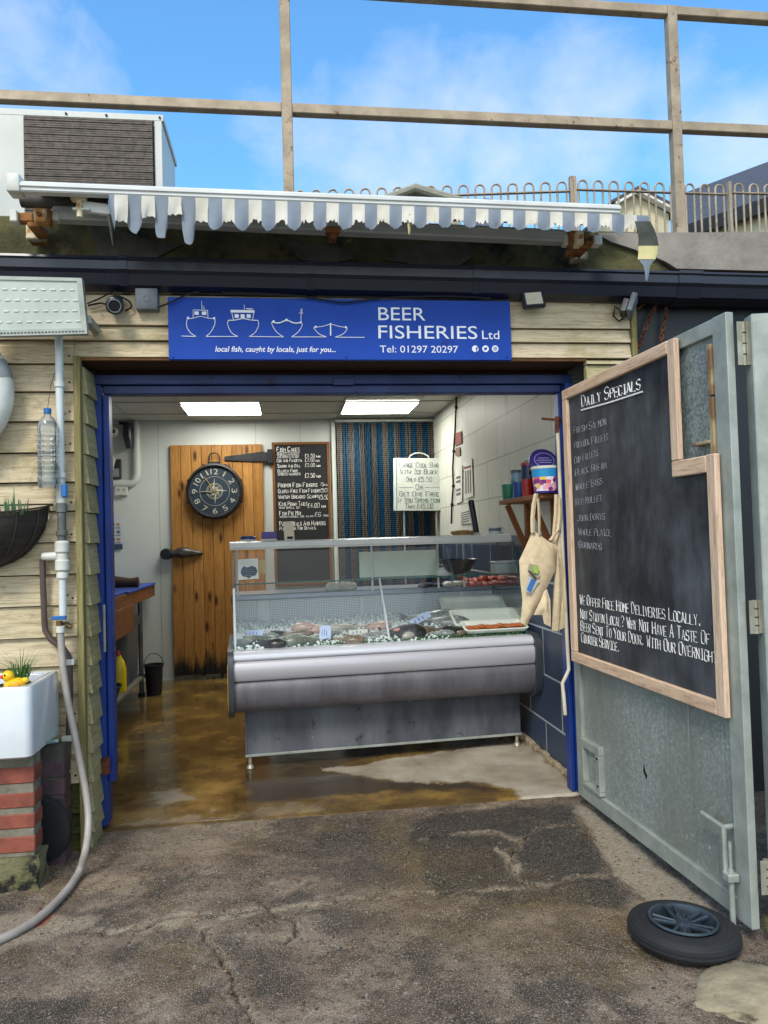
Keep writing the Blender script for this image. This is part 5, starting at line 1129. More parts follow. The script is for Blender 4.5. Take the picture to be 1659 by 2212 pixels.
# white sign on its stand
sc_ = [AY(*p, 8.1) for p in ((845, 993), (958, 988), (963, 1100), (855, 1106))]
c = (sc_[0]+sc_[1]+sc_[2]+sc_[3])/4; sw, sh = .571, .579; Ms = Matrix.Translation(c) @ Matrix.Rotation(R(1.3), 4, 'Y')
ws = thing('offer_sign', 'white handwritten cool bag offer sign on a stand before the curtain', 'sign', (c.x, 8.1, .0))
bl = M('sign_white_board', 'c8ccc4', 'bec2ba', .3); mk_b = M('blue_marker', '31465e', '263a52', .7); mk_g = M('green_marker', '2f5f5a', '244c49', .7)
build('panel', G().box((-sw/2, -.012, -sh/2), (sw/2, .012, sh/2), .005, 0, Ms), bl, ws)
g = G(); g.box((-sw/2+.03, -.0135, -sh/2+.004), (-sw/2+.036, -.0125, sh/2-.006), 0, 0, Ms); build('edge_trim', g, mk_g, ws)
build('handle', G().tube([Ms @ V((x, 0, sh/2+z)) for x, z in ((-.11, 0), (-.10, .025), (-.055, .05), (0, .06), (.055, .05), (.10, .025), (.11, 0))], .008, 8), bl, ws)
g = G()
for s in (-.17, .19): g.tube([Ms @ V((s, .02, -sh/2+.02)), V((c.x+s*1.02, 8.16, .01))], .011, 8)
g.box((c.x-.22, 8.05, .006), (c.x+.24, 8.26, .03), .01); build('stand', g, galvp, ws)
for i, (tx, w_, z, m) in enumerate((('Large Cool Bag', .36, .155, mk_b), ('With Ice Block', .34, .095, mk_b), ('Only £5.50', .24, .025, mk_b), ('Or', .06, -.045, mk_b), ('Get One Free', .36, -.105, mk_g), ('If You Spend More', .41, -.162, mk_g), ('Than £45.00', .26, -.215, mk_g))):
    g = G(); x = -w_*1.2/2-.005; o_ = Ms @ V((x, -.0125, z*1.22)); write(g, tx, o_, Ms.to_3x3() @ X1, Ms.to_3x3() @ UX, FR*.001, .052, w_*1.2, .0065, sc=.75); build('marker_writing', g, m, ws)
g = G()
for a, b in ((-.23, -.07), (.06, .23)): g.beam(Ms @ V((a, -.0125, -.034)), Ms @ V((b, -.0125, -.032)), .002, .003)
build('ruled_line', g, mk_b, ws)
# fittings on the white back wall at the left
BY = 8.36
def bx(x0, y0, x1, y1, Y0=BY, d=.045, bev=.004, g=None, mi=0): a, b = AY(x0, y0, Y0), AY(x1, y1, Y0); return (g or G()).box((a.x, Y0, b.z), (b.x, Y0+d, a.z), bev, mi)
g = G(); pts = [AY(x, y, 8.385) for x, y in ((294, 905), (295, 960), (296, 1025), (293, 1038), (284, 1045), (262, 1045), (215, 1045))]; g.tube(pts, .042, 12); one('cable_trunking', g, wallp, 'white cable trunking bending round the upper left corner of the back wall', 'trunking')
so = one('wall_socket', bx(248, 1046, 275, 1070), whitepl, 'white double socket under the trunking on the back wall', 'socket')
g = G()
for x, y in ((256, 1058), (268, 1058)): c = AY(x, y, BY); g.box((c.x-.012, BY-.006, c.z-.014), (c.x+.012, BY, c.z+.014), .002)
build('switch', g, M('socket_grey', 'a8aaa5', '95978f', .5), so)
g = G(); a = AY(276, 915, 8.33); g.tube([a+V((0, 0, .0)), a+V((.0, -.01, -.13)), a+V((.015, 0, -.27))], [.045, .055, .035], 12); ph = one('wall_phone', g, blackpl, 'black handset shaped unit fixed high on the white back wall', 'phone'); a2 = AY(258, 914, 8.37); build('arm', G().beam(a2, a+V((0, .02, 0)), .03, .03), blackpl, ph)
a = AY(247, 933, 8.34); dm = thing('dome_sensor', 'white dome sensor with a dark eye near the ceiling at left', 'sensor', a); build('dome', G().ball(a, (.055, .05, .055)), whitepl, dm); build('eye', G().ball(a+V((0, -.04, 0)), .022, 12, 8), black, dm)
g = G(); bx(228, 992, 262, 1034, 8.37, .03, .006, g); fr_ = one('dark_tray_holder', g, M('dark_frame', '34363a', '24262a', .5), 'dark framed wire holder on the back wall beside the trunking', 'holder'); g = G(); bx(230, 1012, 257, 1030, 8.36, .01, .003, g); build('tray', g, M('grey_tray', '8f948f', '7d827d', .5), fr_)
pa = [AY(x, y, 8.33) for x, y in ((225, 960), (244, 985), (250, 992), (238, 1040), (225, 1030))]; nt = one('paper_note', G().poly(pa, (0, .003, 0)), M('paper', 'dcdcd6', 'cfcfc9', .8), 'white paper price note curling out from behind the blue jamb', 'paper')
build('print', G().poly([AY(x, y, 8.328) for x, y in ((240, 1004), (243, 1006), (240, 1022), (237, 1020))], (0, .001, 0)), black, nt)
pa = [AY(x, y, 8.395) for x, y in ((222, 1113), (259, 1113), (265, 1185), (222, 1190))]; po = one('poster', G().poly(pa, (0, .006, 0)), M('poster_white', 'c4cad6', 'b8bfcc', .5), 'white poster with small orange pictures and a blue footer on the back wall', 'poster')
g = G(); g.poly([AY(x, y, 8.392) for x, y in ((222, 1176), (264.4, 1175), (265.3, 1186), (222, 1191))], (0, .002, 0)); build('footer', g, mk_b, po)
g = G()
for r_ in range(3):
    for k in range(3): c = AY(233+k*11+r_*.6, 1133+r_*16, 8.392); g.ball(c, (.02, .003, .018), 8, 6, mi=(r_+k) % 2); g.box((c.x-.022, 8.391, c.z-.042), (c.x+.022, 8.393, c.z-.032), 0, 1)
build('picture', g, [M('poster_orange', 'c28d5a', 'a8764a', .6), grey_box], po)
# papers and cable on the right wall
RX = 1.682
def rw(pts): return [AX(x, y, RX) for x, y in pts]
def paper(pts, m, lab, nm='paper_notice'):
    P = rw(pts); return one(nm, G().poly(P, (-.004, 0, 0)), m, lab, 'notice')
pap = M('notice_paper', 'd8d8d0', 'cbcbc3', .8); redp = M('red_printed_card', '8d3b30', '6f3a34', .7, scale=12, lo=.45, hi=.55, st=(1, 1, 1)); ink = M('printed_ink', '5a5c5e', '6d6f70', .8)
paper([(984, 936), (997, 931), (998, 957), (984, 963)], redp, 'small red printed card high on the right wall beside the black cable')
paper([(985, 968), (994, 965), (995, 983), (985, 986)], M('brown_card', '8a6a58', '6b5248', .7), 'small brown card under the red one on the right wall')
def lines(par, rowsxy, m=ink):
    g = G()
    for q in rowsxy: g.poly([p+V((-.006, 0, 0)) for p in rw(q)], (-.001, 0, 0))
    build('print', g, m, par)
p1 = paper([(985, 1010), (999, 1004), (999, 1083), (986, 1088)], pap, 'long white printed notice on the right wall nearest the cable'); lines(p1, [[(987, 1030+k*9), (996, 1027+k*9), (996, 1032+k*9), (987, 1035+k*9)] for k in (0, 1, 3, 4)])
p1 = paper([(1003, 996), (1020, 990), (1023, 1072), (1005, 1077)], pap, 'white printed notice with a red heading on the right wall'); lines(p1, [[(1006+k*5, 1018-k*1.3), (1008+k*5, 1017-k*1.3), (1009+k*5, 1066-k*1.3), (1007+k*5, 1067-k*1.3)] for k in range(3)]); lines(p1, [[(1004, 1009), (1018, 1005), (1018, 1009), (1004, 1013)]], redp)
p1 = paper([(994, 1103), (1018, 1096), (1019, 1130), (995, 1132)], pap, 'white calendar sheet low on the right wall above the counter'); lines(p1, [[(997, 1108+k*5), (1015, 1103+k*5), (1015, 1105+k*5), (997, 1110+k*5)] for k in range(5)])
cp = [AX(x, y, RX-.008) for x, y in ((986, 846), (985, 880), (983, 930), (980, 975), (978, 1010), (979, 1050), (976, 1090), (975, 1131))]
wcable = one('cable', G().tube(cp, .009, 8), black, 'black cable with clips running down the right wall from the ceiling', 'cable')
for i in (1, 3, 5, 6): build('cable_clip', G().ball(cp[i], (.016, .02, .02), 8, 6), black, wcable)
# shelf of tubs
shw = wood('shelf_timber', ['9a6236', '7f4b26', '5f3517'], 'Y', 3., rough=.6)
sX0, sz = 1.50, 1.70; ya, yb = 4.27, AX(1078, 1088, sX0).y
sf = thing('wall_shelf', 'brown timber shelf on slanted brackets on the right wall', 'shelf', (1.6, (ya+yb)/2, 1.35))
build('shelf_board', G().box((sX0, ya, sz-.004), (1.688, yb, sz+.026), .003), shw, sf)
for y in (yb-.10, yb-.62):
    g = G(); g.box((1.655, y-.02, sz-.34), (1.688, y+.02, sz-.006), .002); g.beam(V((1.66, y, sz-.33)), V((sX0+.03, y, sz-.012)), .035, .03, up=(0, 1, 0)); build('bracket', g, shw, sf)
ST = sz+.026
def onshelf(x, X=1.585): q = AX(x, 1078, X); return V((q.x, q.y, ST+.001))
def cupm(c, r, h, cols, lab, cat='cup', nm='plastic_cup', taper=1.1, grp=None):
    t = thing(nm, lab, cat, c); build('body', G().lathe([(0, 0), (r*.98, 0), (r, .004), (r*taper, h), (r*taper-.003, h), (r-.003, .006), (0, .006)], Matrix.Translation(c), 24), cols, t); return t
c = onshelf(1101, 1.58); t = cupm(c, .048, .112, M('green_plastic', '2f8c6a', '257355', .35), 'green plastic mug at the far end of the wooden shelf'); g = G(); g.box(c+V((.024, -.052, .02)), c+V((.04, -.038, .10)), .002); build('white_band', g, whitepl, t)
c = onshelf(1124, 1.565); cupm(c, .042, .108, M('blue_plastic', '1d4f9e', '173f80', .35), 'blue plastic cup between the green mug and the red cup'); c = onshelf(1140, 1.55); cupm(c, .032, .112, M('red_plastic', 'c02a2a', 'a01f20', .35), 'red plastic cup in front of the tall blue tin')
pics = M('photo_tin', '8fb3c8', '40607a', .35, scale=8, lo=.4, hi=.6)
c = onshelf(1119, 1.63); t = thing('photo_tin', 'pale tin with a sea picture behind the blue cup', 'tin', c); build('body', G().lathe([(0, 0), (.045, 0), (.045, .205), (0, .205)], Matrix.Translation(c), 24), pics, t); build('lid', G().lathe([(.046, .19), (.046, .21), (0, .21)], Matrix.Translation(c), 24), grey_box, t)
c = onshelf(1146, 1.61); t = thing('charity_tin', 'tall dark blue tin with white lines of print and a red rim', 'tin', c); navy = M('navy_tin', '1d2c63', '18244f', .35)
build('body', G().lathe([(0, 0), (.056, 0), (.056, .215), (0, .215)], Matrix.Translation(c), 28), navy, t); build('rim', G().lathe([(.058, .21), (.058, .226), (.046, .226)], Matrix.Translation(c), 28), M('red_rim', 'b02a2a', '92201f', .4), t); build('top', G().ball(c+V((0, 0, .222)), (.048, .048, .03)), M('tan_foam', 'c8a888', 'b08f6e', .8), t)
g = G()
for k in range(8):
    for s in (0, 1):
        a0, a1 = R(-150+s*30), R(-128+s*30); z = .02+k*.012
        g.tube([c+V((math.cos(a)*.0568, math.sin(a)*.0568, z)) for a in np.linspace(a0, a1, 4)], .003, 4)
build('print', g, signw, t); g = G(); g.tube([c+V((math.cos(a)*.052, math.sin(a)*.052, .165)) for a in np.linspace(R(-110), R(-80), 5)], .02, 6, 0); g.ball(c+V((-.01, -.06, .18)), .012, 8, 6, 1); build('emblem', g, [black, M('orange_patch', 'd5722c', 'b95a1e', .5)], t)
c = onshelf(1181, 1.55); t = thing('sweet_tub', 'round purple sweet tub with colourful wrapped sweets and its lid tilted up', 'tub', c)
rT = .085
swt, _t = newmat('sweet_tub_print'); _v = _t.n('ShaderNodeTexVoronoi', {'Vector': _t.co((1, 1, 1)), 'Scale': 38.}); _sp = _t.n('ShaderNodeSeparateColor', {0: _v.outputs['Color']})
_z = _t.n('ShaderNodeSeparateXYZ', {0: _t.n('ShaderNodeTexCoord').outputs['Object']}).outputs[2]
_c = _t.ramp(_sp.outputs[0], [(0., hx('3a1f6a')), (.25, hx('d14a8a')), (.45, hx('e8d24a')), (.6, hx('7a2a86')), (.75, hx('e05a70')), (.9, hx('e8e4ee'))]); _c = _t.mix(_t.m('GREATER_THAN', _z, .095), _c, hx('2c8fc8')); _c = _t.mix(_t.m('LESS_THAN', _z, .012), _c, hx('33236f')); _t.out(_c, .3)
build('body', G().lathe([(0, 0), (rT*.86, 0), (rT, .142), (rT*1.03, .145), (rT*1.03, .16), (0, .16)], Matrix.Translation(c), 32, mis=[0, 0, 1, 1, 1]), [swt, whitepl], t)
Mx = Matrix.Translation(c+V((0, .03, .195))) @ Matrix.Rotation(R(62), 4, 'X') ; pur = M('purple_lid', '2f2670', '251d5c', .35)
build('lid', G().lathe([(0, .012), (rT*.95, .012), (rT*1.02, .004), (rT*1.02, -.03), (rT*.98, -.03)], Mx, 32), pur, t)
g = G(); g.tube([Mx @ V((math.cos(k*.3)*rT*.72, math.sin(k*.3)*rT*.6, .013)) for k in range(21)], .0025, 4, closed=True)
for k, w_ in enumerate((.035, .05, .04)): g.beam(Mx @ V((-w_, .015-k*.016, .013)), Mx @ V((w_, .015-k*.016, .013)), .006, .004)
build('lid_print', g, M('lilac_print', '9a94c0', '8a84b0', .5), t)
c = onshelf(1167, 1.62); c.z = AX(1167, 986, 1.62).z; t = one('yellow_scoop', G().ball(c+V((0, 0, .012)), (.04, .03, .02)), M('yellow_plastic', 'e0b81c', 'c79f12', .4), 'yellow plastic scoop perched behind the purple sweet tub', 'scoop')
g = G(); g.cyl((c.x, c.y, ST), (c.x, c.y, c.z+.002), .04, n=16); one('stacked_tin', g, navy, 'plain navy tin behind the sweet tub under the yellow scoop', 'tin')
# canvas bags
canvas = M('cream_canvas', 'd6c4a4', 'c6b28f', .9, scale=30, bump=.5)
def bpt(x, y, Y): return AY(1106+x*.2067, 944+y*.2067, Y)
def bag(lab, Y, parts, straps, extra=None):
    P0 = bpt(*parts[0][0], Y); t = thing('canvas_bag', lab, 'bag', P0)
    for k, pp in enumerate(parts):
        Yk = Y-.012*k; bm = bmesh.new(); vs = [bm.verts.new(bpt(x, y, Yk)) for x, y in pp]; f = bm.faces.new(vs); bmesh.ops.triangulate(bm, faces=[f]); bmesh.ops.subdivide_edges(bm, edges=bm.edges[:], cuts=4, use_grid_fill=True); bmesh.ops.triangulate(bm, faces=bm.faces[:])
        bnd = [v.co.copy() for v in bm.verts if v.is_boundary]
        for v in bm.verts:
            if not v.is_boundary:
                d = min((v.co-b_).length for b_ in bnd); v.co.y -= min(.028, d*.7)+.005*math.sin(v.co.x*55+v.co.z*34)
        g = G(); bm2 = bm.copy(); g.bm(bm, None, 0, True)
        for v in bm2.verts: v.co.y = 2*Yk-v.co.y+.004 if not v.is_boundary else v.co.y+.002
        g.bm(bm2, None, 0, True); build('bag_body' if k == 0 else 'folded_side', g, canvas, t, 60)
    for pp in straps:
        rows = []
        for x, y, w_ in pp: rows.append([bpt(x-w_/2, y, Y-.02), bpt(x, y, Y-.028), bpt(x+w_/2, y, Y-.02)])
        build('strap', G().sheet(rows, th=(0, .004, 0)), canvas, t)
    return t
bg2 = bag('cream canvas bag hanging folded against the right jamb', 4.10, [[(480, 1010), (500, 1000), (545, 1300), (560, 1990), (480, 2020), (470, 1560), (455, 1200)], [(395, 1090), (420, 1050), (480, 980), (500, 1000), (470, 1130)], [(470, 1150), (500, 1160), (530, 1590), (480, 2030), (415, 2020), (440, 1600), (455, 1400)]], [[(470, 600, 50), (462, 800, 45), (450, 950, 45), (440, 1040, 40)], [(500, 640, 40), (505, 800, 40), (490, 960, 40), (410, 1080, 55)]])
bg1 = bag('cream canvas tote bag with a small printed picture hanging in front', 4.05, [[(210, 985), (150, 1130), (75, 1290), (85, 1500), (110, 1700), (88, 1940), (150, 1975), (330, 1650), (455, 1390), (465, 1130), (380, 1090), (240, 985)], [(335, 1610), (365, 1590), (400, 1700), (405, 1985), (335, 1950), (320, 1860), (225, 1860), (290, 1720)]], [[(255, 590, 45), (230, 700, 45), (215, 850, 42), (220, 1000, 45)], [(275, 640, 20), (285, 800, 28), (288, 1020, 20)]])
def patch(pts, m, Y=3.998): return G().poly([bpt(x, y, Y) for x, y in pts], (0, .003, 0)), m
for kk, (nm, pts, m) in enumerate((('printed_patch', [(165, 1380), (185, 1320), (270, 1345), (300, 1450), (270, 1480)], M('print_grey', 'b0aa92', '8f8a76', .8, scale=30)), ('printed_patch', [(140, 1610), (175, 1450), (290, 1500), (200, 1640)], M('print_pale', 'bfc0c0', 'a8aaac', .8, scale=30)), ('printed_patch', [(155, 1590), (205, 1480), (250, 1500), (195, 1630)], M('print_blue', '3f74b8', '33639e', .7)), ('printed_patch', [(205, 1365), (250, 1340), (285, 1380), (270, 1430), (225, 1420)], M('print_green', '9fb85a', '84a040', .8, scale=30)), ('printed_patch', [(165, 1400), (185, 1395), (265, 1480), (240, 1490)], M('print_dark', '4a4438', '38342c', .8)))):
    g, m = patch(pts, m, 4.014-.0035*kk); build(nm, g, m, bg1)
# left hand work table and what stands on it
steel = M('dull_steel_leg', '6b6d70', '4f5256', .4, .6, scale=8); woodbr = wood('table_side_board', ['8a5a34', '744826', '553218'], 'Y', 3., rough=.6); bluebd = M('blue_cutting_board', '1f4ab0', '183c92', .4, scale=5, spot=[('122a66', 8., .64)])
TX, TZ = -1.41, 1.05; ty0, ty1 = 5.6, 8.35
tb = thing('work_table', 'steel legged work table with a brown side board along the left wall', 'table', (-1.72, 7., .0))
g = G(); g.box((-2.05, ty0, TZ-.04), (TX-.02, ty1, TZ), .003); build('table_top', g, galvp, tb); build('side_board', G().box((TX-.018, ty0, TZ-.12), (TX, ty1-.02, TZ+.004), .003), woodbr, tb)
a = AX(284, 1300, TX+.012); b = AX(240, 1300, TX+.012); build('hanging_board', G().box((TX+.002, 5.75, TZ-.34), (TX+.022, AX(283, 1300, TX).y, TZ-.10), .003), woodbr, tb)
g = G(); 
lg = []
for x, y in ((TX-.03, 7.66), (TX-.03, 5.7), (-2.02, 7.66), (-2.02, 5.7)): build('leg', G().cyl((x, y, .012), (x, y, TZ-.042), .022, n=14), steel, tb); build('foot', G().cyl((x, y, .006), (x, y, .03), .032, n=14), black, tb)
build('lower_shelf', G().box((-2.05, ty0, .175), (TX, 7.75, .20), .003), M('worn_grey_shelf', '6f6a5c', '4c493f', .7, scale=9, bump=.3), tb)
one('cutting_board', G().box((-1.98, 6.9, TZ+.002), (TX+.02, 8.3, TZ+.022), .006), bluebd, 'long blue cutting board along the back of the work table', 'cutting board')
one('cutting_board', G().box((-1.95, 5.65, TZ+.002), (TX-.01, 6.85, TZ+.03), .006), bluebd, 'thicker blue cutting board on the near end of the work table', 'cutting board')
a = AX(258, 1262, -1.6); g = G(); yk = 7.5; g.tube([V((-1.9, yk, TZ+.09)), V((-1.80, yk, TZ+.10)), V((-1.66, yk, TZ+.085)), V((-1.5, yk, TZ+.07)), V((-1.42, yk, TZ+.075))], [.07, .075, .06, .045, .05], 14); one('knife_roll', g, M('brown_leather', '4a2f22', '35211a', .5, scale=6, bump=.4), 'brown leather roll lying on the blue cutting boards', 'knife roll')
g = G(); zb0, zb1 = .202, .80; P = rr_(-1.98, TX-.045, 7.05, 7.6, .05); P2 = rr_(-2.0, TX-.03, 7.03, 7.62, .05); n = len(P)
g.raw([V((x, y, zb0)) for x, y in P]+[V((x, y, zb1-.08)) for x, y in P2], [tuple(range(n))[::-1]]+[(i, (i+1) % n, n+(i+1) % n, n+i) for i in range(n)], 0, True); bn = one('storage_bin', g, M('grey_bin_plastic', '4e5152', '404344', .5, scale=5), 'tall grey plastic bin on the lower shelf of the work table', 'bin', sharp=50)
g = G(); P3 = rr_(-2.01, TX-.02, 7.02, 7.63, .05); g.raw([V((x, y, zb1-.079)) for x, y in P3]+[V((x, y, zb1)) for x, y in P3], [tuple(range(n))[::-1], tuple(range(n, 2*n))]+[(i, (i+1) % n, n+(i+1) % n, n+i) for i in range(n)], 0, True); build('lid', g, M('bin_lid', '3f4244', '303234', .5), bn, 50)
def bleach(x, y, r, h, m, mc, lab, cat='bottle'):
    c = V((x, y, .202)); t = thing('bleach_bottle', lab, cat, c); build('body', G().lathe([(0, 0), (r*.95, 0), (r, .02), (r, h*.55), (r*.8, h*.72), (r*.45, h*.84), (r*.42, h*.88), (0, h*.88)], Matrix.Translation(c) @ Matrix.Diagonal((1.15, .75, 1, 1)), 24), m, t); build('cap', G().cyl(c+V((0, 0, h*.86)), c+V((0, 0, h)), r*.42, r*.3, 14, bev=.004), mc, t); return t
redc = M('red_cap', 'c8201e', 'a91a18', .4)
def onlow(x, y): q = AZ(x, y, .202); return q.x, q.y
x, y = onlow(258, 1494); bleach(x-.01, y, .062, .36, M('yellow_bottle', 'ecd018', 'd9bb10', .35), redc, 'yellow bleach bottle with a red cap on the lower shelf')
x, y = onlow(274, 1478); t = bleach(x-.03, y+.05, .06, .42, M('dark_blue_bottle', '1d2f66', '172550', .3), redc, 'dark blue bleach bottle with a red cap behind the yellow one'); g = G(); g.lathe([(.0605, .28), (.052, .31), (.03, .35)], Matrix.Translation(V((x-.03, y+.05, .202))) @ Matrix.Diagonal((1.15, .75, 1, 1)), 20); build('white_shoulder', g, whitepl, t)
x, y = onlow(240, 1500); bleach(x-.08, y+.15, .05, .37, whitepl, redc, 'white bottle half hidden behind the yellow bleach bottle')
x, y = onlow(240, 1500); g = G(); c_ = V((x-.02, y-.25, .202)); g.lathe([(.0, 0), (.12, 0), (.15, .10), (.165, .115), (.16, .12), (.145, .10), (.115, .008), (0, .008)], Matrix.Translation(c_), 30); one('black_basin', g, black, 'shallow black plastic basin at the near end of the lower shelf', 'basin')
c = AZ(331, 1502, .01); g = G(); bk = thing('bucket', 'small black bucket with a wire handle standing by the white wall', 'bucket', (c.x, c.y+.06, .008)); c = V((c.x, c.y+.06, .008))
build('body', G().lathe([(0, 0), (.072, 0), (.088, .27), (.096, .275), (.096, .295), (.088, .295), (.07, .01), (0, .01)], Matrix.Translation(c), 28), black, bk)
build('handle', G().tube([c+V((.094*math.cos(a), 0, .28+.12*math.sin(a))) for a in np.linspace(0, math.pi, 14)], .004, 6), wire, bk)
# ================================================================ the refrigerated fish counter
al = M('counter_aluminium', 'c2c1c6', 'b4b3b9', .34, .25, scale=3, st=(.3, 4, 4), spot=[('8b8886', 9., .72)]); alb = M('bright_aluminium', 'd6d8de', 'c6c9d0', .25, .2, scale=3, st=(.2, 4, 4))
body_g = M('counter_grey_panel', '737176', '5b595e', .4, .2, scale=1.6, st=(5, 5, .8), spot=[('4a4541', 3., .63), ('8b898c', 30., .68)]); kickm = M('scuffed_kick_plate', '6b6e75', '3f4249', .6, .15, scale=3.5, st=(1, 1, .3), spot=[('2b2d32', 9., .60), ('a4aab0', 24., .66)], bump=.3)
edgec = M('counter_end_grey', '3d4148', '2e3137', .45, scale=6); yel = M('yellow_edge_tape', 'c2a23a', '9c7f2c', .6, scale=14)
gl = glass('counter_glass', (.98, .992, .986), 0., .38); gle = M('green_glass_edge', '3f7a6c', '2c5c52', .15); whp = M('white_enamel', 'd6dade', 'c8ccd1', .3)
O = V((-.345, 4.82, 0)); al_ = R(3.2); CU = V((math.cos(al_), math.sin(al_), 0)); CD = V((-math.sin(al_), math.cos(al_), 0)); CL = 1.985
def C(u, d, z): return O+CU*u+CD*d+V((0, 0, z))
MC = Matrix((CU, CD, V((0, 0, 1)))).transposed().to_4x4(); MC.translation = O
def prof(g, P, u0, u1, mi=0): return g.prism(P, C(u0, 0, 0), CD, UX, CU*(u1-u0), mi)
def cbox(g, u0, u1, d0, d1, z0, z1, bev=0, mi=0): return g.box((u0, d0, z0), (u1, d1, z1), bev, mi, MC)
ct = thing('fish_counter', 'long glass fronted refrigerated fish counter with a grey front', 'display counter', C(1., .4, 0))
def curve(P, n=6):
    Q = []
    for i in range(len(P)-1):
        p0, p1, p2, p3 = [V((*P[max(0, min(len(P)-1, j))], 0)) for j in (i-1, i, i+1, i+2)]
        for k in range(n):
            t_ = k/n; v_ = .5*((2*p1)+(p2-p0)*t_+(2*p0-5*p1+4*p2-p3)*t_*t_+(3*p1-p0-3*p2+p3)*t_**3); Q.append((v_.x, v_.y))
    return Q+[P[-1]]
def skin(nm, P, m, back=.12):
    g = G(); Q = curve(P); g.sheet([[C(u, d, z) for d, z in Q] for u in np.linspace(0, CL, 9)])
    for u in (0, CL): g.raw([C(u, d, z) for d, z in Q]+[C(u, back, Q[-1][1]), C(u, back, Q[0][1])], [tuple(range(len(Q)+2))])
    build(nm, g, m, ct, 50)
skin('top_strip', [(.10, .797), (.03, .796), (.0, .79), (-.018, .772), (-.022, .75), (-.012, .740)], alb)
skin('bumper_panel', [(-.008, .738), (-.026, .728), (-.040, .695), (-.038, .655), (-.022, .618), (-.006, .612)], al)
skin('front_panel', [(-.006, .609), (-.022, .60), (-.034, .565), (-.030, .51), (-.006, .455), (.03, .418), (.08, .402), (.2, .40)], body_g, .2)
g = G(); cbox(g, .065, 1.955, .20, .215, .085, .399, .002); cbox(g, .06, .075, .195, .8, .085, .399, .002); cbox(g, .06, 1.96, .192, .22, .083, .099, .002, 1); build('kick_plate', g, [kickm, galvp], ct)
for u, d in ((.09, .215), (1.93, .215), (.09, .75), (1.93, .75)):
    g = G(); g.cyl(C(u, d, .02), C(u, d, .09), .012, n=10); g.cyl(C(u, d, .004), C(u, d, .03), .027, .02, 14, bev=.004); build('leg', g, zinc, ct)
EP = curve([(.06, .81), (.0, .802), (-.04, .77), (-.062, .70), (-.064, .58), (-.052, .49), (-.016, .415), (.05, .378)], 4)+[(.98, .378), (.98, .79), (.80, .81)]
for u0, u1, mm in ((-.035, -.001, [edgec, yel]), (CL+.001, CL+.048, [edgec, yel])):
    g = G(); prof(g, EP, u0, u1)
    if u0 < 0: prof(g, [(-.048, .73), (-.0635, .70), (-.0655, .58), (-.0535, .49), (-.03, .44), (-.02, .45), (-.04, .5), (-.052, .58), (-.05, .70)], u0-.003, u0-.0005, 1)
    build('end_panel', g, mm, ct)
g = G(); cbox(g, .0, CL, .80, .98, .41, .80); cbox(g, .002, CL-.002, .11, .80, .66, .70); build('cabinet_back', g, whp, ct)
perf, _t = newmat('perforated_sheet'); _ck = _t.n('ShaderNodeTexBrick', {'Vector': _t.n('ShaderNodeCombineXYZ', {0: _t.n('ShaderNodeSeparateXYZ', {0: _t.n('ShaderNodeTexCoord').outputs['Object']}).outputs[0], 1: _t.n('ShaderNodeSeparateXYZ', {0: _t.n('ShaderNodeTexCoord').outputs['Object']}).outputs[2], 2: 0.}).outputs[0], 'Color1': hx('6d7682'), 'Color2': hx('757e8a'), 'Mortar': hx('d5dade'), 'Scale': 1., 'Mortar Size': .0034, 'Brick Width': .0125, 'Row Height': .0125}, offset=0.)
_t.out(_ck.outputs[0], .4)
g = G(); cbox(g, .01, CL-.01, .775, .782, .80, 1.055); build('rear_panel', g, perf, ct)
g = G()
for u in (.17, 1.72): cbox(g, u, u+.09, .768, .774, .83, 1.05, .001)
cbox(g, .93, .955, .768, .774, .86, 1.05); build('rear_bracket', g, whp, ct)
wkt = M('worktop_steel', 'a4adbd', '8d97a9', .3, .35, scale=3, st=(.3, 4, 4))
g = G(); cbox(g, .005, CL-.005, .755, 1.15, 1.056, 1.10, .008); build('worktop', g, wkt, ct)
# glass
fa, fb = (.085, .798), (.285, 1.432)
def fglass(u0, u1): return G().poly([C(u0, *fa), C(u1, *fa), C(u1, *fb), C(u0, *fb)], CD*.006)
build('front_glass', fglass(.004, .975), gl, ct); build('front_glass', fglass(.979, CL-.004), gl, ct)
for u in (.0, CL-.006):
    g = G(); prof(g, [(.092, .799), (.77, .799), (.77, 1.10), (.64, 1.43), (.296, 1.43)], u, u+.005); o = build('side_glass', g, gl, ct)
    build('glass_edge', G().beam(C(u+.0025, .088, .799), C(u+.0025, .29, 1.432), .007, .004, up=CU), gle, o)
    g = G(); g.beam(C(u+.0025, .64, 1.43), C(u+.0025, .77, 1.10), .007, .004, up=CU); build('glass_edge', g, gle, o)
g = G(); prof(g, [(.262, 1.434), (.255, 1.45), (.262, 1.482), (.29, 1.49), (.345, 1.49), (.345, 1.434)], -.012, CL-.03); build('top_rail', g, M('top_rail_white', 'd6d6d0', 'c5c6c0', .3, scale=3), ct)
build('top_shelf', cbox(G(), -.008, CL-.034, .347, .66, 1.472, 1.482, .001), gl, ct); build('glass_edge', cbox(G(), -.008, CL-.034, .661, .664, 1.471, 1.483), gle, bpy.data.objects['top_shelf'])
for u in (.03, 1.0, 1.50, 1.70): build('top_support', G().cyl(C(u, .60, 1.10 if u > .1 else 1.102), C(u, .60, 1.47), .008, n=10), whp, ct)
sh_ = build('glass_shelf', cbox(G(), .01, CL-.01, .46, .74, 1.190, 1.198), gl, ct); build('glass_edge', cbox(G(), .01, CL-.01, .4575, .4595, 1.189, 1.199), gle, sh_)
q = AY(841, 1370, 5.0); uq = (q-O).dot(CU); build('centre_post', G().beam(C(uq, .12, .79), C(uq, .44, 1.199), .016, .012, up=CU), whp, ct)
cbx = G(); g = G(); cbox(g, .004, .018, .10, .118, .797, 1.19); build('corner_post', g, whp, ct)
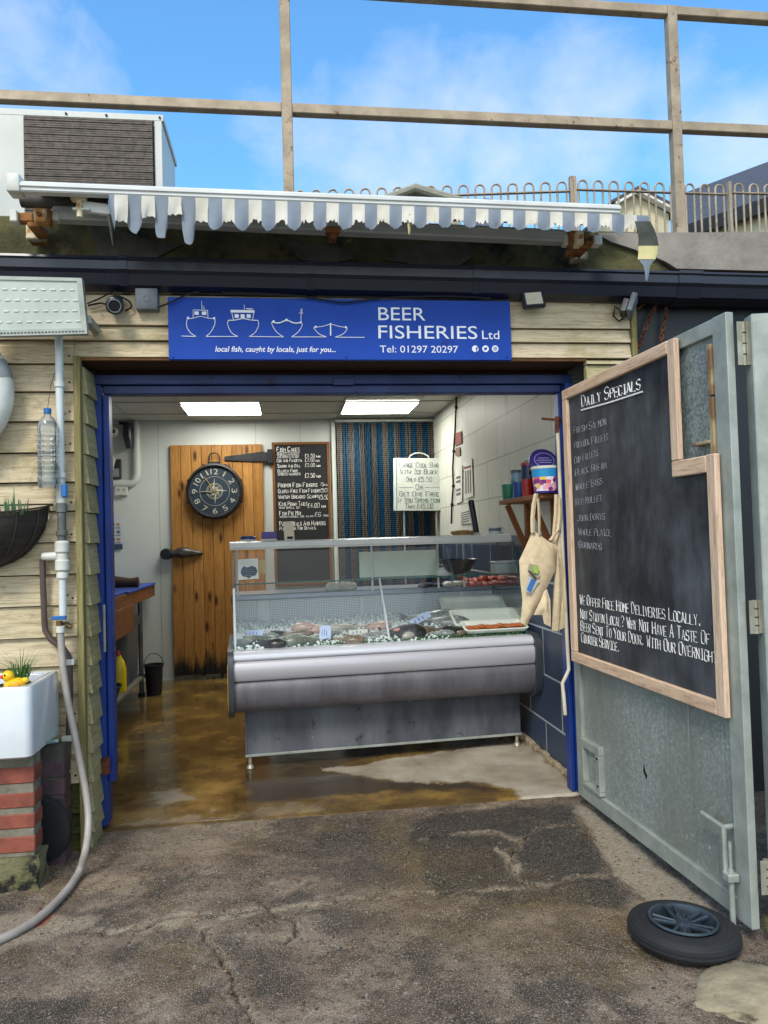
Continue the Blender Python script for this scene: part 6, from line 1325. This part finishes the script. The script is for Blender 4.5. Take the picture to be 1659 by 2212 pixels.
# ice bed
icem = M('crushed_ice', 'f0f4f4', 'dde5e6', .25, scale=40, bump=.8, bs=90, bd=.01)
g = G(); rows = []
for j in range(16):
    rows.append([C(.01+(CL-.02)*i/70, .10+.66*j/15, .785+.11*(j/15)+.02*(float(fbm(np.array([i*.21]), np.array([j*.27]), 1., 5)[0])-.5)*2) for i in range(71)])
g.sheet(rows); o = build('ice_bed', g, icem, ct); o['kind'] = 'stuff'
g = G()
for i in range(2600):
    u, d = random.uniform(.01, CL-.01), random.uniform(.10, .74)
    if u > 1.45 and random.random() < .8: continue
    bm = bmesh.new(); bmesh.ops.create_icosphere(bm, subdivisions=1, radius=random.uniform(.005, .013))
    for v in bm.verts: v.co *= random.uniform(.7, 1.25)
    g.bm(bm, Matrix.Translation(C(u, d, .789+.167*(d-.1)+random.uniform(-.004, .022))), 0)
o = build('ice_chunks', g, icem, ct); o['kind'] = 'stuff'
# stickers on the glass
gnm = (CU.cross(C(0, *fb)-C(0, *fa))).normalized(); gnm = gnm if gnm.y < 0 else -gnm; gp0 = C(0, *fa)
def AGL(x, y, off=.003): return APL(x, y, gp0+gnm*off, gnm)
st_ = build('glass_sticker', G().poly([AGL(x, y) for x, y in ((514, 1209), (557, 1206), (559, 1250), (515, 1253))], gnm*.001), whitepl, ct)
g = G(); g.poly([AGL(x, y, .0045) for x, y in ((521, 1230), (526, 1223), (535, 1226), (544, 1222), (553, 1226), (556, 1234), (552, 1243), (543, 1245), (538, 1250), (531, 1246), (524, 1245), (520, 1238))], gnm*.0008); build('emblem', g, M('emblem_teal', '3c5f70', '2f4a5c', .5), st_)
g = G()
for k, (a, b) in enumerate(((526, 548), (523, 552), (525, 553), (529, 548))): p_, q_ = AGL(a, 1230+k*4.5, .0058), AGL(b, 1229.4+k*4.5, .0058); g.beam(p_, q_, .006, .001, up=UX, mi=k % 2)
build('emblem_line', g, [M('emblem_pink', 'c98a96', 'b87986', .5), whitepl], st_)
g = G()
for k, w_ in enumerate((30, 26, 18)): g.beam(AGL(518, 1213+k*3.6, .0045), AGL(518+w_, 1212.5+k*3.6, .0045), .004, .0008, up=UX)
build('print', g, M('pale_teal_print', '8fb5b5', '80a6a6', .5), st_)
one('tan_card', G().poly([C(.20, .3, 0)*0+AY(x, y, 5.16) for x, y in ((556, 1210), (573, 1209), (574, 1239), (558, 1240))], (0, .004, 0)), M('tan_card', 'c8ab74', 'b79a64', .7), 'small tan card behind the white sticker on the counter glass', 'card')
# fish on the ice
def fishmat(n, a, b, c): return M(n, a, b, .28, scale=9, st=(1, 1, 1), lo=.4, hi=.6, spot=[(c, 16., .60)], bump=.2, bs=80)
fm_ = dict(silver=fishmat('silver_fish', 'a5a9a6', '757b79', 'd0d4d0'), dark=fishmat('dark_fish', '454344', '262527', '8a847e'), olive=fishmat('olive_fish', '747a68', '4a5044', 'a8ad9c'), pink=fishmat('pink_fish', 'cdb2a7', 'b5938a', 'e2d3c9'), brown=fishmat('brown_fish', '94836f', '625548', 'bbad98'), pale=fishmat('pale_fish', 'b5afa5', '8f8a82', 'd8d4cb'))
eyem = M('fish_eye', '121214', '0c0c0e', .1)
_dn = CU.cross(CD+V((0, 0, .167))).normalized()
def DK(x, y):
    p = APL(x, y, C(0, .1, .797), _dn); d = (p-O).dot(CD); p += CD*(min(max(d, .15), .7)-d); p.z = .797+.167*((p-O).dot(CD)-.1); return p
def fish(x, y, L, yaw, mk_, lab, fat=.28, roll=None, z=.835, flat=.85, dz=.012):
    roll = random.uniform(-38, -12) if roll is None else roll; p = DK(x, y); p.z += .012+dz*.4+(z-.835)*.12
    Mx = Matrix.Translation(p) @ Matrix.Rotation(R(yaw), 4, 'Z') @ Matrix.Rotation(R(roll), 4, 'X') ; t = thing('whole_fish', lab, 'fish', p)
    prof_ = [(0, .0), (.03, .30), (.10, .62), (.22, .92), (.36, 1.), (.52, .88), (.68, .62), (.82, .34), (.90, .20), (.935, .19), (.95, .26)]
    g = G(); vs = []; n = 14
    for s, r in prof_:
        bend = .06*math.sin(s*3.1)*L
        for k in range(n): a = 2*math.pi*k/n; vs.append(Mx @ V((-L/2+s*L, bend+math.cos(a)*r*L*fat/2*1.15, math.sin(a)*r*L*fat/2*flat*1.1)))
    m_ = len(prof_); g.raw(vs, [(i*n+k, i*n+(k+1) % n, (i+1)*n+(k+1) % n, (i+1)*n+k) for i in range(m_-1) for k in range(n)]+[tuple((m_-1)*n+k for k in range(n))], 0, True); build('body', g, fm_[mk_], t, 60)
    b_ = .06*math.sin(.95*3.1)*L; w_ = L*fat*.6
    build('tail', G().poly([Mx @ V(q) for q in ((L*.43, b_-.012, 0), (L*.56, b_-w_*.75, .004), (L*.52, b_, .004), (L*.56, b_+w_*.75, .004), (L*.43, b_+.012, 0))], (0, 0, .003)), fm_[mk_], t)
    build('fin', G().poly([Mx @ V(q) for q in ((-L*.2, L*fat*.5, 0), (-L*.08, L*fat*.78, .003), (L*.12, L*fat*.66, .003), (L*.2, L*fat*.40, 0))], (0, 0, .003)), fm_[mk_], t)
    g = G()
    for s in (1,): g.ball(Mx @ V((-L*.40, L*fat*.13, L*fat*.36*flat)), L*.017, 8, 6)
    build('eye', g, eyem, t); return t
fish(562, 1386, 0.254, 12, 'olive', 'olive green fish at the far left front of the ice'); fish(583, 1398, 0.245, 155, 'dark', 'dark fish behind the left front edge of the ice', .34)
fish(604, 1374, 0.236, 20, 'dark', 'small dark fish lying at the left rear of the ice', .24, z=.85); fish(640, 1374, 0.245, 168, 'brown', 'brown fish in the left half between the pink ones', .26, z=.85)
fish(668, 1362, 0.265, -14, 'pink', 'pink beige fish at the rear left of the ice', .34, z=.86); fish(700, 1366, 0.227, 38, 'pink', 'curved pink fish behind the upright blue price tag', .34, z=.86)
fish(655, 1392, 0.301, 8, 'olive', 'mottled olive fish in front left of the blue price tag', .36); fish(620, 1398, 0.207, 24, 'silver', 'silver fish lying between two olive fish at the front', .26)
fish(752, 1388, 0.245, 160, 'brown', 'brown fish at the front just right of the blue price tag', .30); fish(785, 1386, 0.207, 12, 'silver', 'silver fish at the front left of the centre post', .30)
fish(752, 1362, 0.283, 6, 'pale', 'pale fish lying along the rear left of the centre post', .26, z=.86); fish(812, 1358, 0.227, 164, 'pink', 'pink fish at the rear just left of the centre post', .34, z=.86)
fish(872, 1372, 0.321, 165, 'dark', 'large black fish with a pink mouth right of the centre post', .46); fish(898, 1378, 0.207, 20, 'pale', 'pale belly up fish beside the large black fish', .34)
fish(926, 1368, 0.245, 25, 'brown', 'mottled fish in front of the tilted blue price tag', .38); fish(940, 1340, 0.471, 170, 'silver', 'long grey fish lying at the rear beside the white trays', .30, z=.885, dz=.02)
fish(958, 1348, 0.377, 165, 'silver', 'grey fish overlapping the long grey fish beside the trays', .26, z=.875, dz=.02); fish(975, 1366, 0.236, 18, 'dark', 'dark striped fish at the front left of the white trays', .34)
fish(1006, 1372, 0.151, 40, 'brown', 'small fish with an orange side next to the front tray', .34)
for x, y, L, yw, k in ((532, 1392, .2, 30, 'silver'), (575, 1378, .2, 150, 'silver'), (622, 1382, .2, 200, 'silver'), (640, 1390, .18, 15, 'silver'), (690, 1380, .2, 165, 'silver'), (725, 1372, .2, 20, 'silver'), (770, 1372, .2, 190, 'silver'), (800, 1378, .18, 30, 'silver'), (820, 1372, .18, 140, 'silver'), (905, 1362, .2, 15, 'silver'), (955, 1372, .18, 160, 'silver')):
    fish(x, y, L, yw, k, 'small silver fish lying half sunk in the crushed ice', .3)['group'] = 'small silver fish in the ice'
g = G(); c = DK(868, 1372)+V((0, 0, .03)); g.ball(c+V((-.03, -.03, .01)), (.035, .022, .014)); one('fish_steak', g, M('pink_flesh', 'c98d84', 'b0726b', .35), 'pink piece of flesh on the large black fish', 'fish steak')
# trays
def tray(xy, lab, z=.84, w=.52, dp=.24, tilt=8, h=.04):
    c = DK(*xy)+V((0, .03, .03)); Mx = Matrix.Translation(c) @ Matrix.Rotation(R(2), 4, 'Z') @ Matrix.Rotation(R(tilt), 4, 'X'); P = rr_(-w/2, w/2, -dp/2, dp/2, .03); I_ = rr_(-w/2+.018, w/2-.018, -dp/2+.018, dp/2-.018, .025); n = len(P)
    L = [(rr_(-w/2+.02, w/2-.02, -dp/2+.02, dp/2-.02, .02), 0), (P, h), (I_, h), (rr_(-w/2+.035, w/2-.035, -dp/2+.035, dp/2-.035, .02), .008)]
    g = G(); g.raw([Mx @ V((a, b, zz)) for p_, zz in L for a, b in p_], [(i*n+k, i*n+(k+1) % n, (i+1)*n+(k+1) % n, (i+1)*n+k) for i in range(3) for k in range(n)]+[tuple(range(n))[::-1], tuple(range(3*n, 4*n))], 0, True)
    return one('white_tray', g, M('tray_white', 'eef0e6', 'e4e8dc', .3), lab, 'tray', 'white trays at the right of the ice', 40), Mx
tray((1026, 1331), 'white plastic tray at the back, leaning on the rear panel', .90, .50, .30, 34, .035); tray((1050, 1352), 'empty white plastic tray in the middle of the three', .86, .50, .22, 26); tr, Mt = tray((1074, 1372), 'white plastic tray at the front holding orange fish fillets', .815, .46, .17, 18, .03)
org = M('orange_fillet', 'c0692f', 'a5521f', .35, scale=14, st=(1, 5, 5), spot=[('d89a62', 14., .62)])
g = G()
for k in range(9): g.ball(Mt @ V((-.18+k*.045, random.uniform(-.02, .0), .022)), (.034, .06, .016), 10, 6)
one('fish_fillets', g, org, 'row of orange fish fillets in the front white tray', 'fillets')
def tag_(x, y, w, h, lab, z=.86, lean=-25, yaw=0, rl=0, m=None):
    c = DK(x, y)+V((0, 0, .022+max(0, z-.84)*.5)); Mx = Matrix.Translation(c) @ Matrix.Rotation(R(yaw), 4, 'Z') @ Matrix.Rotation(R(rl), 4, 'Y') @ Matrix.Rotation(R(lean), 4, 'X'); g = G(); g.box((-w/2, -.001, 0), (w/2, .001, h), 0, 0, Mx); t = one('price_tag', g, m or M('tag_pale_blue', 'b9c8e6', 'aab9da', .5), lab, 'price tag')
    g = G()
    for k in range(3): g.box((-w*.3+k*w*.2, -.002, h*.25), (-w*.3+k*w*.2+w*.05, -.0012, h*(.65+.1*(k % 2))), 0, 0, Mx)
    build('marking', g, M('tag_ink', '4f6cb0', '3f5a9a', .6), t)
tag_(705, 1396, .075, .09, 'upright pale blue price tag in the middle left of the ice', .825, -12, 0, 4); tag_(550, 1382, .11, .05, 'low pale blue price tag at the far left of the ice', .84, -40); tag_(775, 1378, .13, .05, 'white price tag lying left of the centre post', .835, -55, 0, 0, whitepl); tag_(912, 1356, .16, .05, 'tilted pale blue price tag on the grey fish right of the centre post', .885, -35, 10, -24)
g = G(); pars = M('green_garnish', '3f6a35', '28482a', .6, rnd=1, scale=20)
for i in range(420):
    u = random.uniform(.02, 1.97); 
    if random.random() > (.45 if u < 1.0 else 1): continue
    c = C(u, .115+random.uniform(-.012, .03), .796+random.uniform(0, .014)); bm = bmesh.new(); bmesh.ops.create_icosphere(bm, subdivisions=1, radius=random.uniform(.006, .011)); g.bm(bm, Matrix.Translation(c), 0)
o = build('garnish_strip', g, pars); o['kind'] = 'stuff'
# ---- things on the glass shelf and the worktop
SZ = 1.199
def on(x, Y): return AY(x, 1220, Y).x
ys_ = 5.42
c = V((on(990, ys_), ys_, SZ)); g = G(); g.lathe([(0, .005), (.05, .006), (.09, .03), (.135, .11), (.142, .115), (.13, .108), (.085, .038), (.0, .014)], Matrix.Translation(c), 30); bw_ = one('weighing_bowl', g, M('dark_metal_bowl', '3c3a3a', '262527', .3, .4), 'dark metal bowl standing on the glass shelf inside the counter', 'bowl')
a, b = on(1066, ys_), on(1119, ys_); g = G(); g.box((a, 5.36, SZ), (b, 5.50, SZ+.075), .01, seg=2); bx_ = one('food_container', g, M('cloudy_plastic', 'a9b0ae', '8e9694', .3), 'cloudy plastic food container on the glass shelf at right', 'container'); g = G(); g.box((a-.006, 5.354, SZ+.0755), (b+.006, 5.506, SZ+.09), .004); build('lid', g, M('container_lid', 'b9bfc0', 'a8aeaf', .25), bx_)
a, b = on(776, 5.5), on(944, 5.5); one('reflection_sheet', G().box((a, 5.49, SZ), (b, 5.50, AY(860, 1190, 5.5).z), .002), M('pale_reflection', 'c6d2c2', 'b9c6b5', .4), 'pale sheet standing in for a reflection above the glass shelf in front of the curtain', 'board')  # flat pale sheet stands in for a reflection in the counter glass
g = G(); c = V((on(958, 5.48), 5.46, SZ)); g.ball(c+V((0, 0, .02)), (.07, .03, .04)); one('crumpled_paper', g, M('white_tissue', 'd8d8d2', 'c4c4be', .9, scale=16, bump=1.), 'crumpled white paper on the glass shelf beside the dark bowl', 'paper')
WZ = 1.10; wy = 5.72
def lumpy(x0, x1, n, m, lab, nm, cat, r=.035, Y=wy):
    g = G(); a, b = AY(x0, 1250, Y).x, AY(x1, 1250, Y).x
    for k in range(n):
        t_ = (k+.5)/n; g.ball((a+(b-a)*t_, Y+random.uniform(-.04, .04), WZ+r*random.uniform(.5, .8)), (abs(b-a)/n*random.uniform(.7, 1.1), random.uniform(.05, .08), r*random.uniform(.75, 1.2)), 12, 8, f=lambda v: 1+.12*math.sin(v.x*7+v.y*5)*math.sin(v.z*6))
    return one(nm, g, m, lab, cat)
orb = M('orange_net_bag', 'e8552f', 'd04424', .5, scale=12, bump=.8)
lumpy(1004, 1046, 5, orb, 'crumpled orange bag on the worktop behind the centre of the counter', 'orange_bag', 'bag'); lumpy(1040, 1135, 8, orb, 'long heap of orange bags on the worktop at the right of the counter', 'orange_bag', 'bag', .04, 5.80)
lumpy(1000, 1090, 7, M('pink_bag', 'd07a78', 'bb6664', .6, scale=12), 'pink bag edge showing beneath the orange bags', 'pink_bag', 'bag', .018, 5.66); lumpy(960, 1000, 2, whitepl, 'small white packet on the worktop left of the orange bags', 'white_packet', 'packet', .02)
lumpy(905, 950, 3, M('dark_violet_cloth', '4a4764', '38364e', .8), 'dark violet cloth on the worktop behind the centre post', 'folded_cloth', 'cloth', .018); g = G(); g.ball(on(1008, 5.6)*X1+V((0, 5.6, SZ+.0)), .001); 
lumpy(708, 764, 4, M('white_cloth', 'd2d2cc', 'bcbcb6', .9, scale=12, bump=.8), 'white crumpled cloth on the worktop left of the curtain', 'crumpled_cloth', 'cloth', .035)
g = G(); g.ball((on(1012, 5.40), 5.62, WZ+.075), (.035, .03, .02)); one('orange_peel', g, orb, 'small piece of orange bag standing above the others', 'orange_bag' if 0 else 'bag')
# ---- on top of the counter
TZ_ = 1.4835; ty_ = 5.22
def tx(x, Y=ty_): return AY(x, 1160, Y).x
a, b = tx(518), tx(554); c = V(((a+b)/2, ty_, TZ_)); r_ = (b-a)/2; t = thing('soap_dish', 'small white dish with a blue lid on the left end of the counter top', 'dish', c); build('base', G().lathe([(0, 0), (r_*.9, 0), (r_, .02), (0, .02)], Matrix.Translation(c), 24), whitepl, t); build('lid', G().lathe([(r_*.96, .021), (r_*.96, .034), (r_*.8, .042), (0, .044)], Matrix.Translation(c), 24), M('dish_blue', '1c3f8f', '16337a', .35), t)
a, b = tx(565), tx(598); z1_ = AY(580, 1149, ty_).z; g = G(); g.box((a, ty_-.05, TZ_), (b, ty_+.05, TZ_+.02), .003, 1); g.box((a, ty_-.05, TZ_+.0205), (b, ty_+.05, z1_), .004, 0); one('glove_box', g, [M('violet_card', '5a4a9c', '4a3c86', .5, scale=6), whitepl], 'small violet and white box on the counter top left of the card stand', 'box')
P = [V((AY(x, y, 5.17).x, 5.17, AY(x, y, 5.17).z)) for x, y in ((612, 1127), (633, 1126), (637, 1172), (615, 1173))]; cs = one('card_stand', G().poly(P, (0, .03, 0)), M('ivory_card', 'dccfb4', 'd0c2a6', .6), 'tall cream card stand with a small black label on the counter rail', 'card stand')
build('black_label', G().poly([AY(x, y, 5.167) for x, y in ((620, 1159), (632.5, 1158.5), (633, 1164), (620.5, 1164.5))], (0, .002, 0)), black, cs); build('white_base', G().poly([AY(x, y, 5.167) for x, y in ((615, 1166), (636, 1165), (637, 1173), (615.5, 1174))], (0, .0025, 0)), whitepl, cs)
yy_ = 5.40; a, b = AY(976, 1140, yy_).x, AY(1021, 1140, yy_).x; c = V(((a+b)/2, yy_, TZ_)); r_ = (b-a)/2; g = G(); g.lathe([(0, 0), (r_*.9, .002), (r_, .018), (r_*.95, .034), (r_*.6, .042), (0, .044)], Matrix.Translation(c), 28)
for k in range(24): an = k*math.pi/12; g.ball(c+V((math.cos(an)*r_*.97, math.sin(an)*r_*.97, .028)), (.012, .012, .011), 6, 5)
one('woven_mat', g, M('woven_straw', 'b08a5c', '8b683f', .9, scale=30, bump=.8), 'round woven straw pot on the right of the counter top', 'pot')
a = AY(1029, 1143, 5.42); b = AY(1017, 1080, 5.42); t = thing('thermometer_probe', 'black and silver cylinder leaning up from the right of the counter top', 'probe', V((a.x, 5.42, TZ_))); build('body', G().cyl(V((a.x, 5.42, TZ_+.02)), b, .022, n=18, bev=.005), blackpl, t); d_ = (b-V((a.x, 5.42, TZ_+.02))); build('silver_band', G().box((-.006, -.026, .03), (.006, -.018, .2), .001, 0, Matrix.Translation(V((a.x, 5.42, TZ_+.02))) @ d_.to_track_quat('Z', 'Y').to_matrix().to_4x4()), alb, t); build('base', G().cyl(V((a.x, 5.42, TZ_)), V((a.x, 5.42, TZ_+.022)), .03, n=18), whitepl, t)
a, b = AY(1056, 1140, 5.38).x, AY(1082, 1140, 5.38).x; c = V(((a+b)/2, 5.38, TZ_)); r_ = (b-a)/2; t = thing('mug', 'white mug with a grey printed band on the right of the counter top', 'mug', c); build('body', G().lathe([(0, 0), (r_*.95, 0), (r_, .006), (r_, .062), (r_-.004, .062), (r_-.005, .008), (0, .008)], Matrix.Translation(c), 26), ceram, t); build('handle', G().tube([c+V((r_-.004, 0, .05)), c+V((r_+.02, 0, .052)), c+V((r_+.024, 0, .03)), c+V((r_+.012, 0, .014)), c+V((r_-.004, 0, .014))], .005, 8), ceram, t); build('printed_band', G().lathe([(r_+.0008, .03), (r_+.0008, .05)], Matrix.Translation(c), 26), grey_box, t)
# ================================================================ light
w = bpy.data.worlds.new('World'); SC.world = w; w.use_nodes = True; w.node_tree.nodes.clear(); t = NT(w.node_tree)
SUN_EL, SUN_AZ = R(46), R(205)                   # high sun behind thin cloud, behind the camera to the left
sky = t.n('ShaderNodeTexSky', sky_type='NISHITA', sun_disc=False, sun_elevation=SUN_EL, sun_rotation=SUN_AZ, air_density=1.0, dust_density=.4, ozone_density=2.2)
dirv = t.n('ShaderNodeTexCoord').outputs['Generated']
base = t.mix(1., sky.outputs[0], (1.2, 2.0, 2.3), 'MULTIPLY')
def blob(x, y, k, st_=1.):
    d = ray(x, y).normalized(); dt = t.n('ShaderNodeVectorMath', {0: dirv, 1: tuple(d)}, operation='DOT_PRODUCT').outputs['Value']
    return t.m('MULTIPLY', t.ramp(t.m('MULTIPLY', t.m('SUBTRACT', 1., dt), 1/k), [(0., 1.), (1., 0.)]), st_)
acc = None
for x, y, k, s_ in ((90, 150, .008, .68), (-60, 240, .012, .8), (690, 300, .010, .8), (560, 230, .003, .7), (860, 330, .016, 1.), (1050, 330, .012, .8), (1250, 240, .008, .8), (1480, 240, .006, .6), (1620, 320, .008, .9), (400, 360, .004, .4), (480, 20, .003, .35)):
    b_ = blob(x, y, k, s_); acc = b_ if acc is None else t.m('MAXIMUM', acc, b_)
mp = t.n('ShaderNodeMapping', {0: dirv, 3: (1., 1., 1.5)}).outputs[0]
n1 = t.noise(mp, 3.2, 9, .58, .5); n2 = t.noise(mp, 8., 8, .6, .3)
cl = t.m('ADD', t.m('MULTIPLY_ADD', n1, .75, -.42), t.m('ADD', t.m('MULTIPLY', acc, .52), t.m('MULTIPLY_ADD', n2, .5, -.25)))
# unseen brighter cloud added to the sky behind the camera to light the facade
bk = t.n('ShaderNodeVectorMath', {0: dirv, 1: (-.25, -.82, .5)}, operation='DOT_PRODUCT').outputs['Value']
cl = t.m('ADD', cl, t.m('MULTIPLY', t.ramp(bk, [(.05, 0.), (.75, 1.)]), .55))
cm = t.ramp(cl, [(.16, 0.), (.54, 1.)])
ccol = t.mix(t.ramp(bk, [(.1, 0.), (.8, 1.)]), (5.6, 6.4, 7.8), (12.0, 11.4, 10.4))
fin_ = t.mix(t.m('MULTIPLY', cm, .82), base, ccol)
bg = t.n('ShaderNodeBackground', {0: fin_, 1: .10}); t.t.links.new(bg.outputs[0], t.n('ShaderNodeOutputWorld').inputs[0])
sl_ = bpy.data.lights.new('sun', 'SUN'); sl_.energy = 1.8; sl_.angle = R(16); sl_.color = (1, .95, .88); so_ = bpy.data.objects.new('sun', sl_); COL.objects.link(so_)
sd = V((math.sin(SUN_AZ)*math.cos(SUN_EL), math.cos(SUN_AZ)*math.cos(SUN_EL), math.sin(SUN_EL))); so_.rotation_euler = sd.to_track_quat('Z', 'Y').to_euler(); so_.location = sd*30
SC.view_settings.view_transform = 'Standard'; SC.view_settings.look = 'None'; SC.view_settings.exposure = .55; SC.view_settings.gamma = 1; SC.view_settings.use_curve_mapping = False
SC.render.engine = 'CYCLES'; SC.cycles.max_bounces = 8; SC.cycles.transparent_max_bounces = 16; SC.cycles.use_denoising = True
